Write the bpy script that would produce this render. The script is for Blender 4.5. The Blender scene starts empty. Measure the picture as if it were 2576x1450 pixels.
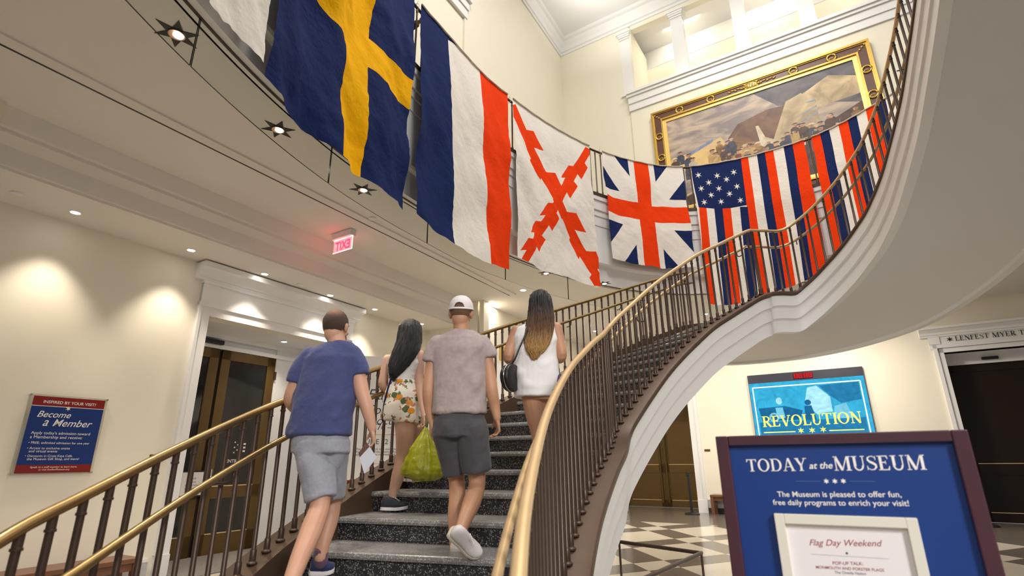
# Museum stair hall: a curved staircase under a flag-hung balcony.
import bpy, bmesh, math, random
from mathutils import Vector, Matrix, noise
random.seed(7)
SC = bpy.context.scene
COL = SC.collection
PI = math.pi

# ------------------------------------------------------------------ camera
W, H = 2576, 1450
FPX, HOR, ROLL, EYE = 1340.0, 1157.0, 0.0106, 1.32
PITCH = math.atan((HOR - H / 2) / FPX)
_f = Vector((0, math.cos(PITCH), math.sin(PITCH)))
_u = Vector((0, -math.sin(PITCH), math.cos(PITCH)))
_r = Vector((1, 0, 0))
_a = math.atan(ROLL)
CR = math.cos(_a) * _r - math.sin(_a) * _u
CU = math.sin(_a) * _r + math.cos(_a) * _u
CF = _f
CAMP = Vector((0, 0, EYE))
cam_d = bpy.data.cameras.new('camera')
cam_d.sensor_fit = 'HORIZONTAL'
cam_d.sensor_width = 36.0
cam_d.lens = FPX * 36.0 / W
cam_d.clip_end = 200
cam_d.dof.use_dof = True
cam_d.dof.focus_distance = 5.6
cam_d.dof.aperture_fstop = 2.4
cam = bpy.data.objects.new('camera', cam_d)
cam.matrix_world = Matrix(((CR.x, CU.x, -CF.x, CAMP.x), (CR.y, CU.y, -CF.y, CAMP.y), (CR.z, CU.z, -CF.z, CAMP.z), (0, 0, 0, 1)))
COL.objects.link(cam)
SC.camera = cam

# ------------------------------------------------------------------ world, lights, exposure
SC.view_settings.view_transform = 'Standard'
SC.view_settings.look = 'None'
SC.view_settings.exposure = 0.95
SC.view_settings.gamma = 1.0
SC.view_settings.use_curve_mapping = False
wd = bpy.data.worlds.new('world')
SC.world = wd
wd.use_nodes = True
wd.node_tree.nodes['Background'].inputs[0].default_value = (1.0, 0.98, 0.96, 1)
wd.node_tree.nodes['Background'].inputs[1].default_value = 0.11


def lamp(name, kind, loc, energy, color=(1, 0.9, 0.76), target=None, size=0.2, size_y=None, spot=60, blend=0.6, parent=None):
    l = bpy.data.lights.new(name, kind)
    l.energy = energy
    l.color = color
    if kind == 'AREA':
        l.size = size
        if size_y:
            l.shape = 'RECTANGLE'
            l.size_y = size_y
    elif kind == 'SPOT':
        l.spot_size = math.radians(spot)
        l.spot_blend = blend
        l.shadow_soft_size = size
    else:
        l.shadow_soft_size = size
    o = bpy.data.objects.new(name, l)
    o.location = loc
    if target is not None:
        o.rotation_euler = (Vector(target) - Vector(loc)).to_track_quat('-Z', 'Y').to_euler()
    COL.objects.link(o)
    if parent is not None:
        o.parent = parent
        o.matrix_parent_inverse = parent.matrix_world.inverted()
    return o


# unseen fill lights added high over the atrium, above the frame
lamp('atrium_fill', 'AREA', (1.5, 4.5, 13.4), 215, (1, 0.965, 0.92), (1.8, 5.5, 0), 2.4)
lamp('atrium_fill', 'AREA', (4.6, 7.6, 13.4), 85, (1, 0.965, 0.92), (4.0, 8.0, 0), 2.0)
lamp('atrium_fill', 'AREA', (3.6, 0.5, 13.4), 240, (1, 0.965, 0.92), (2.6, 3.5, 0), 2.4)
# added fill spots behind the camera, brightening the stair and visitors
lamp('lobby_fill', 'SPOT', (-1.2, -3.0, 4.3), 270, (1, 0.97, 0.95), (-1.5, 1.9, 0.6), 0.6, spot=88, blend=0.9)
lamp('lobby_fill', 'SPOT', (2.6, -2.6, 4.3), 640, (1, 0.97, 0.95), (2.0, 2.4, 0.7), 0.6, spot=92, blend=0.9)


# ------------------------------------------------------------------ geometry of the place
def ray(x, y):
    return (CF * FPX + CR * (x - W / 2) + CU * (H / 2 - y)).normalized()


def at_z(x, y, z):
    d = ray(x, y)
    return CAMP + d * ((z - EYE) / d.z)


def at_y(x, y, Y):
    d = ray(x, y)
    return CAMP + d * (Y / d.y)


class Frame:
    """A vertical wall plane: t runs along it to the right, d out of it into the room, z up."""

    def __init__(s, o, T, N):
        s.o, s.T, s.N = Vector(o), Vector(T), Vector(N)

    def p(s, t, d, z):
        q = s.o + s.T * t + s.N * d
        return Vector((q.x, q.y, z))

    def hit(s, x, y, d=0.0):
        r = ray(x, y)
        o = s.o + s.N * d
        k = (o - Vector((CAMP.x, CAMP.y, 0))).dot(s.N) / Vector((r.x, r.y, 0)).dot(s.N)
        q = CAMP + r * k
        return (Vector((q.x, q.y, 0)) - o).dot(s.T), q.z


AL = math.radians(29.84)
DL = Vector((math.sin(AL), math.cos(AL), 0))
NL = Vector((math.cos(AL), -math.sin(AL), 0))
AR = math.radians(-57.65)
DR = -Vector((math.sin(AR), math.cos(AR), 0))
NR = Vector((-DR.y, DR.x, 0))
FL = Frame(NL * -7.4, DL, NL)          # lobby wall on the left
FE = Frame(NL * -6.03, DL, NL)         # its continuation past the niche
FU = Frame(NL * -5.33, DL, NL)         # upper wall on the left
FB = Frame(NR * 14.8, DR, -NR)         # lobby back wall
FP = Frame(NR * 12.2, DR, -NR)         # upper wall with the painting
ZC, ZS, ZF, ZR = 4.55, 4.05, 6.4, 7.42   # ceiling, soffit, balcony floor, balcony rail


# ------------------------------------------------------------------ materials
def srgb(r, g, b):
    f = lambda c: c / 12.92 if c <= 0.04045 else ((c + 0.055) / 1.055) ** 2.4
    return (f(r / 255), f(g / 255), f(b / 255), 1)


def mat(name, col, rough=0.6, metal=0.0, bump=0.0, bscale=60.0, vary=0.0, vscale=8.0, emit=0.0, alpha=None, coat=0.0, spec=0.5, sheen=0.0, bdetail=4, stretch=None):
    m = bpy.data.materials.new(name)
    m.use_nodes = True
    nt = m.node_tree
    b = nt.nodes['Principled BSDF']
    c = tuple(col) if len(col) == 4 else tuple(col) + (1,)
    b.inputs['Base Color'].default_value = c
    b.inputs['Roughness'].default_value = rough
    b.inputs['Metallic'].default_value = metal
    b.inputs['Coat Weight'].default_value = coat
    b.inputs['Specular IOR Level'].default_value = spec
    b.inputs['Sheen Weight'].default_value = sheen
    if emit:
        b.inputs['Emission Color'].default_value = c
        b.inputs['Emission Strength'].default_value = emit
    tc = nt.nodes.new('ShaderNodeTexCoord')
    src = tc.outputs['Object']
    if stretch:
        mp = nt.nodes.new('ShaderNodeMapping')
        mp.inputs['Scale'].default_value = stretch
        nt.links.new(src, mp.inputs[0])
        src = mp.outputs[0]
    if vary:
        n = nt.nodes.new('ShaderNodeTexNoise')
        n.inputs['Scale'].default_value = vscale
        n.inputs['Detail'].default_value = 5
        nt.links.new(src, n.inputs['Vector'])
        mx = nt.nodes.new('ShaderNodeMix')
        mx.data_type = 'RGBA'
        mx.inputs['A'].default_value = tuple(max(0, k * (1 - vary)) for k in c[:3]) + (1,)
        mx.inputs['B'].default_value = tuple(min(1, k * (1 + vary)) for k in c[:3]) + (1,)
        nt.links.new(n.outputs['Fac'], mx.inputs['Factor'])
        nt.links.new(mx.outputs['Result'], b.inputs['Base Color'])
    if bump:
        n2 = nt.nodes.new('ShaderNodeTexNoise')
        n2.inputs['Scale'].default_value = bscale
        n2.inputs['Detail'].default_value = bdetail
        nt.links.new(src, n2.inputs['Vector'])
        bp = nt.nodes.new('ShaderNodeBump')
        bp.inputs['Strength'].default_value = bump
        bp.inputs['Distance'].default_value = 0.01
        nt.links.new(n2.outputs['Fac'], bp.inputs['Height'])
        nt.links.new(bp.outputs['Normal'], b.inputs['Normal'])
    return m


def emat(name, col, s):
    m = bpy.data.materials.new(name)
    m.use_nodes = True
    nt = m.node_tree
    nt.nodes.remove(nt.nodes['Principled BSDF'])
    e = nt.nodes.new('ShaderNodeEmission')
    e.inputs[0].default_value = tuple(col)[:3] + (1,)
    e.inputs[1].default_value = s
    nt.links.new(e.outputs[0], nt.nodes['Material Output'].inputs[0])
    return m


def speckle(name, base, spots, rough, scale=70.0, spec=0.5, coat=0.0):
    """Terrazzo: a base with chips of other colours."""
    m = bpy.data.materials.new(name)
    m.use_nodes = True
    nt = m.node_tree
    b = nt.nodes['Principled BSDF']
    b.inputs['Roughness'].default_value = rough
    b.inputs['Specular IOR Level'].default_value = spec
    b.inputs['Coat Weight'].default_value = coat
    tc = nt.nodes.new('ShaderNodeTexCoord')
    prev = None
    for i, (sc, thr, col) in enumerate(spots):
        v = nt.nodes.new('ShaderNodeTexVoronoi')
        v.inputs['Scale'].default_value = sc
        nt.links.new(tc.outputs['Object'], v.inputs['Vector'])
        wn = nt.nodes.new('ShaderNodeSeparateColor')
        nt.links.new(v.outputs['Color'], wn.inputs[0])
        c1 = nt.nodes.new('ShaderNodeMath')
        c1.operation = 'GREATER_THAN'
        c1.inputs[1].default_value = thr
        nt.links.new(wn.outputs[0], c1.inputs[0])
        c2 = nt.nodes.new('ShaderNodeMath')
        c2.operation = 'LESS_THAN'
        c2.inputs[1].default_value = 0.42
        nt.links.new(v.outputs['Distance'], c2.inputs[0])
        mm = nt.nodes.new('ShaderNodeMath')
        mm.operation = 'MULTIPLY'
        nt.links.new(c1.outputs[0], mm.inputs[0])
        nt.links.new(c2.outputs[0], mm.inputs[1])
        mx = nt.nodes.new('ShaderNodeMix')
        mx.data_type = 'RGBA'
        if prev is None:
            mx.inputs['A'].default_value = tuple(base) + (1,)
        else:
            nt.links.new(prev, mx.inputs['A'])
        mx.inputs['B'].default_value = tuple(col) + (1,)
        nt.links.new(mm.outputs[0], mx.inputs['Factor'])
        prev = mx.outputs['Result']
    nt.links.new(prev, b.inputs['Base Color'])
    return m


M = {}
M['cream'] = mat('cream_paint', (0.84, 0.785, 0.64), 0.75, vary=0.02, vscale=3)
M['ivory'] = mat('ivory_paint', (0.85, 0.80, 0.68), 0.7, vary=0.02, vscale=3)
M['white'] = mat('white_paint', (0.82, 0.81, 0.79), 0.5)
M['trim'] = mat('white_trim', (0.83, 0.83, 0.84), 0.35)
M['ceil'] = mat('ceiling_paint', (0.78, 0.74, 0.70), 0.8)
M['soffit'] = mat('stair_soffit_paint', (0.70, 0.69, 0.68), 0.8)
M['bronze'] = mat('dark_bronze', (0.075, 0.047, 0.033), 0.38, 0.45, vary=0.15, vscale=20)
M['bronze_curb'] = mat('bronze_curb', (0.10, 0.060, 0.038), 0.42, 0.35, vary=0.25, vscale=6)
M['brass'] = mat('rubbed_brass', (0.36, 0.245, 0.10), 0.30, 0.9, vary=0.18, vscale=9)
M['paleBrass'] = mat('worn_brass', (0.74, 0.53, 0.28), 0.36, 0.45, vary=0.12, vscale=10, bump=0.02)
M['door'] = mat('bronze_door', (0.125, 0.072, 0.018), 0.38, 0.35, vary=0.12, vscale=4)
M['doordark'] = mat('dark_door', (0.020, 0.012, 0.008), 0.45, 0.2, spec=0.25)
M['black'] = mat('black_plastic', (0.012, 0.012, 0.013), 0.45)
M['rubber'] = mat('dark_rubber', (0.02, 0.02, 0.022), 0.7)
M['wood'] = mat('bench_wood', (0.17, 0.07, 0.035), 0.35, vary=0.25, vscale=12, stretch=(1, 8, 8))
M['purplewood'] = mat('dark_purple_wood', (0.060, 0.020, 0.030), 0.35, vary=0.2, vscale=12, coat=0.2)
M['gold'] = mat('gilt', (0.56, 0.36, 0.085), 0.35, 0.75, vary=0.2, vscale=25, bump=0.1, bscale=80)
M['mahogany'] = mat('mahogany_frame', (0.12, 0.045, 0.025), 0.4, vary=0.2, vscale=10)
M['chrome'] = mat('polished_steel', (0.75, 0.75, 0.76), 0.2, 1.0)
M['signblue'] = mat('sign_blue', srgb(8, 52, 122), 0.45, vary=0.04, vscale=3)
M['posterblue'] = mat('poster_blue', srgb(14, 50, 118), 0.35)
M['posterred'] = mat('poster_red', srgb(128, 24, 26), 0.35)
M['paper'] = mat('white_paper', (0.80, 0.76, 0.76), 0.6)
M['letter'] = mat('white_lettering', (0.86, 0.83, 0.80), 0.6)
M['redletter'] = mat('red_lettering', srgb(150, 60, 62), 0.6)
M['bluletter'] = mat('blue_lettering', srgb(60, 60, 95), 0.6)
M['blackletter'] = mat('black_lettering', (0.015, 0.014, 0.014), 0.5)
M['orangeline'] = mat('orange_line', srgb(225, 150, 60), 0.6)
M['carpet'] = speckle('grey_carpet', (0.20, 0.18, 0.17), [(140, 0.5, (0.34, 0.32, 0.30)), (190, 0.6, (0.10, 0.09, 0.085))], 0.95, spec=0.1)
M['terrazzo'] = speckle('black_terrazzo', (0.022, 0.022, 0.026), [(80, 0.66, (0.16, 0.155, 0.15)), (125, 0.74, (0.40, 0.37, 0.34)), (60, 0.90, (0.11, 0.09, 0.075))], 0.28)
M['nosing'] = speckle('terrazzo_tread', (0.19, 0.187, 0.182), [(90, 0.6, (0.33, 0.32, 0.30)), (130, 0.75, (0.50, 0.48, 0.45))], 0.3)
M['marble'] = mat('grey_marble', (0.55, 0.55, 0.56), 0.25, vary=0.4, vscale=5)
M['darkstone'] = mat('dark_stone_base', (0.05, 0.05, 0.055), 0.3, vary=0.4, vscale=12)
M['lampglow'] = emat('lamp_glow', (1, 0.95, 0.86), 14)
M['lampcup'] = mat('lamp_cup', (0.75, 0.45, 0.30), 0.35, 0.6)
M['fwhite'] = mat('flag_white', (0.86, 0.81, 0.73), 0.8, bump=0.7, bscale=20, bdetail=8, spec=0.06)
M['fred'] = mat('flag_red', (0.90, 0.055, 0.006), 0.8, bump=0.7, bscale=20, bdetail=8, spec=0.06)
M['fnavy'] = mat('flag_navy', (0.014, 0.026, 0.105), 0.8, bump=0.8, bscale=20, bdetail=8, spec=0.06)
M['fyellow'] = mat('flag_yellow', (0.95, 0.48, 0.003), 0.8, bump=0.7, bscale=20, bdetail=8, spec=0.06)
M['hem'] = mat('flag_hem', (0.70, 0.62, 0.50), 0.85)

# clear glass
g = bpy.data.materials.new('clear_glass')
g.use_nodes = True
nt = g.node_tree
nt.nodes.remove(nt.nodes['Principled BSDF'])
tr = nt.nodes.new('ShaderNodeBsdfTransparent')
tr.inputs[0].default_value = (0.965, 0.98, 0.965, 1)
gl = nt.nodes.new('ShaderNodeBsdfGlossy')
gl.inputs['Roughness'].default_value = 0.02
fr = nt.nodes.new('ShaderNodeFresnel')
fr.inputs[0].default_value = 1.45
mx = nt.nodes.new('ShaderNodeMixShader')
fm_ = nt.nodes.new('ShaderNodeMath')
fm_.operation = 'MULTIPLY'
fm_.inputs[1].default_value = 0.30
fm_.use_clamp = True
nt.links.new(fr.outputs[0], fm_.inputs[0])
bf_ = nt.nodes.new('ShaderNodeNewGeometry')
bi_ = nt.nodes.new('ShaderNodeMath')
bi_.operation = 'SUBTRACT'
bi_.inputs[0].default_value = 1.0
nt.links.new(bf_.outputs['Backfacing'], bi_.inputs[1])
bm_ = nt.nodes.new('ShaderNodeMath')
bm_.operation = 'MULTIPLY'
nt.links.new(fm_.outputs[0], bm_.inputs[0])
nt.links.new(bi_.outputs[0], bm_.inputs[1])
nt.links.new(bm_.outputs[0], mx.inputs[0])
nt.links.new(tr.outputs[0], mx.inputs[1])
nt.links.new(gl.outputs[0], mx.inputs[2])
nt.links.new(mx.outputs[0], nt.nodes['Material Output'].inputs[0])
M['glass'] = g
M['darkglass'] = mat('dark_door_glass', (0.012, 0.013, 0.015), 0.06, spec=0.6)
M['glassedge'] = mat('glass_edge', (0.015, 0.022, 0.02), 0.2)


def floor_material():
    m = bpy.data.materials.new('lobby_floor')
    m.use_nodes = True
    nt = m.node_tree
    b = nt.nodes['Principled BSDF']
    tc = nt.nodes.new('ShaderNodeTexCoord')
    e1 = Vector((0.915, 0.402)) * 1.6
    e2 = Vector((0.175, -0.985)) * 1.6
    det = e1.x * e2.y - e1.y * e2.x
    inv = ((e2.y / det, -e2.x / det), (-e1.y / det, e1.x / det))
    p0 = Vector((2.548, 11.108))
    off = (inv[0][0] * p0.x + inv[0][1] * p0.y, inv[1][0] * p0.x + inv[1][1] * p0.y)
    sep = nt.nodes.new('ShaderNodeSeparateXYZ')
    nt.links.new(tc.outputs['Object'], sep.inputs[0])

    def math_(op, a, bb=None):
        n = nt.nodes.new('ShaderNodeMath')
        n.operation = op
        for i, v in enumerate((a, bb)):
            if v is None:
                continue
            if isinstance(v, (int, float)):
                n.inputs[i].default_value = v
            else:
                nt.links.new(v, n.inputs[i])
        return n.outputs[0]

    bits = []
    for k, thr in ((0, 0.31), (1, 0.69)):
        s_ = math_('ADD', math_('MULTIPLY', sep.outputs[0], inv[k][0]), math_('MULTIPLY', sep.outputs[1], inv[k][1]))
        fr_ = math_('FRACT', math_('ADD', s_, -off[k] + 50.0))
        bits.append(math_('LESS_THAN', fr_, thr))
    dark = math_('SUBTRACT', 1.0, math_('ABSOLUTE', math_('SUBTRACT', bits[0], bits[1])))
    n = nt.nodes.new('ShaderNodeTexNoise')
    n.inputs['Scale'].default_value = 90
    n.inputs['Detail'].default_value = 3
    nt.links.new(tc.outputs['Object'], n.inputs['Vector'])
    cols = []
    for c in ((0.62, 0.56, 0.46), (0.15, 0.125, 0.105)):
        mm = nt.nodes.new('ShaderNodeMix')
        mm.data_type = 'RGBA'
        mm.inputs['A'].default_value = tuple(x * 0.7 for x in c) + (1,)
        mm.inputs['B'].default_value = tuple(x * 1.3 for x in c) + (1,)
        nt.links.new(n.outputs['Fac'], mm.inputs['Factor'])
        cols.append(mm.outputs['Result'])
    # plain grey border along the back wall
    bd = math_('GREATER_THAN', math_('ADD', math_('MULTIPLY', sep.outputs[0], NR.x), math_('MULTIPLY', sep.outputs[1], NR.y)), 12.2)
    dk = math_('MAXIMUM', dark, bd)
    fm = nt.nodes.new('ShaderNodeMix')
    fm.data_type = 'RGBA'
    nt.links.new(dk, fm.inputs['Factor'])
    nt.links.new(cols[0], fm.inputs['A'])
    nt.links.new(cols[1], fm.inputs['B'])
    nt.links.new(fm.outputs['Result'], b.inputs['Base Color'])
    b.inputs['Roughness'].default_value = 0.16
    b.inputs['Specular IOR Level'].default_value = 0.6
    return m


M['floor'] = floor_material()


# ------------------------------------------------------------------ helpers
def tag(o, label=None, cat=None, group=None, kind=None):
    if label:
        o['label'] = label
    if cat:
        o['category'] = cat
    if group:
        o['group'] = group
    if kind:
        o['kind'] = kind
    return o


def obj(name, bm, mats, parent=None, smooth=False, auto=None):
    me = bpy.data.meshes.new(name)
    bm.normal_update()
    bm.to_mesh(me)
    bm.free()
    for m in (mats if isinstance(mats, (list, tuple)) else [mats]):
        me.materials.append(m)
    if smooth:
        for p in me.polygons:
            p.use_smooth = True
    o = bpy.data.objects.new(name, me)
    COL.objects.link(o)
    if parent is not None:
        o.parent = parent
        o.matrix_parent_inverse = parent.matrix_world.inverted()
    if auto:
        smooth_angle(o, auto)
    return o


def smooth_angle(o, deg):
    me = o.data
    for p in me.polygons:
        p.use_smooth = True
    b = bmesh.new()
    b.from_mesh(me)
    lim = math.radians(deg)
    for e in b.edges:
        if len(e.link_faces) == 2 and e.calc_face_angle(0) > lim:
            e.smooth = False
    b.to_mesh(me)
    b.free()


def empty(name, loc=(0, 0, 0)):
    o = bpy.data.objects.new(name, None)
    o.location = loc
    o.empty_display_size = 0.1
    o.matrix_world = Matrix.Translation(Vector(loc))
    COL.objects.link(o)
    return o


def thing(name, label, cat, loc=(0, 0, 0), group=None):
    return tag(empty(name, loc), label, cat, group)


def copy_child(src, parent, matrix=None):
    o = src.copy()
    COL.objects.link(o)
    o.parent = parent
    o.matrix_parent_inverse = parent.matrix_world.inverted()
    if matrix is not None:
        o.matrix_basis = matrix
    return o


def quadbox(bm, P):
    """P: eight corners, bottom four then top four, counter-clockwise."""
    v = [bm.verts.new(p) for p in P]
    fs = []
    for f in ((3, 2, 1, 0), (4, 5, 6, 7), (0, 1, 5, 4), (1, 2, 6, 5), (2, 3, 7, 6), (3, 0, 4, 7)):
        fs.append(bm.faces.new([v[i] for i in f]))
    return fs


def fbox(bm, F, t0, t1, d0, d1, z0, z1):
    """box in wall coordinates"""
    return quadbox(bm, [F.p(t0, d1, z0), F.p(t1, d1, z0), F.p(t1, d0, z0), F.p(t0, d0, z0), F.p(t0, d1, z1), F.p(t1, d1, z1), F.p(t1, d0, z1), F.p(t0, d0, z1)])


def abox(bm, x0, x1, y0, y1, z0, z1):
    return quadbox(bm, [(x0, y0, z0), (x1, y0, z0), (x1, y1, z0), (x0, y1, z0), (x0, y0, z1), (x1, y0, z1), (x1, y1, z1), (x0, y1, z1)])


def bevel(bm, w, seg=2):
    bmesh.ops.bevel(bm, geom=bm.edges[:], offset=w, segments=seg, profile=0.5, affect='EDGES')


def frames(pts):
    """parallel-transport frames along a polyline"""
    n = len(pts)
    tg = []
    for i in range(n):
        a = pts[max(0, i - 1)]
        b = pts[min(n - 1, i + 1)]
        t = (b - a)
        tg.append(t.normalized() if t.length > 1e-9 else Vector((0, 0, 1)))
    ref = Vector((0, 0, 1)) if abs(tg[0].z) < 0.9 else Vector((1, 0, 0))
    u = (ref - tg[0] * ref.dot(tg[0])).normalized()
    out = []
    for i in range(n):
        u = (u - tg[i] * u.dot(tg[i]))
        u = u.normalized() if u.length > 1e-6 else Vector((1, 0, 0))
        out.append((tg[i], u, tg[i].cross(u)))
    return out


def tube(bm, pts, rad, n=8, caps=True, round_ends=False):
    pts = [Vector(p) for p in pts]
    if not isinstance(rad, (list, tuple)):
        rad = [rad] * len(pts)
    fr = frames(pts)
    rings = []
    P = list(zip(pts, rad, fr))
    if round_ends:
        t0, t1 = fr[0][0], fr[-1][0]
        pre = [(pts[0] - t0 * rad[0] * math.sin(a), rad[0] * math.cos(a), fr[0]) for a in (1.25, 0.8, 0.4)]
        post = [(pts[-1] + t1 * rad[-1] * math.sin(a), rad[-1] * math.cos(a), fr[-1]) for a in (0.4, 0.8, 1.25)]
        P = (pre + P + post) if round_ends != 'start' else (pre + P)
    for p, r, (t, u, v) in P:
        rings.append([bm.verts.new(p + (u * math.cos(2 * PI * k / n) + v * math.sin(2 * PI * k / n)) * r) for k in range(n)])
    for a, b in zip(rings[:-1], rings[1:]):
        for k in range(n):
            bm.faces.new([a[k], a[(k + 1) % n], b[(k + 1) % n], b[k]])
    if caps:
        bm.faces.new(rings[0][::-1])
        bm.faces.new(rings[-1])
    return rings


def loft(bm, secs, n=20):
    """closed loft of elliptical sections (centre, side vector, front vector)"""
    rings = []
    for c, sv, fv in secs:
        c, sv, fv = Vector(c), Vector(sv), Vector(fv)
        rings.append([bm.verts.new(c + sv * math.cos(2 * PI * k / n) + fv * math.sin(2 * PI * k / n)) for k in range(n)])
    for a, b in zip(rings[:-1], rings[1:]):
        for k in range(n):
            bm.faces.new([a[k], a[(k + 1) % n], b[(k + 1) % n], b[k]])
    bm.faces.new(rings[0][::-1])
    bm.faces.new(rings[-1])
    return rings


def lathe(bm, prof, c=(0, 0, 0), n=16):
    """surface of revolution about z through c; prof = (radius, z)"""
    c = Vector(c)
    rings = []
    for r, z in prof:
        rings.append([bm.verts.new(c + Vector((r * math.cos(2 * PI * k / n), r * math.sin(2 * PI * k / n), z))) for k in range(n)])
    for a, b in zip(rings[:-1], rings[1:]):
        for k in range(n):
            bm.faces.new([a[k], a[(k + 1) % n], b[(k + 1) % n], b[k]])
    bm.faces.new(rings[0][::-1])
    bm.faces.new(rings[-1])


def ellipsoid(bm, c, ax, ay, az, nu=20, nv=14):
    """ax, ay, az: half-axis vectors"""
    c, ax, ay, az = Vector(c), Vector(ax), Vector(ay), Vector(az)
    top = bm.verts.new(c + az)
    bot = bm.verts.new(c - az)
    rows = []
    for i in range(1, nv):
        th = PI * i / nv
        rows.append([bm.verts.new(c + az * math.cos(th) + (ax * math.cos(2 * PI * k / nu) + ay * math.sin(2 * PI * k / nu)) * math.sin(th)) for k in range(nu)])
    for k in range(nu):
        bm.faces.new([top, rows[0][k], rows[0][(k + 1) % nu]])
        bm.faces.new([bot, rows[-1][(k + 1) % nu], rows[-1][k]])
    for a, b in zip(rows[:-1], rows[1:]):
        for k in range(nu):
            bm.faces.new([a[k], b[k], b[(k + 1) % nu], a[(k + 1) % nu]])


def catmull(P, step=0.06):
    """Catmull-Rom through P (Vectors of any size), resampled to about STEP"""
    P = [Vector(p) for p in P]
    out = []
    n = len(P)
    for i in range(n - 1):
        p0 = P[i - 1] if i else P[0] * 2 - P[1]
        p1, p2 = P[i], P[i + 1]
        p3 = P[i + 2] if i + 2 < n else P[-1] * 2 - P[-2]
        d = (p2 - p1).length
        k = max(1, int(round(d / step)))
        for j in range(k):
            t = j / k
            out.append(0.5 * ((2 * p1) + (p2 - p0) * t + (2 * p0 - 5 * p1 + 4 * p2 - p3) * t * t + (3 * p1 - p0 - 3 * p2 + p3) * t ** 3))
    out.append(P[-1].copy())
    return out


class Path:
    """a polyline with arc length (in plan) and plan normals on the left of travel"""

    def __init__(s, pts):
        s.p = pts
        s.s = [0.0]
        for a, b in zip(pts[:-1], pts[1:]):
            s.s.append(s.s[-1] + math.hypot(b.x - a.x, b.y - a.y))
        s.L = s.s[-1]
        s.n = []
        m = len(pts)
        for i in range(m):
            a, b = pts[max(0, i - 2)], pts[min(m - 1, i + 2)]
            t = Vector((b.x - a.x, b.y - a.y, 0)).normalized()
            s.n.append(Vector((-t.y, t.x, 0)))

    def at(s, q):
        q = min(max(q, 0), s.L)
        lo, hi = 0, len(s.s) - 1
        while hi - lo > 1:
            m = (lo + hi) // 2
            if s.s[m] <= q:
                lo = m
            else:
                hi = m
        k = (q - s.s[lo]) / max(1e-9, s.s[hi] - s.s[lo])
        return s.p[lo].lerp(s.p[hi], k), s.n[lo].lerp(s.n[hi], k).normalized()

    def s_of_z(s, z):
        for i in range(len(s.p) - 1):
            if s.p[i].z <= z <= s.p[i + 1].z and s.p[i + 1].z > s.p[i].z:
                k = (z - s.p[i].z) / (s.p[i + 1].z - s.p[i].z)
                return s.s[i] + k * (s.s[i + 1] - s.s[i])
        return s.L if z > s.p[-1].z else 0.0


def sweep(bm, path, prof, s0=None, s1=None, closed=True, mi=None):
    """sweep a profile of (offset along plan normal, dz) along a Path"""
    idx = [i for i in range(len(path.p)) if (s0 is None or path.s[i] >= s0 - 1e-6) and (s1 is None or path.s[i] <= s1 + 1e-6)]
    rows = []
    for i in idx:
        p, n = path.p[i], path.n[i]
        rows.append([bm.verts.new(p + n * a + Vector((0, 0, z))) for a, z in prof])
    m = len(prof)
    for a, b in zip(rows[:-1], rows[1:]):
        for k in range(m if closed else m - 1):
            f = bm.faces.new([a[k], b[k], b[(k + 1) % m], a[(k + 1) % m]])
            if mi:
                f.material_index = mi[k]
    if closed:
        bm.faces.new(rows[0])
        bm.faces.new(rows[-1][::-1])


def lin_sweep(bm, pts, normals, prof):
    """sweep (d, z) profile along straight/mitred points with given normals"""
    rows = [[bm.verts.new(Vector(p) + Vector(n) * a + Vector((0, 0, z))) for a, z in prof] for p, n in zip(pts, normals)]
    for a, b in zip(rows[:-1], rows[1:]):
        for k in range(len(prof) - 1):
            bm.faces.new([a[k], a[k + 1], b[k + 1], b[k]])


# ------------------------------------------------------------------ lettering
def text_verts(s, shear=0.0, bold=0.0, spacing=1.0):
    c = bpy.data.curves.new('lettering', 'FONT')
    c.body = s
    c.size = 1.0
    c.shear = shear
    c.offset = bold
    c.space_character = spacing
    c.resolution_u = 4
    o = bpy.data.objects.new('lettering', c)
    COL.objects.link(o)
    bpy.context.view_layer.update()
    me = bpy.data.meshes.new_from_object(o.evaluated_get(bpy.context.evaluated_depsgraph_get()))
    vs = [(v.co.x, v.co.y) for v in me.vertices]
    fs = [tuple(p.vertices) for p in me.polygons]
    bpy.data.objects.remove(o)
    bpy.data.curves.remove(c)
    bpy.data.meshes.remove(me)
    return vs, fs


def _stroke(pts, ws):
    out = []
    L, R_ = [], []
    n = len(pts)
    for i in range(n):
        a, b = pts[max(0, i - 1)], pts[min(n - 1, i + 1)]
        dx, dy = b[0] - a[0], b[1] - a[1]
        l = math.hypot(dx, dy) or 1
        nx, ny = -dy / l, dx / l
        w = ws[i] / 2
        L.append((pts[i][0] + nx * w, pts[i][1] + ny * w))
        R_.append((pts[i][0] - nx * w, pts[i][1] - ny * w))
    for i in range(n - 1):
        out.append([R_[i], R_[i + 1], L[i + 1], L[i]])
    return out


def _rect(x0, x1, y0, y1):
    return [(x0, y0), (x1, y0), (x1, y1), (x0, y1)]


def _arc(cx, cy, rx, ry, a0, a1, thick, thin, n=18):
    """ring segment whose stroke is thick at the sides and thin at top and bottom"""
    o = []
    P = []
    for i in range(n + 1):
        a = a0 + (a1 - a0) * i / n
        P.append(((cx + rx * math.cos(a), cy + ry * math.sin(a)), (cx + (rx - thick) * math.cos(a), cy + (ry - thin) * math.sin(a))))
    for (a, b), (c, d) in zip(P[:-1], P[1:]):
        o.append([b, a, c, d])
    return o


TK, TN, SF, SE = 0.165, 0.065, 0.055, 0.09


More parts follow.
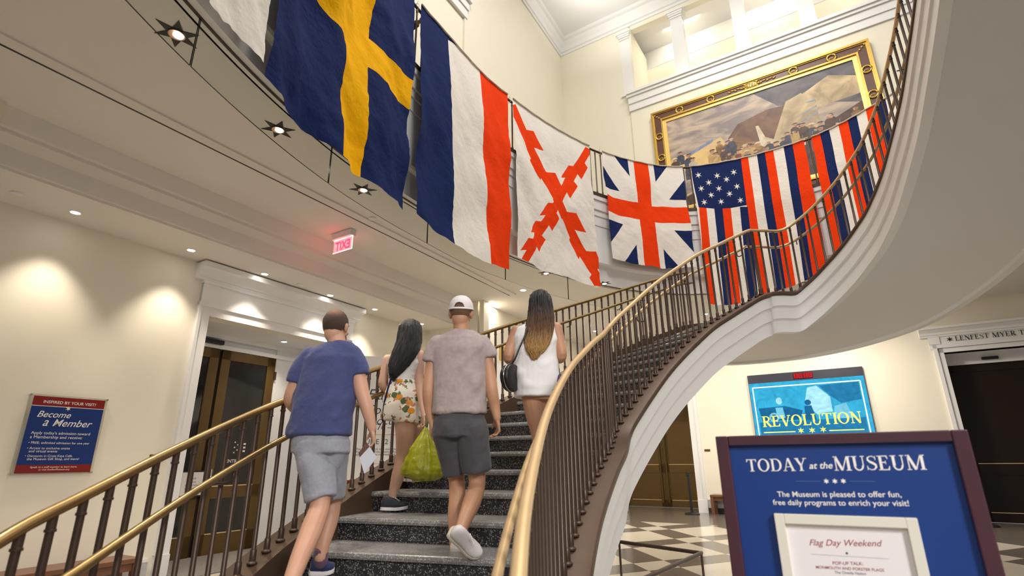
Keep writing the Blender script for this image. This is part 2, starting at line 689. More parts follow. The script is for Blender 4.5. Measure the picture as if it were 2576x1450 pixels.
def serif_glyph(ch):
    """upper-case roman letters, cap height 1: (polygons, advance)"""
    stem = lambda x, w=TK, b=True, t=True: [_rect(x, x + w, 0, 1)] + ([_rect(x - SE, x + w + SE, 0, SF)] if b else []) + ([_rect(x - SE, x + w + SE, 1 - SF, 1)] if t else [])
    if ch == 'I':
        return stem(0.1), 0.36
    if ch == 'T':
        return stem(0.33, t=False) + [_rect(0.02, 0.79, 1 - TN, 1), [(0.02, 1), (0.02, 0.76), (0.06, 0.76), (0.12, 0.95)], [(0.79, 1), (0.69, 0.95), (0.75, 0.76), (0.79, 0.76)]], 0.84
    if ch == 'O':
        return _arc(0.47, 0.5, 0.45, 0.52, 0, 2 * PI, TK, TN, 40), 0.97
    if ch == 'D':
        return stem(0.1) + [_rect(0.1, 0.45, 0, TN), _rect(0.1, 0.45, 1 - TN, 1)] + _arc(0.43, 0.5, 0.43, 0.5, -PI / 2, PI / 2, TK, TN, 24), 0.92
    if ch == 'A':
        return _stroke([(0.12, 0), (0.42, 1.0)], [TN, TN]) + _stroke([(0.43, 1.02), (0.76, 0)], [TK, TK]) + [_rect(0.22, 0.62, 0.31, 0.36), _rect(0.0, 0.27, 0, SF), _rect(0.58, 0.92, 0, SF)], 0.9
    if ch == 'Y':
        return _stroke([(0.13, 1), (0.44, 0.42)], [TK, TK]) + _stroke([(0.46, 0.42), (0.74, 1)], [TN, TN]) + [_rect(0.36, 0.51, 0, 0.48), _rect(0.27, 0.6, 0, SF), _rect(0.0, 0.3, 1 - SF, 1), _rect(0.6, 0.88, 1 - SF, 1)], 0.86
    if ch == 'M':
        return [_rect(0.12, 0.12 + TN, 0, 1), _rect(0.02, 0.28, 0, SF), _rect(0.02, 0.2, 1 - SF, 1)] + _stroke([(0.17, 1), (0.53, 0.02)], [TK, TK]) + _stroke([(0.53, 0.02), (0.9, 1)], [TN, TN]) + [_rect(0.87, 0.87 + TK, 0, 1), _rect(0.78, 1.12, 0, SF), _rect(0.87, 1.12, 1 - SF, 1)], 1.16
    if ch == 'U':
        return [_rect(0.1, 0.1 + TK, 0.3, 1), _rect(0.0, 0.35, 1 - SF, 1), _rect(0.66, 0.66 + TN, 0.3, 1), _rect(0.57, 0.82, 1 - SF, 1)] + _arc(0.405, 0.34, 0.31, 0.36, PI, 2 * PI, 0.11, TN + 0.02, 20), 0.86
    if ch == 'S':
        P = [(0.58, 0.84), (0.45, 0.965), (0.28, 0.96), (0.13, 0.86), (0.13, 0.71), (0.24, 0.59), (0.42, 0.49), (0.56, 0.38), (0.58, 0.22), (0.46, 0.07), (0.28, 0.03), (0.12, 0.1), (0.06, 0.22)]
        Wd = [0.04, 0.05, 0.055, 0.09, 0.12, 0.14, 0.16, 0.14, 0.12, 0.08, 0.055, 0.05, 0.04]
        return _stroke(P, Wd) + [_rect(0.57, 0.61, 0.7, 0.98), _rect(0.03, 0.07, 0.02, 0.32)], 0.68
    if ch in 'EFL':
        o = stem(0.1, t=True)
        if ch != 'F':
            o += [_rect(0.1, 0.66, 0, TN), [(0.66, 0), (0.7, 0.27), (0.66, 0.27), (0.56, 0.05)]]
        if ch != 'L':
            o += [_rect(0.1, 0.62, 1 - TN, 1), [(0.62, 1), (0.53, 0.95), (0.6, 0.76), (0.64, 0.76)], _rect(0.2, 0.48, 0.5, 0.5 + TN), _rect(0.46, 0.5, 0.4, 0.65)]
        return o, {'E': 0.76, 'F': 0.7, 'L': 0.74}[ch]
    if ch == 'R':
        return stem(0.1) + [_rect(0.1, 0.42, 1 - TN, 1), _rect(0.1, 0.42, 0.48, 0.48 + TN)] + _arc(0.4, 0.74, 0.28, 0.26, -PI / 2, PI / 2, 0.13, TN, 16) + _stroke([(0.36, 0.5), (0.72, 0)], [TK, TK]) + [_rect(0.62, 0.86, 0, SF)], 0.84
    if ch == 'V':
        return _stroke([(0.13, 1), (0.45, 0.0)], [TK, TK]) + _stroke([(0.45, 0.0), (0.76, 1)], [TN, TN]) + [_rect(0.0, 0.31, 1 - SF, 1), _rect(0.62, 0.9, 1 - SF, 1)], 0.88
    if ch == 'N':
        return [_rect(0.14, 0.14 + TN, 0, 1), _rect(0.03, 0.31, 0, SF), _rect(0.02, 0.2, 1 - SF, 1), _rect(0.72, 0.72 + TN, 0, 1), _rect(0.61, 0.89, 1 - SF, 1)] + _stroke([(0.16, 1), (0.74, 0)], [TK, TK]), 0.92
    return [], 0.4


def serif_verts(s, tracking=0.03):
    vs, fs, x = [], [], 0.0
    for ch in s:
        polys, adv = serif_glyph(ch)
        for p in polys:
            i = len(vs)
            vs += [(x + q[0], q[1]) for q in p]
            fs.append(tuple(range(i, i + len(p))))
        x += adv + tracking
    return vs, fs


def put_text(bm, F, vf, t0, z0, t1, z1, d=0.002, height=None):
    """lay 2-D lettering on a wall frame so that it runs from t0 to t1 along its baseline"""
    vs, fs = vf
    if not vs:
        return
    x0 = min(v[0] for v in vs)
    x1 = max(v[0] for v in vs)
    k = (t1 - t0) / (x1 - x0)
    ky = k if height is None else height
    V = []
    for x, y in vs:
        u = (x - x0) / (x1 - x0)
        V.append(bm.verts.new(F.p(t0 + (t1 - t0) * u, d, z0 + (z1 - z0) * u + y * ky)))
    for f in fs:
        try:
            bm.faces.new([V[i] for i in f])
        except ValueError:
            pass


def text_px(bm, F, vf, a, b, d=0.002, height=None):
    (t0, z0), (t1, z1) = F.hit(a[0], a[1], d), F.hit(b[0], b[1], d)
    put_text(bm, F, vf, t0, z0, t1, z1, d, height)


def text_part(parent, m, F, vf, a, b, d=0.002, height=None):
    """one line of lettering as a part of its own"""
    bm = bmesh.new()
    text_px(bm, F, vf, a, b, d, height)
    return obj('lettering', bm, m, parent)


def star_poly(cx, cy, r, k=0.36, n=6, rot=0.5):
    return [(cx + (r if i % 2 == 0 else r * k) * math.cos(PI * i / n + rot), cy + (r if i % 2 == 0 else r * k) * math.sin(PI * i / n + rot)) for i in range(2 * n)]


def flat_poly(bm, F, poly, d, mi=0):
    """a flat star-shaped figure as a fan about its centre"""
    n = len(poly)
    c = bm.verts.new(F.p(sum(p[0] for p in poly) / n, d, sum(p[1] for p in poly) / n))
    v = [bm.verts.new(F.p(t, d, z)) for t, z in poly]
    for i in range(n):
        f = bm.faces.new([c, v[i], v[(i + 1) % n]])
        f.material_index = mi


# ------------------------------------------------------------------ a flat sheet cut along coloured shapes
def inside(poly, x, y):
    c = False
    j = len(poly) - 1
    for i in range(len(poly)):
        xi, yi = poly[i]
        xj, yj = poly[j]
        if (yi > y) != (yj > y) and x < (xj - xi) * (y - yi) / (yj - yi) + xi:
            c = not c
        j = i
    return c


def pattern_sheet(nu, nv, polys):
    """unit square (u right, v down) cut along POLYS = [(points, material index)], later ones on top"""
    bm = bmesh.new()
    g = [[bm.verts.new((i / nu, j / nv, 0)) for i in range(nu + 1)] for j in range(nv + 1)]
    for j in range(nv):
        for i in range(nu):
            bm.faces.new([g[j][i], g[j][i + 1], g[j + 1][i + 1], g[j + 1][i]])
    e = 1e-5
    for poly, mi in polys:
        for a, b in zip(poly, poly[1:] + poly[:1]):
            x0, x1 = min(a[0], b[0]) - e, max(a[0], b[0]) + e
            y0, y1 = min(a[1], b[1]) - e, max(a[1], b[1]) + e
            d = Vector((b[0] - a[0], b[1] - a[1], 0))
            if d.length < 1e-7 or x1 < 0 or x0 > 1 or y1 < 0 or y0 > 1:
                continue
            no = Vector((-d.y, d.x, 0)).normalized()
            fs = []
            for f in bm.faces:
                c = [v.co for v in f.verts]
                if max(q.x for q in c) < x0 or min(q.x for q in c) > x1 or max(q.y for q in c) < y0 or min(q.y for q in c) > y1:
                    continue
                s = [(q - Vector((a[0], a[1], 0))).dot(no) for q in c]
                if min(s) < -1e-6 and max(s) > 1e-6:
                    fs.append(f)
            if fs:
                ed = {x for f in fs for x in f.edges}
                ve = {x for f in fs for x in f.verts}
                bmesh.ops.bisect_plane(bm, geom=list(fs) + list(ed) + list(ve), dist=1e-7, plane_co=(a[0], a[1], 0), plane_no=no)
    for f in bm.faces:
        c = f.calc_center_median()
        for poly, mi in polys:
            if inside(poly, c.x, c.y):
                f.material_index = mi
    return bm


# ================================================================== THE SETTING
def struct(name, bm, m, **k):
    return tag(obj(name, bm, m, **k), kind='structure')


def fill_with_hole(outer, inner, z):
    bm = bmesh.new()
    ed = []
    for loop in (outer, inner):
        v = [bm.verts.new((p[0], p[1], z)) for p in loop]
        ed += [bm.edges.new((v[i], v[(i + 1) % len(v)])) for i in range(len(v))]
    bmesh.ops.triangle_fill(bm, edges=ed, use_beauty=True, normal=(0, 0, 1))
    return bm


# floor
bm = bmesh.new()
abox(bm, -14, 18, -7, 24, -0.25, 0)
struct('floor', bm, M['floor'])
bm = bmesh.new()
fbox(bm, FL, 4.19, 6.73, -1.0, 0.45, 0.0, 0.012)
tag(obj('carpet', bm, M['carpet']), 'grey speckled entry carpet in the white doorway recess', 'carpet')

# ---- balcony ring (plan of the opening's edge)
RING = Path(catmull([Vector((x, y, 0)) for x, y in [(-2.1, -2.4), (-2.2, -0.6), (-2.28, 1.0), (-2.27, 2.0), (-2.2, 3.0), (-2.02, 4.0), (-1.72, 5.0), (-1.36, 5.83), (-1.07, 6.38), (-0.54, 7.33), (-0.05, 7.97), (0.5, 8.6), (1.07, 9.14), (1.64, 9.6), (2.2, 9.95), (2.72, 10.18), (3.3, 10.36), (4.0, 10.38), (4.77, 10.15), (5.42, 9.8), (6.06, 9.3), (6.45, 8.77), (6.68, 8.29), (6.84, 7.9), (7.0, 7.2), (7.08, 6.4), (7.1, 5.4), (7.1, 4.0), (7.1, 2.0), (7.1, 0.0), (7.1, -2.4)]], 0.08))


def ring_off(d):
    return [p + n * d for p, n in zip(RING.p, RING.n)]


c_bl = FE.p(15.08, 0, 0)
outer_low = [FL.p(-4, 1.19, 0), FL.p(9.08, 1.19, 0), FE.p(9.08, 0, 0), c_bl, FB.p(8, 0, 0), FB.p(8, 0, 0) - DL * 20, FL.p(-4, 1.19, 0) + Vector((12, -6, 0))]
outer_low = [(p.x, p.y) for p in outer_low]
hole = [(p.x, p.y) for p in ring_off(0.24)]
bm = fill_with_hole(outer_low, hole, ZC)
struct('ceiling', bm, M['ceil'])
outer_up = [FU.p(-4, 0, 0), FU.p(13.9, 0, 0), FP.p(9, 0, 0), FP.p(9, 0, 0) - DL * 20, FU.p(-4, 0, 0) + Vector((12, -6, 0))]
bm = fill_with_hole([(p.x, p.y) for p in outer_up], [(p.x, p.y) for p in ring_off(0.10)], ZF - 0.02)
struct('floor_upper', bm, M['nosing'])

# ---- the balcony's white edge with its mouldings
bm = bmesh.new()
prof = [(0.26, 4.55), (0.10, 4.55), (0.10, 4.90), (0.02, 4.90), (0.0, 4.93), (0.0, 5.70), (-0.012, 5.70), (-0.012, 5.90), (-0.028, 5.905), (-0.028, 6.02), (-0.05, 6.03), (-0.05, 6.22), (-0.075, 6.24), (-0.075, 6.33), (0.26, 6.33)]
sweep(bm, RING, prof)
struct('trim_balcony', bm, M['white'])

# ---- niche soffit and stepped beam along the left wall
bm = bmesh.new()
prof = [(0.0, ZS), (0.88, ZS), (0.88, ZS + 0.03), (0.92, ZS + 0.03), (0.94, 4.27), (1.08, 4.33), (1.08, 4.37), (1.12, 4.38), (1.19, 4.545), (1.19, 4.75)]
lin_sweep(bm, [FL.p(-4, 0, 0), FL.p(9.08, 0, 0)], [NL, NL], prof)
struct('ceiling_niche', bm, M['ceil'])
bm = bmesh.new()
fbox(bm, FL, -4, 9.08, 2.12, 2.155, ZC - 0.012, ZC)
struct('trim_1', bm, M['black'])
bm = bmesh.new()
fbox(bm, FL, -4, 9.08, 2.16, 2.29, ZC - 0.02, ZC)
struct('trim_2', bm, M['ceil'])
bm = bmesh.new()
_q = at_z(25, 252, ZC)
_t = (_q - FL.o).dot(DL)
fbox(bm, FL, _t - 0.7, _t, 1.15, 1.24, 4.3, ZC)
struct('trim_3', bm, M['cream'])

# ---- left wall, with the doorway recess
T0, T1, HD = 4.19, 6.73, 3.30
bm = bmesh.new()
fbox(bm, FL, -4, T0, -0.2, 0, 0, 4.2)
fbox(bm, FL, T1, 9.28, -0.2, 0, 0, 4.2)
fbox(bm, FL, T0, T1, -0.2, 0, HD, 4.2)
struct('wall_left', bm, M['ivory'])
bm = bmesh.new()
fbox(bm, FL, T0 - 0.2, T0, -1.2, -0.2, 0, 3.6)
fbox(bm, FL, T1, T1 + 0.2, -1.2, -0.2, 0, 3.6)
fbox(bm, FL, T0, T1, -1.2, -0.2, HD, HD + 0.2)
fbox(bm, FL, T1 - 0.02, T1, -0.85, -0.15, 0.3, 0.33)
for a, b, z0, z1 in ((-0.85, -0.82, 0.45, 3.05), (-0.18, -0.15, 0.45, 3.05), (-0.85, -0.15, 0.42, 0.45), (-0.85, -0.15, 3.05, 3.08)):
    fbox(bm, FL, T1 - 0.02, T1, a, b, z0, z1)
fbox(bm, FL, T0, T1, -0.95, -0.90, HD - 0.07, HD)
struct('wall_recess', bm, M['trim'])
# end wall of the niche and the wall past it
bm = bmesh.new()
fbox(bm, FL, 9.08, 9.28, 0, 1.5, 0, 4.75)
struct('wall_end', bm, M['ivory'])
bm = bmesh.new()
fbox(bm, FE, 9.28, 15.3, -0.2, 0, 0, 4.75)
struct('wall_rear', bm, M['ivory'])
bm = bmesh.new()
fbox(bm, FE, 9.08, 9.32, -0.02, 0.03, 0, ZC)
struct('trim_4', bm, M['cream'])
# baseboards on the left wall
bm = bmesh.new()
for a, b in ((-4, T0 - 0.22), (T1 + 0.22, 9.08)):
    fbox(bm, FL, a, b, 0, 0.02, 0, 0.19)
    fbox(bm, FL, a, b, 0, 0.03, 0.19, 0.225)
for f in bm.faces:
    f.material_index = 0 if max(v.co.z for v in f.verts) < 0.2 else 1
struct('baseboard_left', bm, [M['marble'], M['trim']])

# ---- white doorway surround on the left wall
bm = bmesh.new()
for a, b in ((T0 - 0.15, T0), (T1, T1 + 0.15)):
    fbox(bm, FL, a, b, 0, 0.05, 0.25, HD + 0.15)
    fbox(bm, FL, a - 0.005, b + 0.005, 0, 0.065, 0, 0.25)
fbox(bm, FL, T0 - 0.17, T0 - 0.13, 0, 0.07, 0.25, HD + 0.17)
fbox(bm, FL, T1 + 0.13, T1 + 0.17, 0, 0.07, 0.25, HD + 0.17)
fbox(bm, FL, T0, T1, 0, 0.05, HD, HD + 0.15)
fbox(bm, FL, T0 - 0.17, T1 + 0.17, 0, 0.075, HD + 0.13, HD + 0.18)
fbox(bm, FL, T0 - 0.15, T1 + 0.15, 0, 0.04, HD + 0.18, HD + 0.50)
fbox(bm, FL, T0 - 0.15, T0 + 0.08, 0, 0.055, HD + 0.18, HD + 0.50)
fbox(bm, FL, T1 - 0.08, T1 + 0.15, 0, 0.055, HD + 0.18, HD + 0.50)
fbox(bm, FL, T0 - 0.17, T1 + 0.17, 0, 0.065, HD + 0.46, HD + 0.50)
z = HD + 0.50
pr = [(0.0, z), (0.07, z), (0.07, z + 0.03), (0.09, z + 0.035), (0.09, z + 0.06), (0.12, z + 0.10), (0.17, z + 0.14), (0.22, z + 0.15), (0.22, z + 0.23), (0.0, z + 0.23)]
lin_sweep(bm, [FL.p(T0 - 0.27, 0, 0), FL.p(T1 + 0.27, 0, 0)], [NL, NL], pr)
for tt, flip in ((T0 - 0.27, 0), (T1 + 0.27, 1)):
    vs = [bm.verts.new(FL.p(tt, a, zz)) for a, zz in pr]
    bm.faces.new(vs if flip else vs[::-1])
struct('trim_5', bm, M['trim'])

# ---- upper walls
bm = bmesh.new()
fbox(bm, FU, -4, 15, -0.2, 0, ZF - 0.05, 14.2)
struct('wall_upper_left', bm, M['cream'])
CX = (FP.hit(1410, 142)[0])
bm = bmesh.new()
ENT0 = FP.hit(1583, 248)[0]
OPN0 = FP.hit(1597, 200)[0]
fbox(bm, FP, CX - 0.4, 9, -0.2, 0, ZF - 0.05, 10.30)
fbox(bm, FP, CX - 0.4, OPN0, -0.2, 0, 10.30, 14.2)
fbox(bm, FP, OPN0 - 0.05, 9, -0.2, 0, 12.98, 14.2)
fbox(bm, FP, ENT0 + 0.02, 9, 0, 0.05, ZF, 10.3)
struct('wall_upper_back', bm, M['cream'])
# gallery behind the colonnade
bm = bmesh.new()
fbox(bm, FP, OPN0 - 0.3, 9, -1.5, -1.3, 10.2, 12.55)
fbox(bm, FP, OPN0 - 0.3, OPN0, -1.4, -0.2, 10.2, 13.0)
struct('wall_gallery', bm, M['cream'])
bm = bmesh.new()
fbox(bm, FP, OPN0 - 0.3, 9, -1.5, -0.2, 10.2, 10.84)
fbox(bm, FP, OPN0 - 0.3, 9, -1.75, -1.5, 12.55, 13.5)
fbox(bm, FP, OPN0 - 0.3, 9, -1.75, -0.2, 13.3, 13.5)
fbox(bm, FP, OPN0 - 0.3, 9, -1.5, -1.29, 12.52, 12.55)
struct('wall_gallery_top', bm, M['white'])
# white entablature under the columns
bm = bmesh.new()
fbox(bm, FP, ENT0, 9, 0, 0.09, 10.27, 10.48)
fbox(bm, FP, ENT0, 9, 0, 0.12, 10.48, 10.68)
fbox(bm, FP, ENT0 - 0.03, 9, -0.2, 0.16, 10.68, 10.76)
fbox(bm, FP, ENT0 - 0.03, 9, -0.2, 0.20, 10.76, 10.84)
struct('trim_6', bm, M['white'])
# crown moulding and vaulted ceiling of the stair hall
bm = bmesh.new()
cz = 13.12
prof = [(0.0, cz), (0.03, cz), (0.03, cz + 0.08), (0.07, cz + 0.10), (0.10, cz + 0.20), (0.20, cz + 0.33), (0.28, cz + 0.36), (0.28, cz + 0.46), (0.0, cz + 0.46)]
cor = FP.p(CX, 0, 0)
mit = (NL - NR)
lin_sweep(bm, [cor - DL * 16, cor, cor + DR * 11], [NL, mit, -NR], prof)
struct('trim_7', bm, M['white'])
bm = bmesh.new()
q = [cor - DL * 16, cor, cor + DR * 12, cor + DR * 12 - DL * 16]
bm.faces.new([bm.verts.new((p.x, p.y, 13.58)) for p in q])
struct('ceiling_upper', bm, M['white'])
# pilaster and entablature on the upper left wall
tp, _ = FU.hit(1182, 150)
bm = bmesh.new()
fbox(bm, FU, tp - 0.28, tp + 0.28, 0, 0.05, ZF, 13.2)
struct('trim_8', bm, M['cream'])
te, ze = FU.hit(1170, 52)
bm = bmesh.new()
fbox(bm, FU, -4, te, 0, 0.07, ze, ze + 0.22)
fbox(bm, FU, -4, te + 0.02, 0, 0.10, ze + 0.22, ze + 0.42)
fbox(bm, FU, -4, te + 0.05, 0, 0.16, ze + 0.42, ze + 0.55)
struct('trim_9', bm, M['white'])
# columns of the colonnade
def column(bm, t, w=0.17, z0=10.84, z1=12.98):
    fbox(bm, FP, t - w - 0.05, t + w + 0.05, -0.32, 0.06, z0, z0 + 0.07)
    fbox(bm, FP, t - w - 0.02, t + w + 0.02, -0.29, 0.03, z0 + 0.07, z0 + 0.11)
    c = (FP.p(t - w, 0, z0), )
    b0 = [FP.p(t - w, 0.01, z0 + 0.1), FP.p(t + w, 0.01, z0 + 0.1), FP.p(t + w, -0.27, z0 + 0.1), FP.p(t - w, -0.27, z0 + 0.1)]
    w2 = w * 0.88
    b1 = [FP.p(t - w2, 0.0, z1 - 0.2), FP.p(t + w2, 0.0, z1 - 0.2), FP.p(t + w2, -0.26, z1 - 0.2), FP.p(t - w2, -0.26, z1 - 0.2)]
    quadbox(bm, b0 + b1)
    for k, (g, a, b) in enumerate(((0.02, 0.24, 0.21), (0.0, 0.21, 0.17), (0.03, 0.17, 0.12), (0.05, 0.12, 0.06), (0.08, 0.06, 0.0))):
        fbox(bm, FP, t - w2 - g, t + w2 + g, -0.27 - g, 0.01 + g, z1 - a, z1 - b)


for k, (x, y, lab) in enumerate(((1718, 190, 'white square column nearest the corner pilaster in the upper colonnade'), (1873, 128, 'white square column above the middle of the framed painting'), (2037, 64, 'white square column above the right part of the framed painting'), (2215, -10, 'white square column at the stair railing end of the colonnade'))):
    t, _ = FP.hit(x, y)
    bm = bmesh.new()
    column(bm, t)
    tag(obj('column', bm, M['white']), lab, 'column', 'colonnade columns')
t, _ = FP.hit(1580, 160)
bm = bmesh.new()
column(bm, t - 0.05, 0.15)
struct('trim_10', bm, M['white'])

# ---- lobby back wall with two doorways
DA0, DA1, DH = -6.14, -3.84, 2.95          # bronze doors
TA0, TA1, TH = 1.78, 4.9, 3.45             # dark theatre doors
bm = bmesh.new()
fbox(bm, FB, -8.2, DA0, -0.25, 0, 0, 5)
fbox(bm, FB, DA1, TA0, -0.25, 0, 0, 5)
fbox(bm, FB, TA1, 9, -0.25, 0, 0, 5)
fbox(bm, FB, DA0, DA1, -0.25, 0, DH, 5)
fbox(bm, FB, TA0, TA1, -0.25, 0, TH, 5)
struct('wall_back', bm, M['ivory'])
bm = bmesh.new()
for a, b, h in ((DA0, DA1, DH), (TA0, TA1, TH)):
    dp = -1.2 if a == DA0 else -0.45
    c = 0.2 if a == DA0 else 0.13
    fbox(bm, FB, a - c, a, dp - 0.1, 0.03, 0.3, h + c)
    fbox(bm, FB, b, b + c, dp - 0.1, 0.03, 0.3, h + c)
    fbox(bm, FB, a - c - 0.02, a, dp, 0.05, 0, 0.3)
    fbox(bm, FB, b, b + c + 0.02, dp, 0.05, 0, 0.3)
    fbox(bm, FB, a - c, b + c, dp - 0.1, 0.03, h, h + c)
    fbox(bm, FB, a - c - 0.04, a - c + 0.03, 0, 0.06, 0, h + c + 0.03)
    fbox(bm, FB, b + c - 0.03, b + c + 0.04, 0, 0.06, 0, h + c + 0.03)
    fbox(bm, FB, a - c - 0.04, b + c + 0.04, 0, 0.06, h + c - 0.03, h + c + 0.03)
struct('trim_11', bm, M['trim'])
# theatre frieze and cornice
bm = bmesh.new()
z = TH + 0.19
fbox(bm, FB, TA0 - 0.22, TA1 + 0.22, 0, 0.03, z - 0.10, z + 0.20)
fbox(bm, FB, TA0 - 0.22, TA0 - 0.02, 0, 0.05, z - 0.0, z + 0.20)
pr = [(0.0, z + 0.16), (0.06, z + 0.16), (0.06, z + 0.20), (0.08, z + 0.20), (0.09, z + 0.25), (0.16, z + 0.31), (0.2, z + 0.32), (0.2, z + 0.37), (0.0, z + 0.40)]
lin_sweep(bm, [FB.p(TA0 - 0.36, 0, 0), FB.p(TA1 + 0.36, 0, 0)], [-NR, -NR], pr)
vs = [bm.verts.new(FB.p(TA0 - 0.36, a, zz)) for a, zz in pr]
bm.faces.new(vs[::-1])
struct('trim_12', bm, M['trim'])
bm = bmesh.new()
text_px(bm, FB, serif_verts('LENFEST MYER T'), (2404, 858), (2578, 842), d=0.05)
flat_poly(bm, FB, star_poly(FB.hit(2388, 855)[0], FB.hit(2388, 855)[1], 0.065, 0.3), 0.05)
struct('trim_13', bm, M['blackletter'])
# baseboards of the back wall
bm = bmesh.new()
for a, b in ((-8, DA0 - 0.24), (DA1 + 0.24, TA0 - 0.24)):
    fbox(bm, FB, a, b, 0, 0.02, 0.12, 0.30)
    fbox(bm, FB, a, b, 0, 0.03, 0.30, 0.34)
    fbox(bm, FB, a, b, 0, 0.025, 0, 0.12)
for f in bm.faces:
    zc = f.calc_center_median().z
    f.material_index = 2 if zc < 0.12 else (0 if zc < 0.3 else 1)
struct('baseboard_back', bm, [M['marble'], M['trim'], M['darkstone']])

# ---- door leaves
def panel_door(name, F, a, b, d, h, mtl, label=None, pull=True):
    """pair of panelled doors between t = a and t = b"""
    r = tag(empty(name, F.p((a + b) / 2, d, 0)), kind='structure')
    mid = (a + b) / 2
    for lo, hi, side in ((a, mid - 0.006, 1), (mid + 0.006, b, -1)):
        bm = bmesh.new()
        w = 0.14
        fbox(bm, F, lo, hi, d - 0.05, d - 0.015, 0.01, h)
        for x0, x1, z0, z1 in ((lo, lo + w, 0.01, h), (hi - w, hi, 0.01, h), (lo, hi, 0.01, 0.2), (lo, hi, 0.92, 1.15), (lo, hi, h - 0.16, h)):
            fbox(bm, F, x0, x1, d - 0.015, d, z0, z1)
        leaf = obj('leaf', bm, mtl, r)
        bm = bmesh.new()
        fbox(bm, F, lo + w, hi - w, d, d + 0.006, 0.185, 0.2)
        fbox(bm, F, lo + w, hi - w, d, d + 0.006, 1.135, 1.15)
        tag(obj('moulding', bm, M['paleBrass'], leaf), 'thin bright brass strip')
        if pull:
            x = hi - 0.08 if side == 1 else lo + 0.08
            bm = bmesh.new()
            tube(bm, [F.p(x, d + 0.06, 0.12), F.p(x, d + 0.06, min(h - 0.1, 2.05))], 0.022, 10)
            for zz in (0.35, 1.1, 1.85):
                tube(bm, [F.p(x, d, zz), F.p(x, d + 0.06, zz)], 0.012, 8)
            obj('handle', bm, mtl, leaf, auto=40)
    return r


panel_door('door_2', FB, DA0, DA1, -1.12, DH, M['door'])
panel_door('door_3', FB, TA0, TA1 - 0.05, -0.38, TH - 0.25, M['doordark'])
bm = bmesh.new()
fbox(bm, FB, TA0, TA1, -0.42, -0.33, TH - 0.25, TH)
struct('trim_14', bm, M['trim'])
t, z = FB.hit(2490, 901, -0.3)
bm = bmesh.new()
fbox(bm, FB, t - 0.14, t + 0.14, -0.33, -0.27, z - 0.03, z + 0.03)
bevel(bm, 0.01)
tag(obj('door_sensor', bm, M['black']), 'black motion sensor bar over the dark theatre doors', 'sensor')

# glazed entrance doors in the left recess
DD = -0.93
ta, zt = FL.hit(562, 882, DD)
tb, zt2 = FL.hit(695, 903, DD)
zt = (zt + zt2) / 2
wl = tb - ta
r = tag(empty('door_1', FL.p(ta, DD, 0)), kind='structure')
for lo, hi, side in ((ta - 0.05 - wl, ta - 0.05, 0), (ta, tb, 1)):
    bm = bmesh.new()
    s = 0.15
    for x0, x1, z0, z1 in ((lo, lo + s, 0.01, zt), (hi - s, hi, 0.01, zt), (lo, hi, 0.01, 0.30), (lo, hi, 0.80, 0.98), (lo, hi, zt - 0.15, zt)):
        fbox(bm, FL, x0, x1, DD - 0.05, DD, z0, z1)
    leaf = obj('leaf', bm, M['door'], r)
    bm = bmesh.new()
    fbox(bm, FL, lo + s, hi - s, DD - 0.03, DD - 0.02, 0.30, 0.80)
    fbox(bm, FL, lo + s, hi - s, DD - 0.03, DD - 0.02, 0.98, zt - 0.15)
    tag(obj('glass', bm, M['darkglass'], leaf), 'dark glass')
    bm = bmesh.new()
    fbox(bm, FL, lo + s, hi - s, DD, DD + 0.006, 0.295, 0.31)
    fbox(bm, FL, lo + s, hi - s, DD, DD + 0.006, 0.97, 0.985)
    obj('moulding', bm, M['paleBrass'], leaf)
    if side:
        bm = bmesh.new()
        t1, z1 = FL.hit(597, 1196, DD + 0.02)
        tube(bm, [FL.p(lo + 0.07, DD, 1.0), FL.p(lo + 0.07, DD + 0.07, 1.0), FL.p(lo + 0.07, DD + 0.07, 1.22), FL.p(lo + 0.07, DD, 1.22)], 0.011, 8)
        obj('handle', bm, M['chrome'], leaf, smooth=True)
        bm = bmesh.new()
        for zz in (zt - 0.3, 1.35, 0.35):
            fbox(bm, FL, hi - 0.01, hi + 0.03, DD - 0.02, DD + 0.02, zz - 0.07, zz + 0.07)
        obj('hinge', bm, M['bronze'], leaf)
        bm = bmesh.new()
        a, b = FL.hit(574, 1165, DD), FL.hit(622, 1162, DD)
        put_text(bm, FL, text_verts('ENTRANCE', bold=0.01), a[0] - 0.03, a[1], b[0] + 0.02, a[1], DD - 0.015)
        ca, cz2 = FL.hit(600, 1128, DD)
        for i in range(3):
            fbox(bm, FL, ca + 0.02, ca + 0.13, DD - 0.017, DD - 0.016, cz2 - 0.06 + i * 0.055, cz2 - 0.03 + i * 0.055)
        for i in range(5):
            flat_poly(bm, FL, star_poly(ca - 0.06 + 0.05 * (i % 2), cz2 - 0.07 + 0.04 * i, 0.018), DD - 0.016)
        tag(obj('lettering', bm, M['letter'], leaf), 'white lettering and striped emblem')
bm = bmesh.new()
fbox(bm, FL, T0, T1, -1.2, DD - 0.05, zt, HD)
fbox(bm, FL, tb + 0.02, T1, -1.2, DD - 0.02, 0, HD)
fbox(bm, FL, T0, T1, DD - 0.05, DD + 0.02, zt + 0.005, zt + 0.07)
struct('trim_15', bm, M['trim'])
bm = bmesh.new()
fbox(bm, FL, T0, T1, -1.25, -1.2, 0, HD)
fbox(bm, FL, ta - 0.05, ta, DD - 0.06, DD - 0.04, 0, zt)
struct('wall_vestibule', bm, M['rubber'])
t, z = FL.hit(545, 862, DD + 0.06)
bm = bmesh.new()
fbox(bm, FL, t - 0.3, t + 0.12, DD, DD + 0.09, zt + 0.06, zt + 0.13)
bevel(bm, 0.012)
tag(obj('door_sensor', bm, M['black']), 'long black sensor box above the glazed entrance doors', 'sensor')


# ================================================================== THE STAIRCASE
C0 = Vector((4.85, 2.5, 0))


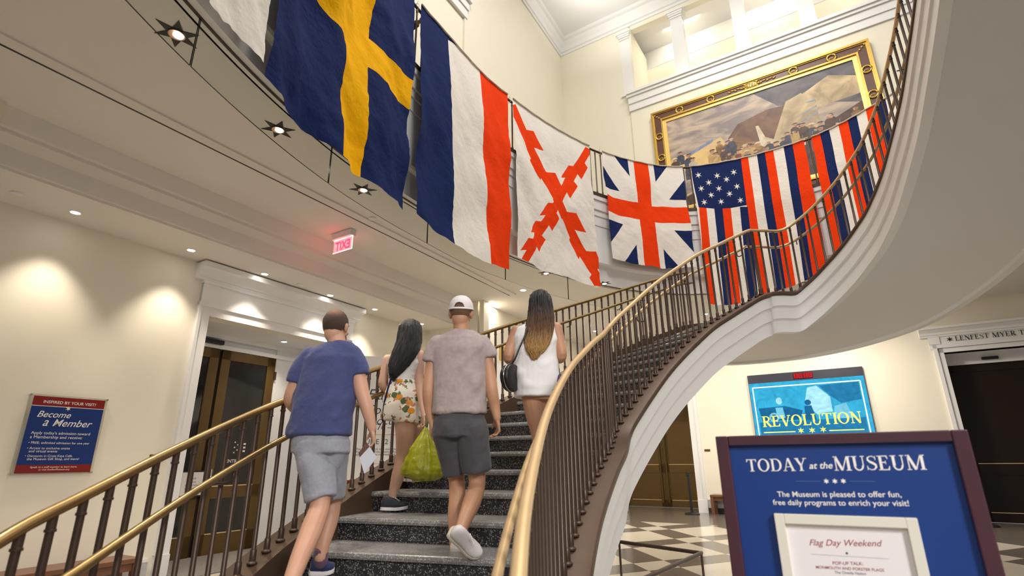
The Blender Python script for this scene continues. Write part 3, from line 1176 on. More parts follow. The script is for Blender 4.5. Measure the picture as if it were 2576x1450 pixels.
def polar(th, r, z):
    a = math.radians(th)
    return Vector((C0.x + r * math.cos(a), C0.y + r * math.sin(a), z))


# lines on which the balusters stand (plan and height)
IN_T = [(149.3, 1.53), (146.4, 1.67), (142.3, 1.86), (136.4, 2.16), (131.8, 2.39), (127.3, 2.61), (122.4, 2.85), (117.1, 3.07), (112.3, 3.27), (109.5, 3.38)]
IN_LOW = [Vector(p) for p in ((-0.03, 1.0, -0.12), (0.0, 1.35, 0.05), (0.03, 1.75, 0.21), (0.085, 2.2, 0.38), (0.16, 2.65, 0.57), (0.262, 3.08, 0.76), (0.378, 3.48, 0.94), (0.50, 3.83, 1.09), (0.65, 4.2, 1.26), (0.78, 4.5, 1.39))]
IN_P = IN_LOW + [polar(t, 4.6, z) for t, z in IN_T] + [Vector(p) for p in ((3.42, 6.98, 3.44), (3.62, 7.05, 3.47), (3.93, 7.11, 3.50), (4.18, 6.97, 3.66), (4.34, 6.77, 3.82), (4.46, 6.52, 3.99), (4.54, 6.28, 4.16), (4.59, 6.05, 4.32), (4.59, 5.70, 4.57), (4.53, 5.32, 4.85), (4.44, 4.92, 5.14), (4.33, 4.56, 5.42), (4.23, 4.27, 5.63), (4.10, 3.93, 5.87), (3.94, 3.54, 6.15), (3.80, 3.22, 6.4))]
OUT_T = [(191, -0.08), (186, 0.16), (183, 0.27), (178, 0.46), (171.7, 0.71), (167.2, 0.88), (161.4, 1.10), (157.1, 1.27), (150.7, 1.54), (142.3, 1.91), (137.6, 2.12), (129.4, 2.49), (123, 2.77), (115.6, 3.10), (111, 3.29), (107.6, 3.42), (104, 3.48)]
OUT_P = [polar(t, 6.5, z) for t, z in OUT_T] + [Vector(p) for p in ((3.75, 8.84, 3.49), (4.25, 8.68, 3.50), (4.75, 8.38, 3.52), (5.3, 7.9, 3.60), (5.75, 7.22, 3.75), (5.98, 6.5, 4.0), (6.06, 5.8, 4.3), (6.02, 5.2, 4.65), (5.9, 4.6, 5.0), (5.7, 4.0, 5.4), (5.4, 3.4, 5.85), (5.1, 2.9, 6.35))]
PIN = Path(catmull(IN_P, 0.06))
POUT = Path(catmull(OUT_P, 0.06))
S_IN_L0 = PIN.s_of_z(3.38)
S_OUT_L0 = POUT.s_of_z(3.40)
S_IN_L1 = PIN.s_of_z(3.52)
S_OUT_L1 = POUT.s_of_z(3.515)

stair = thing('staircase', 'grand curved staircase with black terrazzo steps, bronze curbs and white stringers', 'staircase', (0.5, 4, 0))
# steps
RISE, NS = 0.1545, 22
LIFT = 0.085


def rung(k):
    """inner and outer end of nosing k"""
    z = RISE * k
    zc = z + LIFT
    if k <= NS - 1:
        a, na = PIN.at(PIN.s_of_z(zc))
        b, nb = POUT.at(POUT.s_of_z(zc))
    elif k == NS:
        a, na = PIN.at(S_IN_L0 + 0.12)
        b, nb = POUT.at(S_OUT_L0 + 0.25)
    else:
        f = (k - NS - 1) / 18.0
        a, na = PIN.at(S_IN_L1 + (PIN.L - S_IN_L1) * f)
        b, nb = POUT.at(S_OUT_L1 + (POUT.L - S_OUT_L1) * f)
    a = a + na * 0.06
    b = b - nb * 0.05
    return Vector((a.x, a.y, z)), Vector((b.x, b.y, z))


R_ = [rung(k) for k in range(1, NS + 20)]


def step(a0, b0, a1, b1, z, back=None):
    bm = bmesh.new()
    n = 8
    L0 = [a0.lerp(b0, i / n) for i in range(n + 1)]
    L1 = [a1.lerp(b1, i / n) for i in range(n + 1)]
    fw = ((a0 - a1) + (b0 - b1))
    fw.z = 0
    fw.normalize()
    lip = 0.028
    # nosing profile at the front edge: (forward, dz)
    prof = [(0.0, -0.19), (0.0, -0.042), (lip * 0.8, -0.038), (lip, -0.022), (lip * 0.8, -0.005), (lip * 0.4, 0.0)]
    rows = [[bm.verts.new(Vector((p.x, p.y, z + dz)) + fw * f) for p in L0] for f, dz in prof]
    rows.append([bm.verts.new(Vector((p.x, p.y, z))) for p in L1])
    rows.append([bm.verts.new(Vector((p.x, p.y, z - 0.19))) for p in L1])
    for j, (ra, rb) in enumerate(zip(rows, rows[1:] + rows[:1])):
        for i in range(n):
            f = bm.faces.new([ra[i], ra[i + 1], rb[i + 1], rb[i]])
            f.material_index = 0 if j in (0, 6, 7) else 1
    bm.faces.new([r[0] for r in rows])
    bm.faces.new([r[-1] for r in rows][::-1])
    return bm


for k in range(1, NS):
    (a0, b0), (a1, b1) = R_[k - 1], R_[k]
    obj('step', step(a0, b0, a1, b1, RISE * k), [M['terrazzo'], M['nosing']], stair)
# landing
zl = RISE * NS
bm = bmesh.new()
rows = []
for i in range(25):
    f = i / 24
    a, na = PIN.at(S_IN_L0 + 0.12 + (S_IN_L1 - S_IN_L0 - 0.12) * f)
    b, nb = POUT.at(S_OUT_L0 + 0.25 + (S_OUT_L1 - S_OUT_L0 - 0.25) * f)
    a, b = a + na * 0.06, b - nb * 0.05
    rows.append([bm.verts.new((q.x, q.y, zz)) for q, zz in ((a, zl - 0.19), (a, zl), (b, zl), (b, zl - 0.19))])
for r0, r1 in zip(rows[:-1], rows[1:]):
    for j in range(4):
        bm.faces.new([r0[j], r0[(j + 1) % 4], r1[(j + 1) % 4], r1[j]])
bm.faces.new(rows[0])
bm.faces.new(rows[-1][::-1])
obj('landing', bm, M['terrazzo'], stair)
for k in range(NS + 1, NS + 19):
    (a0, b0), (a1, b1) = R_[k - 1], R_[k]
    obj('step', step(a0, b0, a1, b1, RISE * k), [M['terrazzo'], M['nosing']], stair)

# curbs, white stringers, soffit
bm = bmesh.new()
sweep(bm, PIN, [(-0.125, 0.0), (-0.135, -0.012), (-0.135, -0.05), (-0.125, -0.062), (0.03, -0.062), (0.03, -0.36), (0.085, -0.36), (0.085, 0.0)])
obj('curb', bm, M['bronze_curb'], stair, auto=50)
bm = bmesh.new()
sweep(bm, POUT, [(-0.085, 0.0), (-0.085, -0.36), (-0.03, -0.36), (-0.03, -0.062), (0.125, -0.062), (0.135, -0.05), (0.135, -0.012), (0.125, 0.0)])
obj('curb', bm, M['bronze_curb'], stair, auto=50)
DRI = 0.56
bm = bmesh.new()
sweep(bm, PIN, [(-0.12, -0.06), (-0.12, -0.20), (-0.10, -0.215), (-0.10, -0.375), (-0.08, -0.39), (-0.08, -DRI), (0.03, -DRI), (0.03, -0.06)])
obj('stringer', bm, M['white'], stair, auto=40)
bm = bmesh.new()
sweep(bm, POUT, [(-0.03, -0.06), (-0.03, -0.70), (0.08, -0.70), (0.08, -0.40), (0.10, -0.385), (0.10, -0.215), (0.12, -0.20), (0.12, -0.06)])
obj('stringer', bm, M['white'], stair, auto=40)
bm = bmesh.new()
rows = []
NSOF = 110
for i in range(NSOF + 1):
    if i <= 60:
        f = i / 60
        a, na = PIN.at(S_IN_L0 * f)
        b, nb = POUT.at(S_OUT_L0 * f)
    elif i <= 75:
        f = (i - 60) / 15
        a, na = PIN.at(S_IN_L0 + (S_IN_L1 - S_IN_L0) * f)
        b, nb = POUT.at(S_OUT_L0 + (S_OUT_L1 - S_OUT_L0) * f)
    else:
        f = (i - 75) / (NSOF - 75)
        a, na = PIN.at(S_IN_L1 + (PIN.L - S_IN_L1) * f)
        b, nb = POUT.at(S_OUT_L1 + (POUT.L - S_OUT_L1) * f)
    a = a + na * 0.0 + Vector((0, 0, -DRI + 0.01))
    b = b + Vector((0, 0, -0.66))
    rows.append([bm.verts.new(a.lerp(b, j / 8)) for j in range(9)])
for r0, r1 in zip(rows[:-1], rows[1:]):
    for j in range(8):
        bm.faces.new([r0[j], r1[j], r1[j + 1], r0[j + 1]])
obj('soffit', bm, M['soffit'], stair, smooth=True)


# ---- railings
def baluster_mesh(r=0.0138):
    bm = bmesh.new()
    lathe(bm, [(0.030, 0), (0.031, 0.010), (0.024, 0.016), (0.0195, 0.020), (0.0195, 0.085), (0.0165, 0.090), (r, 0.094), (r, 0.935), (0.0185, 0.937), (0.0185, 0.946), (0.0155, 0.948), (0.0155, 1.0)], n=10)
    return bm


def railing(name, path, s0, s1, hfun, side, spacing, rail_m, grip_m, label, group=None, grip=True, mount=0.0):
    """side: +1/-1 = which side of the path the second handrail is on"""
    p0, _ = path.at(s0)
    r = thing(name, label, 'railing', p0)
    n = int((s1 - s0) / 0.07)
    pts, gpts = [], []
    for i in range(n + 1):
        s = s0 + (s1 - s0) * i / n
        p, nn = path.at(s)
        h = hfun(s)
        pts.append(p + Vector((0, 0, h)))
        gpts.append(p + nn * side * 0.095 + Vector((0, 0, h - 0.215)))
    bm = bmesh.new()
    tube(bm, pts, 0.0225, 12, round_ends=True)
    obj('top_rail', bm, rail_m, r, smooth=True)
    if grip:
        bm = bmesh.new()
        tube(bm, gpts, 0.0185, 10, round_ends=True)
        obj('handrail', bm, grip_m, r, smooth=True)
        k = 0
        s = s0 + 0.45
        while s < s1 - 0.2:
            p, nn = path.at(s)
            h = hfun(s)
            bm = bmesh.new()
            b = p + Vector((0, 0, h - 0.30))
            g = p + nn * side * 0.095 + Vector((0, 0, h - 0.235))
            tube(bm, [b, b + nn * side * 0.055, b + nn * side * 0.085 + Vector((0, 0, 0.012)), g + Vector((0, 0, -0.03)), g], 0.0075, 6)
            obj('bracket', bm, M['bronze'], r, smooth=True)
            s += 1.05
    m0 = int((s1 - s0) / spacing)
    first = None
    for i in range(m0 + 1):
        s = s0 + 0.06 + (s1 - s0 - 0.12) * i / m0
        p, nn = path.at(s)
        L = hfun(s) - 0.012
        mtx = Matrix.Translation(p) @ Matrix.Diagonal((1, 1, L, 1))
        if first is None:
            first = obj('baluster', baluster_mesh(), M['bronze'], r, auto=40)
            first.matrix_basis = mtx
        else:
            copy_child(first, r, mtx)
    return r


H_in = lambda s: 0.95 - 0.075 * min(1, max(0, (s - S_IN_L1) / 2.0))
railing('stair_railing', PIN, PIN.s_of_z(0.0), PIN.L - 0.4, H_in, 1, 0.125, M['paleBrass'], M['paleBrass'], 'curved bronze railing with brass handrails on the open well side of the stair')
railing('stair_railing', POUT, POUT.s_of_z(0.06), S_OUT_L0 + 0.25, lambda s: 0.93, -1, 0.135, M['brass'], M['brass'], 'bronze railing with two brass rails on the lobby wall side of the stair')

# ---- balcony railing
rail_ring = Path([p + Vector((0, 0, ZF)) for p in RING.p])


def ring_hit(x, y, off=0.0):
    """arc length and height at which the sight line through (x, y) crosses the ring"""
    d = ray(x, y)
    az = math.atan2(d.x, d.y)
    best = None
    for i in range(len(RING.p) - 1):
        a = RING.p[i] + RING.n[i] * off
        b = RING.p[i + 1] + RING.n[i + 1] * off
        if a.y < 0.6 or b.y < 0.6:
            continue
        fa = math.atan2(a.x, a.y) - az
        fb = math.atan2(b.x, b.y) - az
        if fa <= 0 < fb or fb <= 0 < fa:
            k = fa / (fa - fb)
            p = a.lerp(b, k)
            z = EYE + d.z / math.hypot(d.x, d.y) * math.hypot(p.x, p.y)
            best = (RING.s[i] + k * (RING.s[i + 1] - RING.s[i]), z)
            break
    return best


S_B0 = ring_hit(560, 100)[0]
S_B1 = ring_hit(2300, 200)[0]
railing('balcony_railing', rail_ring, S_B0, S_B1, lambda s: ZR - ZF, 1, (S_B1 - S_B0) / 97.0, M['bronze'], M['bronze'], 'curved dark bronze railing along the upper balcony, hung with flags', grip=False)
bm = bmesh.new()
sweep(bm, RING, [(-0.085, 6.33), (-0.085, 6.395), (0.05, 6.395), (0.05, 6.33)])
tag(obj('trim_16', bm, M['bronze']), kind='structure')

# ---- glass smoke curtain below the balcony edge
glass = thing('smoke_curtain', 'curved clear glass smoke curtain hung below the balcony edge', 'glass screen', RING.at(8)[0] + Vector((0, 0, 4.1)))
GJ = [ring_hit(x, y, 0.17)[0] for x, y in ((478, 177), (826, 466), (1075, 611), (1272, 690), (1430, 735), (1591, 727))]
GJ = [GJ[0] - 3.6, GJ[0] - 1.8] + GJ + [GJ[-1] + 1.8 * k for k in range(1, 4)]
for a, b in zip(GJ[:-1], GJ[1:]):
    bm = bmesh.new()
    n = max(2, int((b - a) / 0.1))
    rows = []
    for i in range(n + 1):
        p, nn = RING.at(a + 0.006 + (b - a - 0.012) * i / n)
        rows.append([bm.verts.new(p + nn * o + Vector((0, 0, zz))) for o, zz in ((0.17, 4.1), (0.17, ZC), (0.181, ZC), (0.181, 4.1))])
    for r0, r1 in zip(rows[:-1], rows[1:]):
        for j in range(4):
            f = bm.faces.new([r0[j], r0[(j + 1) % 4], r1[(j + 1) % 4], r1[j]])
            f.material_index = 1 if j in (1, 3) else 0
    f = bm.faces.new(rows[0])
    f.material_index = 1
    f = bm.faces.new(rows[-1][::-1])
    f.material_index = 1
    obj('glass_panel', bm, [M['glass'], M['glassedge']], glass)
bm = bmesh.new()
sweep(bm, RING, [(0.165, ZC - 0.012), (0.165, ZC), (0.187, ZC), (0.187, ZC - 0.012)], GJ[0], GJ[-1])
obj('top_channel', bm, M['bronze'], glass)


# ================================================================== THE FLAGS
def flag(name, label, left, right, bottoms, colours, polys_px, base, amp=0.03, seed=0, ztop=7.385, nu=44, nv=56, group=None, bulge=0.05, tex=None):
    """left/right: pixels of the two edges; bottoms: pixels along the lower edge; polys_px: [(pixel points, colour index)]"""
    off0 = -0.108
    sl, sr = ring_hit(*left, off0)[0], ring_hit(*right, off0)[0]
    bt = sorted(ring_hit(x, y, off0) for x, y in bottoms)
    bz = [((s - sl) / (sr - sl), z) for s, z in bt]

    def zb(u):
        if u <= bz[0][0]:
            return bz[0][1]
        for (u0, z0), (u1, z1) in zip(bz[:-1], bz[1:]):
            if u <= u1:
                return z0 + (z1 - z0) * (u - u0) / (u1 - u0)
        return bz[-1][1]

    def uv(x, y):
        h = ring_hit(x, y, off0)
        if h is None:
            return (2, 2)
        u = (h[0] - sl) / (sr - sl)
        return (u, (ztop - h[1]) / (ztop - zb(u)))

    polys = []
    for P, ci in polys_px:
        polys.append(([uv(*p) for p in P] if max(abs(q) for p in P for q in p) > 5 else P, ci))
    bm = pattern_sheet(nu, nv, polys)
    rnd = random.Random(seed)
    ph = [rnd.uniform(0, 6.28) for _ in range(6)]
    for v in bm.verts:
        u, w = v.co.x, v.co.y
        s = sl + (sr - sl) * u
        p, n = RING.at(s)
        z = ztop + (zb(u) - ztop) * w
        g = min(1.0, w * 3.0)
        q = Vector((s * 1.0, z, seed * 7.3))
        d = noise.noise(q * 1.3) * 1.0 + noise.noise(Vector((s * 3.2 + z * 1.2, z * 0.9, seed))) * 0.8 + noise.noise(Vector((s * 9 + z * 5, z * 7, seed))) * 0.28
        d += 0.5 * math.sin(s * 7 + z * 0.8 + ph[0])
        o = off0 - 0.02 * g - bulge * w * (0.5 + 0.5 * math.sin(w * 2.2)) - amp * d * g
        sag = 0.012 * math.sin(u * PI * 6) ** 2 * (1 - min(1, w * 6))
        ds = 0.012 * noise.noise(Vector((u * 3, w * 4, seed + 4))) * (1 if 0.02 < u < 0.98 else 2.0)
        zz = z - sag + (0.02 * noise.noise(Vector((u * 9, seed, 1))) if w > 0.98 else 0)
        p2, _ = RING.at(s + ds)
        v.co = p2 + n * min(o, off0 + 0.015) + Vector((0, 0, zz))
    bmesh.ops.recalc_face_normals(bm, faces=bm.faces)
    o = obj(name, bm, [M[c] for c in colours], smooth=True)
    tag(o, label, 'flag', group)
    # rope hem along the rail with tie loops
    bmh = bmesh.new()
    pts = []
    for i in range(13):
        p, n = RING.at(sl + (sr - sl) * i / 12)
        pts.append(p + n * (off0 - 0.012) + Vector((0, 0, ztop + 0.004 - 0.008 * (i % 2))))
    tube(bmh, pts, 0.014, 6)
    for i in (0, 4, 8, 12):
        p, n = RING.at(sl + (sr - sl) * (0.01 + 0.98 * i / 12))
        c = p + n * -0.01 + Vector((0, 0, ZR - 0.01))
        lp = [c + n * 0.045 * math.cos(a) + Vector((0, 0, 0.055 * math.sin(a))) for a in [2 * PI * k / 10 for k in range(11)]]
        tube(bmh, lp, 0.004, 5)
        tube(bmh, [c + Vector((0, 0, 0.05)), c + n * -0.03 + Vector((0.01, 0, 0.13))], 0.003, 4)
    h = obj('hem', bmh, M['hem'], None, smooth=True)
    h.parent = o
    return o


FG = 'flags hung along the balcony railing'
flag('white_flag', 'plain white flag at the camera end of the balcony', (505, 0), (629, 163), [(500, 4), (560, 72), (629, 163)], ['fwhite'], [], 0, seed=1, group=FG, amp=0.045)
flag('cross_flag', 'large navy blue flag with a yellow cross', (640, 197), (1024, 300), [(640, 195), (700, 262), (760, 330), (830, 396), (900, 447), (960, 497), (1023, 537)], ['fnavy', 'fyellow'],
     [([(855, -260), (945, -210), (937, 0), (928, 95), (915, 180), (908, 330), (899, 449), (895, 480), (825, 430), (831, 396), (842, 230), (850, 120), (855, 10)], 1),
      ([(560, -420), (790, 0), (815, 48), (850, 95), (905, 160), (960, 215), (1031, 285), (1060, 310), (1060, 240), (1033, 210), (990, 168), (922, 90), (870, 20), (840, -40), (600, -500)], 1)], 0, seed=2, group=FG, amp=0.08, bulge=0.07)
flag('tricolour_flag', 'flag of three upright bands, navy blue, white and orange red', (1057, 60), (1277, 300), [(1025, 535), (1060, 568), (1130, 617), (1222, 668), (1283, 679)], ['fnavy', 'fwhite', 'fred'],
     [([(1127, 100), (1130, 300), (1131, 620), (1130, 700), (1222, 760), (1222, 668), (1214, 450), (1208, 213), (1205, 150)], 1),
      ([(1205, 140), (1208, 213), (1214, 450), (1222, 668), (1222, 760), (1300, 780), (1300, 180)], 2)], 0, seed=3, group=FG, amp=0.045)


def ragged(a, b, w, lug, teeth):
    """a straight band from A to B with lugs on alternate sides"""
    A, B = Vector(a), Vector(b)
    d = (B - A)
    L = d.length
    d.normalize()
    n = Vector((-d.y, d.x))
    out = [[tuple(A + n * w), tuple(B + n * w), tuple(B - n * w), tuple(A - n * w)]]
    for t0, side in teeth:
        p = A + d * L * t0
        q = A + d * (L * t0 + L * 0.115)
        out.append([tuple(p), tuple(p + n * side * (w + lug) + d * L * 0.028), tuple(q + n * side * (w + lug) + d * L * 0.02), tuple(q - d * L * 0.02)])
    return out


rg = ragged((1288, 266), (1515, 730), 9.5, 11, [(0.13, -1), (0.36, -1), (0.25, 1), (0.47, 1), (0.58, -1), (0.79, -1), (0.68, 1), (0.89, 1)])
rg2 = ragged((1481, 374), (1310, 660), 10, 12, [(0.10, -1), (0.27, -1), (0.16, 1), (0.34, 1), (0.56, -1), (0.74, -1), (0.50, 1), (0.65, 1), (0.81, 1)])
flag('saltire_flag', 'white flag with a ragged red diagonal cross', (1290, 300), (1485, 420), [(1307, 655), (1360, 683), (1430, 704), (1485, 722), (1518, 726)], ['fwhite', 'fred'], [(p, 1) for p in rg + rg2], 0, seed=4, group=FG, amp=0.045)
# navy flag with red cross and white diagonals, traced in flag coordinates
_n = 2
UJ = [([(0, 0), (0.17, 0), (1, 0.86), (1, 1), (0.83, 1), (0, 0.14)], 0), ([(0.83, 0), (1, 0), (1, 0.14), (0.17, 1), (0, 1), (0, 0.86)], 0),
      ([(0.34, -0.1), (0.66, -0.1), (0.66, 1.1), (0.34, 1.1)], 0), ([(-0.1, 0.345), (1.1, 0.345), (1.1, 0.655), (-0.1, 0.655)], 0),
      ([(0.41, -0.1), (0.59, -0.1), (0.59, 1.1), (0.41, 1.1)], 2), ([(-0.1, 0.42), (1.1, 0.42), (1.1, 0.58), (-0.1, 0.58)], 2)]
UJ = [([(-1, -1), (2, -1), (2, 2), (-1, 2)], 1)] + UJ
flag('union_flag', 'navy flag with red upright cross over white diagonals', (1518, 440), (1723, 470), [(1540, 655), (1600, 668), (1660, 678), (1740, 676)], ['fwhite', 'fnavy', 'fred'], UJ, 0, seed=5, group=FG, amp=0.035)
# striped flags
crop = lambda x, y: (1720 + x * 0.2758, 400 + y * 0.2758)
ST = []
edges_top = [515, 597, 680, 755, 836, 935, 1020, 1120]
edges_bot = [700, 770, 858, 945, 1040, 1125, 1210, 1290]
for i in range(7):
    ci = [2, 0, 1][i % 3]
    e0, e1 = ((edges_bot[k] + 8 - edges_top[k]) / 1250.0 for k in (i, i + 1))
    far = 60 if i == 6 else 0
    ST.append(([crop(edges_top[i] - e0 * 400, -360), crop(edges_top[i + 1] - e1 * 400 + far, -360), crop(edges_top[i + 1] + e1 * 1400 + far, 1440), crop(edges_top[i] + e0 * 1400, 1440)], ci))
lt, lb = [133, 203, 275, 352, 428, 512, 585], [213, 290, 372, 445, 530, 608, 700]
for i in range(6):
    ci = [2, 0, 1][i % 3]
    ST.append(([crop(lt[i], 445), crop(lt[i + 1], 445), crop(lb[i + 1], 1420), crop(lb[i], 1420)], ci))
ST.append(([crop(40, -80), crop(515, -80), crop(575, 432), crop(130, 450)], 1))
for x, y in ((135, 148), (305, 152), (458, 122), (230, 218), (392, 188), (160, 275), (322, 272), (487, 255), (250, 335), (418, 322), (185, 402), (340, 392), (517, 385)):
    P = [crop(*q) for q in star_poly(x, y, 33, 0.30, 6, 0.3)]
    ST.append((P, 0))
flag('starry_striped_flag', 'striped red, white and navy flag with a starry navy corner', (1743, 460), (2035, 420), [(1786, 766), (1830, 772), (1880, 762), (1960, 735), (2072, 690)], ['fwhite', 'fnavy', 'fred'], ST, 1, seed=6, group=FG, amp=0.028, bulge=0.04)
ST2 = []
N2 = 9
for i in range(N2):
    ST2.append(([(i / N2, -0.1), ((i + 1) / N2, -0.1), ((i + 1) / N2, 1.1), (i / N2, 1.1)], [2, 1, 0][i % 3]))
flag('striped_flag', 'red, navy and white striped flag behind the upper stair railing', (2052, 400), (2268, 300), [(2092, 690), (2150, 640), (2268, 500)], ['fwhite', 'fnavy', 'fred'], ST2, 0, seed=8, group=FG, amp=0.02, bulge=0.04)


# ================================================================== LAMPS IN THE CEILINGS
def downlight(p, label, group, energy=0, spot=75, target=None, glow=True, r=0.046):
    t = thing('downlight', label, 'ceiling light', p, group)
    p = Vector(p)
    bm = bmesh.new()
    lathe(bm, [(r, 0.0), (r * 1.25, 0.0), (r * 1.25, -0.006), (r * 1.05, -0.010), (r, -0.004)], p, 20)
    obj('trim_ring', bm, M['trim'], t)
    bm = bmesh.new()
    lathe(bm, [(r * 0.98, -0.003), (r * 0.98, -0.006)], p, 20)
    obj('lens', bm, M['lampglow'] if glow else M['ceil'], t)
    if energy:
        lamp('downlight_beam', 'SPOT', p + Vector((0, 0, -0.03)), energy, (1, 0.88, 0.70), target or (p + Vector((0, 0, -3))), 0.05, spot=spot, blend=0.75, parent=t)
    return t


ORD = ['first', 'second', 'third', 'fourth', 'fifth', 'sixth']
for i, (x, y) in enumerate(((190, 534), (481, 629), (666, 689), (831, 743), (943, 778), (1060, 815))):
    p = at_z(x, y, ZS)
    downlight((p.x, p.y, ZS), '%s recessed downlight along the niche soffit, counting from the membership poster' % ORD[i], 'downlights of the wall niche', 54, 78, (p.x - NL.x * 0.10, p.y - NL.y * 0.10, 0))
p = at_z(1316, 730, ZC)
downlight((p.x, p.y, ZC), 'recessed downlight in the main ceiling just above the dark ombre hair', 'downlights of the main ceiling', 40, 100, r=0.055)
for x, y, lab in ((1497, 833, 'recessed downlight seen between railing balusters past the white tank top'), (1775, 790, 'recessed downlight seen below the starry striped flag')):
    p = at_z(x, y, ZC)
    downlight((p.x, p.y, ZC), lab, 'downlights of the main ceiling', 30, 100)
t, _ = FL.hit(714, 864, -0.5)
p = FL.p(t, -0.5, HD)
downlight(p, 'recessed downlight in the doorway recess ceiling', 'recess downlights', 22, 110)
# plain round sprinkler covers
for i, (x, y, zz, lab) in enumerate(((937, 549, ZC, 'round white sprinkler cover beside the exit sign'), (755, 716, ZS, 'round sprinkler cover above the white door surround'), (43, 486, ZS, 'round sprinkler cover high above the membership poster'))):
    p = at_z(x, y, zz)
    bm = bmesh.new()
    lathe(bm, [(0.055, 0), (0.055, -0.012), (0.05, -0.016)], (p.x, p.y, zz), 20)
    tag(obj('sprinkler_cover', bm, M['white'], auto=40), lab, 'sprinkler cover', 'sprinkler covers')
# star-shaped downlights along the balcony edge
for i, (x, y, rad, lab) in enumerate(((445, 85, 0.20, 'star-shaped downlight at the glass joint beside the plain white flag'), (700, 325, 0.20, 'star-shaped downlight below the navy and yellow cross flag'), (913, 477, 0.20, 'star-shaped downlight touching the lower edge of the cross flag'), (1373, 687, 0.17, 'star-shaped downlight half hidden behind the ragged cross flag'), (1520, 713, 0.17, 'star-shaped downlight at the corner of the ragged cross flag'))):
    p = at_z(x, y, ZC)
    p = Vector((p.x, p.y, ZC))
    t = thing('star_light', lab, 'ceiling light', p, 'star lights under the balcony')
    bm = bmesh.new()
    P = [Vector((p.x + a * 0.85, p.y + b * 0.85, ZC - 0.006)) for a, b in star_poly(0, 0, rad, 0.42, 6, 0.1)]
    top = [bm.verts.new(q + Vector((0, 0, 0.005))) for q in P]
    bot = [bm.verts.new(q) for q in P]
    bm.faces.new(bot[::-1])
    for k in range(12):
        bm.faces.new([top[k], top[(k + 1) % 12], bot[(k + 1) % 12], bot[k]])
    obj('star_plate', bm, M['black'], t)
    bm = bmesh.new()
    lathe(bm, [(0.058, -0.010), (0.062, -0.014), (0.055, -0.014), (0.045, -0.0075)], p, 20)
    obj('cup', bm, M['lampcup'], t, smooth=True)
    bm = bmesh.new()
    lathe(bm, [(0.040, -0.008), (0.040, -0.011)], p + Vector((0.008, 0.012, 0)), 18)
    obj('lens', bm, M['lampglow'], t)
    lamp('star_beam', 'SPOT', p + Vector((0, 0, -0.05)), 100, (1, 0.88, 0.72), p + Vector((0, 0, -3)), 0.05, spot=100, blend=0.8, parent=t)
# lamps washing the back wall, then added fill over the lobby beyond the stair
for al_, dd, e in ((-4.9, 0.7, 55), (-2.2, 0.8, 90), (-0.2, 0.8, 90), (0.9, 0.8, 45)):
    p = FB.p(al_, dd, ZC - 0.02)
    lamp('wall_washer', 'SPOT', p, e * 0.26, (1, 0.9, 0.76), FB.p(al_, dd * 0.25, 0), 0.08, spot=105, blend=0.9)
for x, y, e in ((3.5, 12.0, 80), (6.5, 11.0, 70), (3.0, 6.0, 0)):
    if e:
        lamp('lobby_fill', 'AREA', (x, y, ZC - 0.03), e, (1, 0.92, 0.8), (x, y, 0), 0.6)
lamp('lobby_fill', 'AREA', (-0.6, 11.2, ZC - 0.03), 26, (1, 0.9, 0.76), (-0.6, 11.2, 0), 0.5)
# cove and gallery lamps of the upper hall
lamp('cove_light', 'AREA', tuple(FP.p(CX + 2.0, 2.0, 12.6)), 18, (1, 0.98, 0.95), tuple(FP.p(CX + 2.2, 1.6, 13.6)), 1.6)
lamp('cove_light', 'AREA', tuple(FP.p(3.0, 2.0, 12.6)), 14, (1, 0.98, 0.95), tuple(FP.p(3.0, 1.6, 13.6)), 1.6)
for tt in (-2.4, -0.2, 2.2):
    lamp('gallery_light', 'AREA', tuple(FP.p(tt, -0.75, 13.25)), 10, (1, 0.92, 0.75), tuple(FP.p(tt, -1.5, 12.0)), 1.0, 0.2)
lamp('picture_fill', 'SPOT', tuple(FP.p(-0.8, 3.4, 13.3)), 170, (1, 0.93, 0.80), tuple(FP.p(-0.8, 0, 8.6)), 0.25, spot=75, blend=0.8)  # unseen spot added to brighten the painting and its wall

# ---- exit sign
p0 = at_z(842, 592, ZC)
XF = Frame((p0.x, p0.y, 0), DR, -NR)
te_, _ = XF.hit(890, 574)
ex = thing('exit_sign', 'edge-lit red exit sign on the ceiling, seen from behind with reversed letters', 'exit sign', (p0.x, p0.y, ZC))
bm = bmesh.new()
fbox(bm, XF, 0.0, te_, -0.05, 0.05, ZC - 0.10, ZC - 0.004)
bevel(bm, 0.008)
obj('housing', bm, M['trim'], ex)
bm = bmesh.new()
fbox(bm, XF, 0.01, te_ - 0.01, -0.004, 0.004, ZC - 0.30, ZC - 0.10)
mp = mat('exit_panel', (0.95, 0.30, 0.32), 0.15, emit=0.55)
obj('panel', bm, mp, ex)
bm = bmesh.new()
fbox(bm, XF, 0.0, te_, -0.006, 0.006, ZC - 0.306, ZC - 0.298)
fbox(bm, XF, 0.0, te_, -0.006, 0.006, ZC - 0.112, ZC - 0.10)
fbox(bm, XF, te_ - 0.012, te_ - 0.004, -0.006, 0.006, ZC - 0.30, ZC - 0.10)
obj('bright_edge', bm, emat('exit_edge', (1, 0.45, 0.45), 1.6), ex)
bm = bmesh.new()
vs, fs = text_verts('EXIT', bold=0.02)
put_text(bm, XF, (vs, fs), te_ - 0.05, ZC - 0.275, 0.05, ZC - 0.275, 0.006, height=0.19)
obj('lettering', bm, emat('exit_letters', (0.95, 0.05, 0.16), 0.8), ex)
lamp('exit_glow', 'POINT', tuple(XF.p(te_ / 2, 0.0, ZC - 0.2) + NL * -0.12), 1.0, (1, 0.08, 0.08), size=0.06, parent=ex)

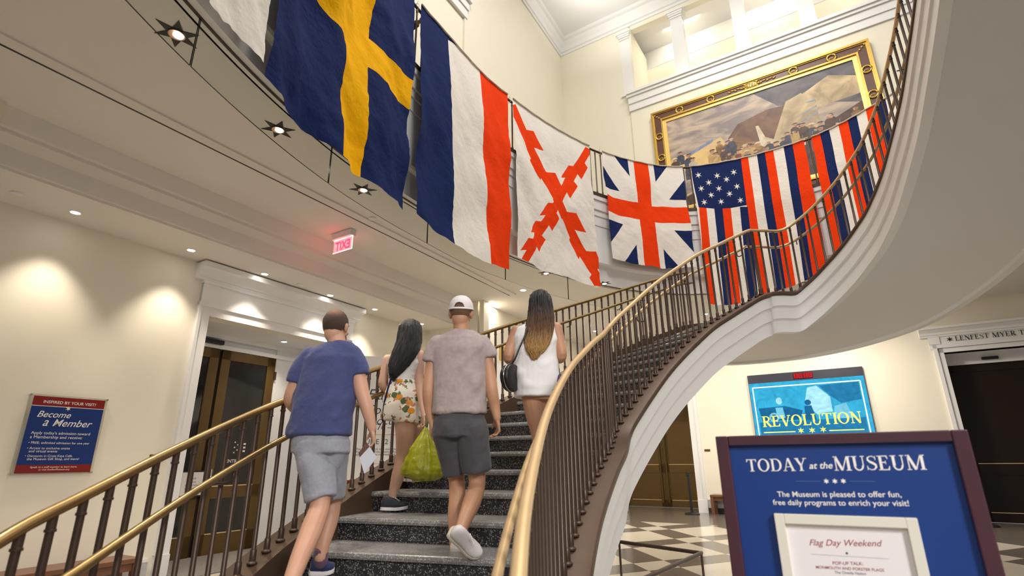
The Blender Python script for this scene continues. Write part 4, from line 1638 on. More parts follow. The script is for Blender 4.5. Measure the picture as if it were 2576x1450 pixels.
# ================================================================== LEFT WALL
# membership poster on stand-offs
PD = 0.035
cT0, cz1 = FL.hit(76, 990, PD)
cT1, _z = FL.hit(272, 1006, PD)
_t, cz0 = FL.hit(20, 1196, PD)
ms = thing('membership_sign', 'clear panel poster in red and blue inviting visitors to become a member', 'poster', FL.p((cT0 + cT1) / 2, 0, cz0))
bm = bmesh.new()
fbox(bm, FL, cT0, cT1, PD - 0.006, PD, cz0, cz1)
acr = bpy.data.materials.new('acrylic')
acr.use_nodes = True
nt = acr.node_tree
nt.nodes.remove(nt.nodes['Principled BSDF'])
tr = nt.nodes.new('ShaderNodeBsdfTransparent')
tr.inputs[0].default_value = (0.93, 0.93, 0.91, 1)
gl = nt.nodes.new('ShaderNodeBsdfGlossy')
gl.inputs['Roughness'].default_value = 0.03
mx = nt.nodes.new('ShaderNodeMixShader')
mx.inputs[0].default_value = 0.06
nt.links.new(tr.outputs[0], mx.inputs[1])
nt.links.new(gl.outputs[0], mx.inputs[2])
nt.links.new(mx.outputs[0], nt.nodes['Material Output'].inputs[0])
obj('acrylic_panel', bm, acr, ms)
for t in (cT0 + 0.01, cT1 - 0.01):
    for z in (cz0 + 0.01, cz1 - 0.01):
        bm = bmesh.new()
        tube(bm, [FL.p(t, 0, z), FL.p(t, PD + 0.012, z)], 0.011, 10)
        obj('standoff', bm, M['chrome'], ms, auto=40)
S = 300 / 1450.0
mp_ = lambda x, y: (x * S, 950 + y * S)
a0, a1 = FL.hit(*mp_(410, 218), PD), FL.hit(*mp_(1280, 285), PD)
b0, b1 = FL.hit(*mp_(175, 1170), PD), FL.hit(*mp_(1095, 1152), PD)
pt0, pt1 = (a0[0] + b0[0]) / 2, (a1[0] + b1[0]) / 2
pz1, pz0 = (a0[1] + a1[1]) / 2, (b0[1] + b1[1]) / 2
ph = pz1 - pz0
bm = bmesh.new()
fbox(bm, FL, pt0, pt1, PD, PD + 0.001, pz0, pz1)
pr_ = obj('print', bm, M['posterblue'], ms)
for z0_, z1_ in ((pz1 - 0.125 * ph, pz1), (pz0, pz0 + 0.105 * ph)):
    bm = bmesh.new()
    fbox(bm, FL, pt0, pt1, PD, PD + 0.0016, z0_, z1_)
    obj('red_band', bm, M['posterred'], pr_)
bm = bmesh.new()
fbox(bm, FL, pt0, pt1, PD, PD + 0.0018, pz1 - 0.132 * ph, pz1 - 0.125 * ph)
pw = pt1 - pt0


def pos_line(s, u0, u1, v, shear=0.0, bold=0.0, height=None):
    bm_ = bmesh.new()
    put_text(bm_, FL, text_verts(s, shear, bold), pt0 + pw * u0, pz1 - ph * v, pt0 + pw * u1, pz1 - ph * v, PD + 0.0022, height)
    obj('lettering', bm_, M['letter'], pr_)


pos_line('INSPIRED BY YOUR VISIT?', 0.14, 0.87, 0.09, bold=0.008)
flat_poly(bm, FL, star_poly(pt0 + pw * 0.49, pz1 - ph * 0.148, 0.028, 0.32), PD + 0.0025)
pos_line('Become', 0.10, 0.55, 0.275, 0.35, 0.004)
pos_line('a', 0.20, 0.27, 0.39, 0.35, 0.004, height=0.13)
pos_line('Member', 0.33, 0.88, 0.39, 0.35, 0.004)
pos_line("Apply today's admission toward", 0.08, 0.88, 0.50)
pos_line('a Membership and receive:', 0.08, 0.78, 0.555)
pos_line('\u2022 FREE, unlimited admission for one year', 0.08, 0.90, 0.625, bold=0.0)
pos_line('\u2022 Access to exclusive onsite', 0.08, 0.64, 0.695, bold=0.0)
pos_line('and virtual events', 0.11, 0.48, 0.735, bold=0.0)
pos_line('\u2022 Discounts in Cross Keys Caf\u00e9,', 0.08, 0.70, 0.795, bold=0.0)
pos_line('the Museum Gift Shop, and more!', 0.11, 0.80, 0.835, bold=0.0)
pos_line('Speak to a staff member to learn more,', 0.18, 0.80, 0.935, bold=0.0)
pos_line('or visit AmRevMuseum.org', 0.29, 0.70, 0.968, bold=0.0)
obj('star_rule', bm, M['letter'], pr_)

# brass room plates
for F_, x0, y0, x1, y1, lab in ((FL, 377, 1144, 412, 1157, 'small dark bronze plate on the wall beside the white door surround'), (FB, 1772, 1131, 1787, 1136, 'small bronze plate on the back wall beside the bronze doors')):
    a, b = F_.hit(x0, y0), F_.hit(x1, y1)
    bm = bmesh.new()
    fbox(bm, F_, a[0], b[0], 0, 0.012, min(a[1], b[1]), max(a[1], b[1]))
    tag(obj('wall_plate', bm, M['door']), lab, 'wall plate')
a, b = FE.hit(1256, 868), FE.hit(1276, 912)
pl = thing('brass_plaque', 'dark gold plaque on the far wall seen past the black shoulder bag', 'plaque', FE.p(a[0], 0, b[1]))
bm = bmesh.new()
fbox(bm, FE, a[0], b[0], 0, 0.02, b[1], a[1])
obj('plate', bm, M['gold'], pl)
bm = bmesh.new()
put_text(bm, FE, text_verts('PATRIOTS'), a[0] + 0.06, (a[1] + b[1]) / 2 + 0.02, b[0] - 0.06, (a[1] + b[1]) / 2 + 0.02, 0.022)
put_text(bm, FE, text_verts('GALLERY'), a[0] + 0.06, (a[1] + b[1]) / 2 - 0.10, b[0] - 0.06, (a[1] + b[1]) / 2 - 0.10, 0.022)
obj('lettering', bm, M['door'], pl)


def bench(F, t0, t1, d0, d1, h, label):
    b = thing('bench', label, 'bench', F.p((t0 + t1) / 2, (d0 + d1) / 2, 0))
    bm = bmesh.new()
    fbox(bm, F, t0, t1, d0, d1, h - 0.05, h)
    bevel(bm, 0.006)
    obj('seat', bm, M['wood'], b)
    for t in (t0 + 0.04, t1 - 0.04):
        for d in (d0 + 0.04, d1 - 0.04):
            bm = bmesh.new()
            fbox(bm, F, t - 0.035, t + 0.035, d - 0.035, d + 0.035, 0, h - 0.05)
            obj('leg', bm, M['wood'], b)
    bm = bmesh.new()
    fbox(bm, F, t0 + 0.07, t1 - 0.07, d0 + 0.03, d0 + 0.06, h - 0.13, h - 0.05)
    fbox(bm, F, t0 + 0.07, t1 - 0.07, d1 - 0.06, d1 - 0.03, h - 0.13, h - 0.05)
    obj('apron', bm, M['wood'], b)
    return b


tbR = FL.hit(349, 1413, 0.50)
bench(FL, 1.2, FL.hit(356, 1408, 0.45)[0], 0.04, 0.46, FL.hit(340, 1400, 0.3)[1], 'brown wooden bench against the wall under the membership poster')
t_, z_ = FB.hit(1788, 1250, 0.35)
bench(FB, t_, t_ + 1.1, 0.05, 0.45, 0.45, 'dark wooden bench against the back wall beside the bronze doors')

# notice in a black frame on the entrance door
a, b = FL.hit(462, 1186, -0.86), FL.hit(504, 1240, -0.86)
nf = thing('notice_frame', 'small white notice in a black frame at the glazed entrance doors', 'notice', FL.p(a[0], -0.88, b[1]))
bm = bmesh.new()
n0, n1, nz1, nz0 = a[0] - 0.02, b[0] + 0.03, a[1], a[1] - 0.36
fbox(bm, FL, n0, n1, -0.92, -0.87, nz0, nz1)
obj('frame', bm, M['black'], nf)
bm = bmesh.new()
fbox(bm, FL, n0 + 0.02, n1 - 0.02, -0.87, -0.867, nz0 + 0.02, nz1 - 0.02)
obj('paper', bm, M['paper'], nf)
bm = bmesh.new()
cm = (n0 + n1) / 2
for i, (s, w) in enumerate((('PLEASE', 0.3), ('NO flash', 0.32), ('photography', 0.55), ('in the theater', 0.55))):
    ww = (n1 - n0) * w / 2
    bm = bmesh.new()
    put_text(bm, FL, text_verts(s), cm - ww, nz1 - 0.12 - 0.045 * i, cm + ww, nz1 - 0.12 - 0.045 * i, -0.8655)
    obj('lettering', bm, M['blackletter'], nf)

# white exhibition panel behind the lobby-side railing
q0, q1 = at_y(866, 1200, 8.6), at_y(1262, 1000, 9.6)
T_ = (Vector((q1.x, q1.y, 0)) - Vector((q0.x, q0.y, 0)))
wl_ = T_.length
T_.normalize()
GF = Frame((q0.x, q0.y, 0), T_, Vector((T_.y, -T_.x, 0)))
gp = thing('exhibit_panel', 'tall white exhibition panel with script lettering behind the lobby-side railing', 'panel', GF.p(wl_ / 2, 0, 0))
bm = bmesh.new()
ztop_ = GF.hit(1250, 916)[1]
fbox(bm, GF, 0, wl_, -0.08, 0, 0, ztop_)
obj('board', bm, M['white'], gp)
def gl_line(vf, *a):
    bm = bmesh.new()
    put_text(bm, GF, vf, *a)
    return obj('lettering', bm, M['blackletter'], gp)


t0_, _ = GF.hit(918, 1000)
big = GF.hit(960, 1008)[1] - GF.hit(960, 1090)[1]
for s, y, x0, k in (('Flags and', 1005, 925, 1.0), ('Founding', 1042, 925, 1.0), ('Documents', 1060 + 8, 925, 1.0)):
    tt, zz = GF.hit(x0, y, 0.001)
    gl_line( text_verts(s, 0.3, -0.004), tt, zz, tt + 0.085 * len(s) * 1.15, zz, 0.002)
tt, zz = GF.hit(930, 1082, 0.001)
gl_line( text_verts('1776 \u2013 TODAY'), tt, zz, tt + 0.85, zz, 0.002)
tt, zz = GF.hit(912, 1118, 0.001)
gl_line( text_verts('JUNE 12 \u2013 SEPTEMBER 6'), tt, zz, tt + 1.15, zz, 0.002)
for i, s in enumerate(('The exhibit has on view more than thirty flags and documents', 'from Museum of the American Revolution, Philadelphia, and', 'other collections in a reader of unique things')):
    tt, zz = GF.hit(895, 1133 + i * 7, 0.001)
    gl_line( text_verts(s), tt, zz, tt + 0.02 * len(s) * 0.95, zz, 0.002)
bm = bmesh.new()
for y in (1094, 1168):
    tt, zz = GF.hit(915, y, 0.001)
    fbox(bm, GF, tt, tt + 1.0, 0, 0.002, zz - 0.004, zz + 0.004)
obj('rule', bm, M['orangeline'], gp)
# red and black card box on the floor in front of it
p = at_y(870, 1216, 7.4)
bm = bmesh.new()
abox(bm, p.x - 0.05, p.x + 0.07, p.y - 0.05, p.y + 0.05, p.z - 0.07, p.z + 0.035)
bt = thing('donation_stand', 'small dark stand topped with a red box behind the lobby-side railing', 'stand', (p.x, p.y, 0))
obj('box', bm, M['black'], bt)
bm = bmesh.new()
abox(bm, p.x - 0.052, p.x + 0.072, p.y - 0.052, p.y + 0.052, p.z + 0.01, p.z + 0.036)
obj('lid', bm, M['posterred'], bt)
bm = bmesh.new()
tube(bm, [(p.x, p.y, 0.02), (p.x, p.y, p.z - 0.06)], 0.02, 10)
lathe(bm, [(0.16, 0), (0.16, 0.015), (0.03, 0.03)], (p.x, p.y, 0), 20)
obj('pole', bm, M['black'], bt, auto=40)

# ================================================================== BACK WALL
# wall screen
sx0, sz1 = FB.hit(1879, 946, 0.08)
sx1, _ = FB.hit(2168, 920, 0.08)
_, szb = FB.hit(1882, 967, 0.08)
sw = sx1 - sx0
sz0 = szb - sw * 0.62
sc = thing('wall_screen', 'large blue wall screen reading REVOLUTION under a red digital clock', 'screen', FB.p((sx0 + sx1) / 2, 0, sz0))
bm = bmesh.new()
fbox(bm, FB, sx0, sx1, 0, 0.07, sz0 - 0.02, sz1)
obj('casing', bm, mat('screen_casing', srgb(45, 45, 60), 0.5), sc)
blues = [srgb(*c) for c in ((52, 136, 168), (34, 108, 148), (104, 172, 194), (26, 88, 128), (146, 196, 210), (48, 148, 184))]
SB = [emat('screen_blue', c, 0.8) for c in blues]
# soft mottling over the first blue
for m_, c in zip(SB, blues):
    nt = m_.node_tree
    e = [n for n in nt.nodes if n.type == 'EMISSION'][0]
    tc = nt.nodes.new('ShaderNodeTexCoord')
    n = nt.nodes.new('ShaderNodeTexNoise')
    n.inputs['Scale'].default_value = 5
    n.inputs['Detail'].default_value = 10
    n.inputs['Distortion'].default_value = 1.2
    mx = nt.nodes.new('ShaderNodeMix')
    mx.data_type = 'RGBA'
    mx.inputs['A'].default_value = tuple(x * 0.55 for x in c[:3]) + (1,)
    mx.inputs['B'].default_value = tuple(min(1, x * 1.45) for x in c[:3]) + (1,)
    nt.links.new(tc.outputs['Object'], n.inputs['Vector'])
    nt.links.new(n.outputs['Fac'], mx.inputs['Factor'])
    nt.links.new(mx.outputs['Result'], e.inputs[0])
ell = lambda cx, cy, rx, ry, n=18: [(cx + rx * math.cos(2 * PI * k / n), cy + ry * math.sin(2 * PI * k / n)) for k in range(n)]
PIC = [([(0.05, 0.22), (0.22, 0.14), (0.42, 0.27), (0.6, 0.33), (0.95, 0.30), (0.95, 0.6), (0.05, 0.6)], 0),
       ([(0.52, 0.12), (0.6, 0.1), (0.70, 0.28), (0.70, 0.50), (0.56, 0.52), (0.48, 0.34)], 4),
       ([(0.62, 0.1), (0.95, 0.08), (0.95, 0.34), (0.78, 0.38), (0.70, 0.26)], 1), ([(0.72, 0.42), (0.82, 0.38), (0.86, 0.6), (0.70, 0.64)], 2),
       ([(0.06, 0.40), (0.30, 0.38), (0.45, 0.46), (0.42, 0.60), (0.08, 0.60)], 3), (ell(0.19, 0.55, 0.045, 0.075), 2), (ell(0.19, 0.55, 0.028, 0.047), 3),
       (ell(0.255, 0.30, 0.028, 0.055), 4), ([(0.215, 0.40), (0.28, 0.40), (0.29, 0.56), (0.22, 0.58)], 2),
       (ell(0.505, 0.345, 0.028, 0.042), 3), ([(0.47, 0.40), (0.53, 0.39), (0.56, 0.62), (0.46, 0.62)], 3), ([(0.05, 0.62), (0.95, 0.60), (0.95, 0.98), (0.05, 0.98)], 1)]
bm = pattern_sheet(6, 4, PIC)
for v in bm.verts:
    v.co = FB.p(sx0 + 0.01 + (sw - 0.02) * v.co.x, 0.072, szb - (szb - sz0) * v.co.y)
pic = obj('picture', bm, [SB[5]] + SB[1:], sc)
bm = bmesh.new()
wl2, wz = FB.hit(1893, 977, 0.075)
wr2, _ = FB.hit(2163, 957, 0.075)
for t0_, t1_, z0_, z1_ in ((wl2, wr2, wz - 0.012, wz + 0.012), (wl2 - 0.012, wl2 + 0.012, sz0 + 0.06, wz), (wr2 - 0.012, wr2 + 0.012, sz0 + 0.06, wz)):
    fbox(bm, FB, t0_, t1_, 0.072, 0.076, z0_, z1_)
obj('border', bm, emat('screen_white', (0.85, 0.93, 0.95), 1.0), sc)
bm = bmesh.new()
text_px(bm, FB, serif_verts('REVOLUTION', 0.02), (1920, 1075), (2170, 1064), 0.078)
r0, rz = FB.hit(1922, 1089, 0.078)
r1, _ = FB.hit(2001, 1086, 0.078)
fbox(bm, FB, r0, r1, 0.072, 0.079, rz - 0.01, rz + 0.01)
r2, _ = FB.hit(2086, 1082, 0.078)
r3, _ = FB.hit(2174, 1078, 0.078)
fbox(bm, FB, r2, r3, 0.072, 0.079, rz - 0.01, rz + 0.01)
for x, y in ((2015, 1084), (2043, 1083), (2071, 1081)):
    t_, z_ = FB.hit(x, y, 0.079)
    flat_poly(bm, FB, star_poly(t_, z_, 0.075, 0.34, 6, 0.5), 0.079)
obj('lettering', bm, emat('screen_yellow', (0.92, 0.78, 0.10), 1.0), sc)
# clock
k0, kz1 = FB.hit(1994, 941, 0.08)
k1, _ = FB.hit(2043, 936, 0.08)
bm = bmesh.new()
fbox(bm, FB, k0, k1, 0.07, 0.085, kz1 - 0.125, kz1 + 0.01)
ck = obj('clock', bm, mat('clock_face', (0.10, 0.0, 0.004), 0.3), sc)
bm = bmesh.new()
cw = (k1 - k0) / 4.6
for i in range(4):
    x0 = k0 + 0.025 + cw * i + (0.03 if i > 1 else 0)
    for (a, b, c, d) in ((0, 0.07, 0, 0.012), (0, 0.07, 0.048, 0.06), (0, 0.07, 0.095, 0.107), (0, 0.014, 0, 0.107), (0.058, 0.072, 0, 0.107)):
        fbox(bm, FB, x0 + a, x0 + b, 0.085, 0.087, kz1 - 0.112 + c, kz1 - 0.112 + d)
obj('digits', bm, emat('clock_red', (0.75, 0.01, 0.02), 0.7), ck)


# stanchions
def stanchion(p, label, h=0.98):
    s = thing('stanchion', label, 'stanchion', p, 'black belt stanchions')
    bm = bmesh.new()
    lathe(bm, [(0.18, 0), (0.18, 0.02), (0.165, 0.03), (0.04, 0.05)], p, 24)
    obj('base', bm, M['black'], s, auto=40)
    bm = bmesh.new()
    tube(bm, [Vector(p) + Vector((0, 0, 0.04)), Vector(p) + Vector((0, 0, h - 0.08))], 0.032, 14)
    obj('post', bm, M['black'], s, auto=40)
    bm = bmesh.new()
    lathe(bm, [(0.033, h - 0.10), (0.045, h - 0.09), (0.045, h - 0.01), (0.035, h)], p, 16)
    obj('belt_head', bm, M['black'], s, auto=40)


p = FB.p(FB.hit(1737, 1240, 0.5)[0], 0.55, 0)
stanchion(p, 'black belt stanchion in front of the bronze doors beside the white casing')
p = FB.p(FB.hit(1562, 1275, 0.8)[0], 0.8, 0)
stanchion(p, 'black belt stanchion mostly hidden behind the white stair stringer')
p = FB.p(FB.hit(2488, 1310, 0.8)[0], 0.5, 0)
stanchion(p, 'black belt stanchion before the theatre doors, only its base end in view')

# low guard rail on the floor under the stair
zl_ = 0.5
g0, g1, g2 = at_z(1538, 1361, zl_), at_z(1764, 1392, zl_), at_z(1625, 1455, zl_)
g3 = g2 + (g2 - g1) * 0.35
gr = thing('guard_rail', 'low bronze guard rail on the checkered floor under the stair', 'railing', (g1.x, g1.y, 0))
bm = bmesh.new()
g00 = g0 + (g0 - g1) * 0.3
tube(bm, [g00, g0, g1, g2, g3], 0.018, 10, round_ends=True)
obj('top_rail', bm, M['bronze'], gr, smooth=True)
for q in (g0.lerp(g1, 0.1), g1, g2.lerp(g3, 0.5), g00):
    bm = bmesh.new()
    lathe(bm, [(0.03, 0), (0.03, 0.01), (0.018, 0.02), (0.018, 0.07), (0.011, 0.08), (0.011, zl_)], (q.x, q.y, 0), 10)
    obj('post', bm, M['bronze'], gr, auto=40)

# ================================================================== THE FRAMED PAINTING
f0, fz1 = FP.hit(1637, 287, 0.15)
f1, fz1b = FP.hit(2184, 97, 0.15)
fz1 = (fz1 + fz1b) / 2
fz0 = fz1 - (f1 - f0) * 0.66
pa = thing('framed_painting', 'huge oil painting in a mahogany and gilt frame on the upper back wall', 'painting', FP.p((f0 + f1) / 2, 0.1, fz0))
FW = 0.36
def frame_ring(a0, a1, d0, d1, mtl, name):
    """mitred frame between insets a0 < a1 from the outer edge"""
    bm = bmesh.new()
    for (p, q) in (((0, 0), (1, 0)), ((1, 0), (1, 1)), ((1, 1), (0, 1)), ((0, 1), (0, 0))):
        c = []
        for (x, y) in (p, q):
            for a in (a0, a1):
                t = (f0 + a) if x == 0 else (f1 - a)
                z = (fz0 + a) if y == 0 else (fz1 - a)
                c.append((t, z))
        (o0, i0, o1, i1) = c
        quadbox(bm, [FP.p(*x) for x in ((o0[0], d0, o0[1]), (o1[0], d0, o1[1]), (i1[0], d0, i1[1]), (i0[0], d0, i0[1]), (o0[0], d1, o0[1]), (o1[0], d1, o1[1]), (i1[0], d1, i1[1]), (i0[0], d1, i0[1]))])
    bmesh.ops.recalc_face_normals(bm, faces=bm.faces)
    return obj(name, bm, mtl, pa)


frame_ring(0, 0.05, 0.05, 0.17, M['gold'], 'outer_moulding')
frame_ring(0.05, 0.075, 0.05, 0.145, M['gold'], 'outer_moulding')
frame_ring(0.07, 0.24, 0.05, 0.125, M['mahogany'], 'wood_band')
frame_ring(0.235, 0.275, 0.05, 0.15, M['gold'], 'inner_moulding')
frame_ring(0.27, FW, 0.05, 0.115, mat('gilt_liner', (0.86, 0.62, 0.2), 0.4, 0.6), 'liner')
# ornaments: wreath rings, corner beads, cartouche
def wreath(t, z):
    bm = bmesh.new()
    P = [FP.p(t + 0.085 * math.cos(2 * PI * k / 20), 0.135, z + 0.085 * math.sin(2 * PI * k / 20)) for k in range(21)]
    tube(bm, P, 0.022, 6)
    P = [FP.p(t + 0.045 * math.cos(2 * PI * k / 8) - 0.01, 0.13, z + 0.03 * math.sin(2 * PI * k / 8) - 0.03) for k in range(9)]
    tube(bm, P, 0.010, 5)
    o = obj('wreath', bm, M['gold'], pa, smooth=True)


zt_ = fz1 - 0.155
for x, y in ((1709, 275), (1787, 248), (1995, 177), (2091, 144)):
    wreath(FP.hit(x, y, 0.13)[0], zt_)
for y, tt in ((345, f0 + 0.155), (400, f0 + 0.155), (173, f1 - 0.155), (236, f1 - 0.155)):
    x = 1657 if tt < f0 + 1 else (2185 if y < 200 else 2200)
    wreath(tt, FP.hit(x, y, 0.13)[1])
bm = bmesh.new()
for i in range(4):
    for sx in (0, 1):
        t = f0 + 0.09 + 0.05 * i if sx == 0 else f1 - 0.09 - 0.05 * i
        c = FP.p(t, 0.13, fz1 - 0.09 - 0.05 * i)
        ellipsoid(bm, c, DR * 0.028, NR * 0.02, Vector((0, 0, 0.028)), 10, 7)
obj('corner_beads', bm, M['gold'], pa, smooth=True)
ct = FP.hit(1889, 213, 0.14)[0]
bm = bmesh.new()
ellipsoid(bm, FP.p(ct, 0.125, zt_), DR * 0.16, NR * 0.04, Vector((0, 0, 0.10)), 20, 10)
for k in range(10):
    a = 2 * PI * k / 10
    ellipsoid(bm, FP.p(ct + 0.16 * math.cos(a), 0.13, zt_ + 0.10 * math.sin(a)), DR * 0.04, NR * 0.025, Vector((0, 0, 0.03)), 8, 6)
for sgn in (-1, 1):
    for i in range(5):
        ellipsoid(bm, FP.p(ct + sgn * (0.22 + 0.07 * i), 0.13, zt_ + 0.02 * (i % 2)), DR * 0.045 + Vector((0, 0, 0.015 * sgn)), NR * 0.02, Vector((0, 0, 0.022)), 8, 6)
car = obj('cartouche', bm, M['gold'], pa, smooth=True)
bm = bmesh.new()
put_text(bm, FP, text_verts('1781', bold=0.02), ct - 0.09, zt_ - 0.035, ct + 0.09, zt_ - 0.035, 0.168)
obj('numerals', bm, M['mahogany'], car)
# canvas: a plain made-up landscape of sky, hill, pale tents and a crowd
def paint(name, a, b, scale=3.0, dist=1.0, stretch=(1, 1, 1)):
    m = bpy.data.materials.new(name)
    m.use_nodes = True
    nt = m.node_tree
    bs = nt.nodes['Principled BSDF']
    bs.inputs['Roughness'].default_value = 0.5
    tc = nt.nodes.new('ShaderNodeTexCoord')
    mp = nt.nodes.new('ShaderNodeMapping')
    mp.inputs['Scale'].default_value = stretch
    n = nt.nodes.new('ShaderNodeTexNoise')
    n.inputs['Scale'].default_value = scale
    n.inputs['Detail'].default_value = 9
    n.inputs['Distortion'].default_value = dist
    cr = nt.nodes.new('ShaderNodeValToRGB')
    cr.color_ramp.elements[0].color = tuple(a)[:3] + (1,)
    cr.color_ramp.elements[1].color = tuple(b)[:3] + (1,)
    cr.color_ramp.elements[0].position = 0.35
    cr.color_ramp.elements[1].position = 0.65
    nt.links.new(tc.outputs['Object'], mp.inputs[0])
    nt.links.new(mp.outputs[0], n.inputs['Vector'])
    nt.links.new(n.outputs['Fac'], cr.inputs[0])
    nt.links.new(cr.outputs[0], bs.inputs['Base Color'])
    return m


PM = [paint('paint_sky', srgb(136, 124, 124), srgb(200, 178, 154), 1.1, 1.5, (1, 1, 2.5)), paint('paint_dark_sky', srgb(72, 70, 78), srgb(112, 106, 108), 1.6, 1.0, (1, 1, 2)),
      paint('paint_glow', srgb(240, 204, 118), srgb(210, 178, 130), 1.6, 1.2, (1, 1, 2.5)), paint('paint_hill', srgb(112, 80, 46), srgb(172, 130, 74), 3.5), paint('paint_far_hill', srgb(98, 68, 52), srgb(128, 92, 66), 3),
      paint('paint_tent', srgb(216, 192, 148), srgb(164, 144, 112), 2.5), paint('paint_pale', srgb(228, 214, 184), srgb(190, 172, 140), 4), paint('paint_flesh', srgb(206, 160, 120), srgb(150, 100, 70), 12),
      paint('paint_navy', srgb(38, 42, 60), srgb(72, 74, 92), 9), paint('paint_brown', srgb(52, 36, 28), srgb(92, 64, 46), 7), paint('paint_buff', srgb(206, 170, 104), srgb(164, 126, 72), 8), paint('paint_blue', srgb(110, 128, 158), srgb(150, 156, 170), 4), paint('paint_red', srgb(150, 56, 40), srgb(110, 50, 40), 8)]
rnd = random.Random(11)
CP = [([(0.45, -0.1), (1.1, -0.1), (1.1, 0.5), (0.80, 0.30), (0.62, 0.22)], 1), ([(-0.1, 0.48), (0.16, 0.42), (0.30, 0.36), (0.34, 0.52), (0.25, 0.78), (-0.1, 1.0)], 2), ([(0.10, 0.44), (0.26, 0.35), (0.25, 0.39), (0.10, 0.48)], 11),
      ([(0.0, 0.66), (0.07, 0.60), (0.14, 0.66), (0.19, 0.72), (0.15, 0.85), (0.0, 0.9)], 0), ([(0.34, 0.40), (0.40, 0.28), (0.56, 0.22), (0.72, 0.24), (0.85, 0.7), (0.3, 0.8)], 4),
      ([(0.22, 0.66), (0.27, 0.52), (0.34, 0.42), (0.44, 0.50), (0.60, 0.58), (0.7, 0.8), (0.2, 1.1), (0.10, 1.1)], 3),
      ([(0.56, 0.58), (0.66, 0.20), (0.74, 0.16), (0.80, 0.30), (0.80, 0.62), (0.58, 0.66)], 5), ([(0.74, 0.18), (0.88, 0.07), (1.0, 0.16), (1.02, 0.34), (0.80, 0.36)], 5), ([(0.58, 0.60), (0.76, 0.55), (0.76, 0.75), (0.56, 0.78)], 6),
      ([(0.49, 0.36), (0.505, 0.36), (0.53, 0.50), (0.58, 0.56), (0.55, 0.78), (0.47, 0.80), (0.50, 0.55)], 6)]
for i in range(6):
    CP.append(([(0.60 + 0.03 * i, 0.58 - 0.06 * i), (0.615 + 0.03 * i, 0.57 - 0.06 * i), (0.80, 0.42 - 0.03 * i), (0.80, 0.44 - 0.03 * i)], 11 if i % 2 else 5))
CP.append(([(0.0, 1.1), (0.0, 0.93), (0.3, 0.80), (0.6, 0.70), (1.0, 0.42), (1.1, 1.1)], 9))
for i in range(60):
    x_ = rnd.uniform(1690, 2170)
    y_ = 392 - (x_ - 1690) * 0.245 + rnd.uniform(-8, 50)
    tt_, zz_ = FP.hit(x_, y_, 0.09)
    u = (tt_ - f0 - FW) / (f1 - f0 - 2 * FW)
    v = (fz1 - FW - zz_) / (fz1 - fz0 - 2 * FW)
    s = rnd.uniform(0.015, 0.022)
    body = rnd.choice([8, 8, 9, 9, 10, 6, 12, 3, 8, 10])
    CP.append(([(u - s * 1.3, v + s * 2.0), (u - s * 0.6, v + s * 0.9), (u + s * 0.6, v + s * 0.9), (u + s * 1.4, v + s * 2.2), (u + s * 1.2, v + s * 7), (u - s * 1.2, v + s * 7)], body))
    CP.append((ell(u, v, s * 0.62, s * 1.0, 10), 7))
    CP.append(([(u - s, v - s * 0.5), (u - s * 0.3, v - s * 1.3), (u + s * 0.5, v - s * 1.25), (u + s, v - s * 0.45), (u, v - s * 0.65)], rnd.choice([9, 8, 9, 6])))
bm = pattern_sheet(8, 6, CP)
for v in bm.verts:
    v.co = FP.p(f0 + FW + (f1 - f0 - 2 * FW) * v.co.x, 0.09, fz1 - FW - (fz1 - fz0 - 2 * FW) * v.co.y)
obj('canvas', bm, PM, pa)

# ================================================================== THE NEAR SIGN
zl0 = 1.95
PL_ = CAMP + CF * zl0 + CR * (1799 - W / 2) / FPX * zl0 + CU * (H / 2 - 1101) / FPX * zl0
zr0 = zl0 / 1.20
PR_ = CAMP + CF * zr0 + CR * (2433 - W / 2) / FPX * zr0 + CU * (H / 2 - 1078) / FPX * zr0
T_ = Vector((PR_.x - PL_.x, PR_.y - PL_.y, 0))
SW = T_.length
T_.normalize()
SF_ = Frame((PL_.x, PL_.y, 0), T_, Vector((T_.y, -T_.x, 0)))
STZ = (PL_.z + PR_.z) / 2
SB0 = STZ - SW * 1.30
sg = thing('sign_stand', 'framed blue sign stand headed TODAY at the MUSEUM', 'sign', SF_.p(SW / 2, -0.05, 0))
fw = 0.042
bm = bmesh.new()
for a, b, c, d in ((0, fw, SB0, STZ), (SW - fw, SW, SB0, STZ), (fw, SW - fw, STZ - fw * 0.8, STZ), (fw, SW - fw, SB0, SB0 + fw)):
    fbox(bm, SF_, a, b, -0.045, 0.0, c, d)
bevel(bm, 0.004)
obj('frame', bm, M['purplewood'], sg)
bm = bmesh.new()
fbox(bm, SF_, fw - 0.005, SW - fw + 0.005, -0.04, -0.02, SB0 + 0.01, STZ - 0.01)
obj('panel', bm, M['signblue'], sg)
bm = bmesh.new()
tube(bm, [SF_.p(SW / 2, -0.07, 0.02), SF_.p(SW / 2, -0.07, SB0 + 0.3)], 0.022, 12)
obj('pole', bm, M['black'], sg, smooth=True)
bm = bmesh.new()
q = SF_.p(SW / 2, -0.07, 0)
lathe(bm, [(0.24, 0), (0.24, 0.012), (0.20, 0.02), (0.03, 0.035)], q, 28)
obj('base', bm, M['black'], sg, auto=40)
cs = lambda x, y: (1840 + x * 580 / 2273.0, 1080 + y * 580 / 2273.0)
bm = bmesh.new()
SD = -0.0185
text_part(sg, M['letter'], SF_, serif_verts('TODAY'), cs(160, 420), cs(755, 412), SD)
text_part(sg, M['letter'], SF_, text_verts('at the', 0.3, 0.012), cs(770, 392), cs(1003, 388), SD)
text_part(sg, M['letter'], SF_, serif_verts('MUSEUM'), cs(1020, 411), cs(1928, 402), SD)
text_part(sg, M['letter'], SF_, text_verts('The Museum is pleased to offer fun,', bold=0.008), cs(455, 668), cs(1680, 672), SD)
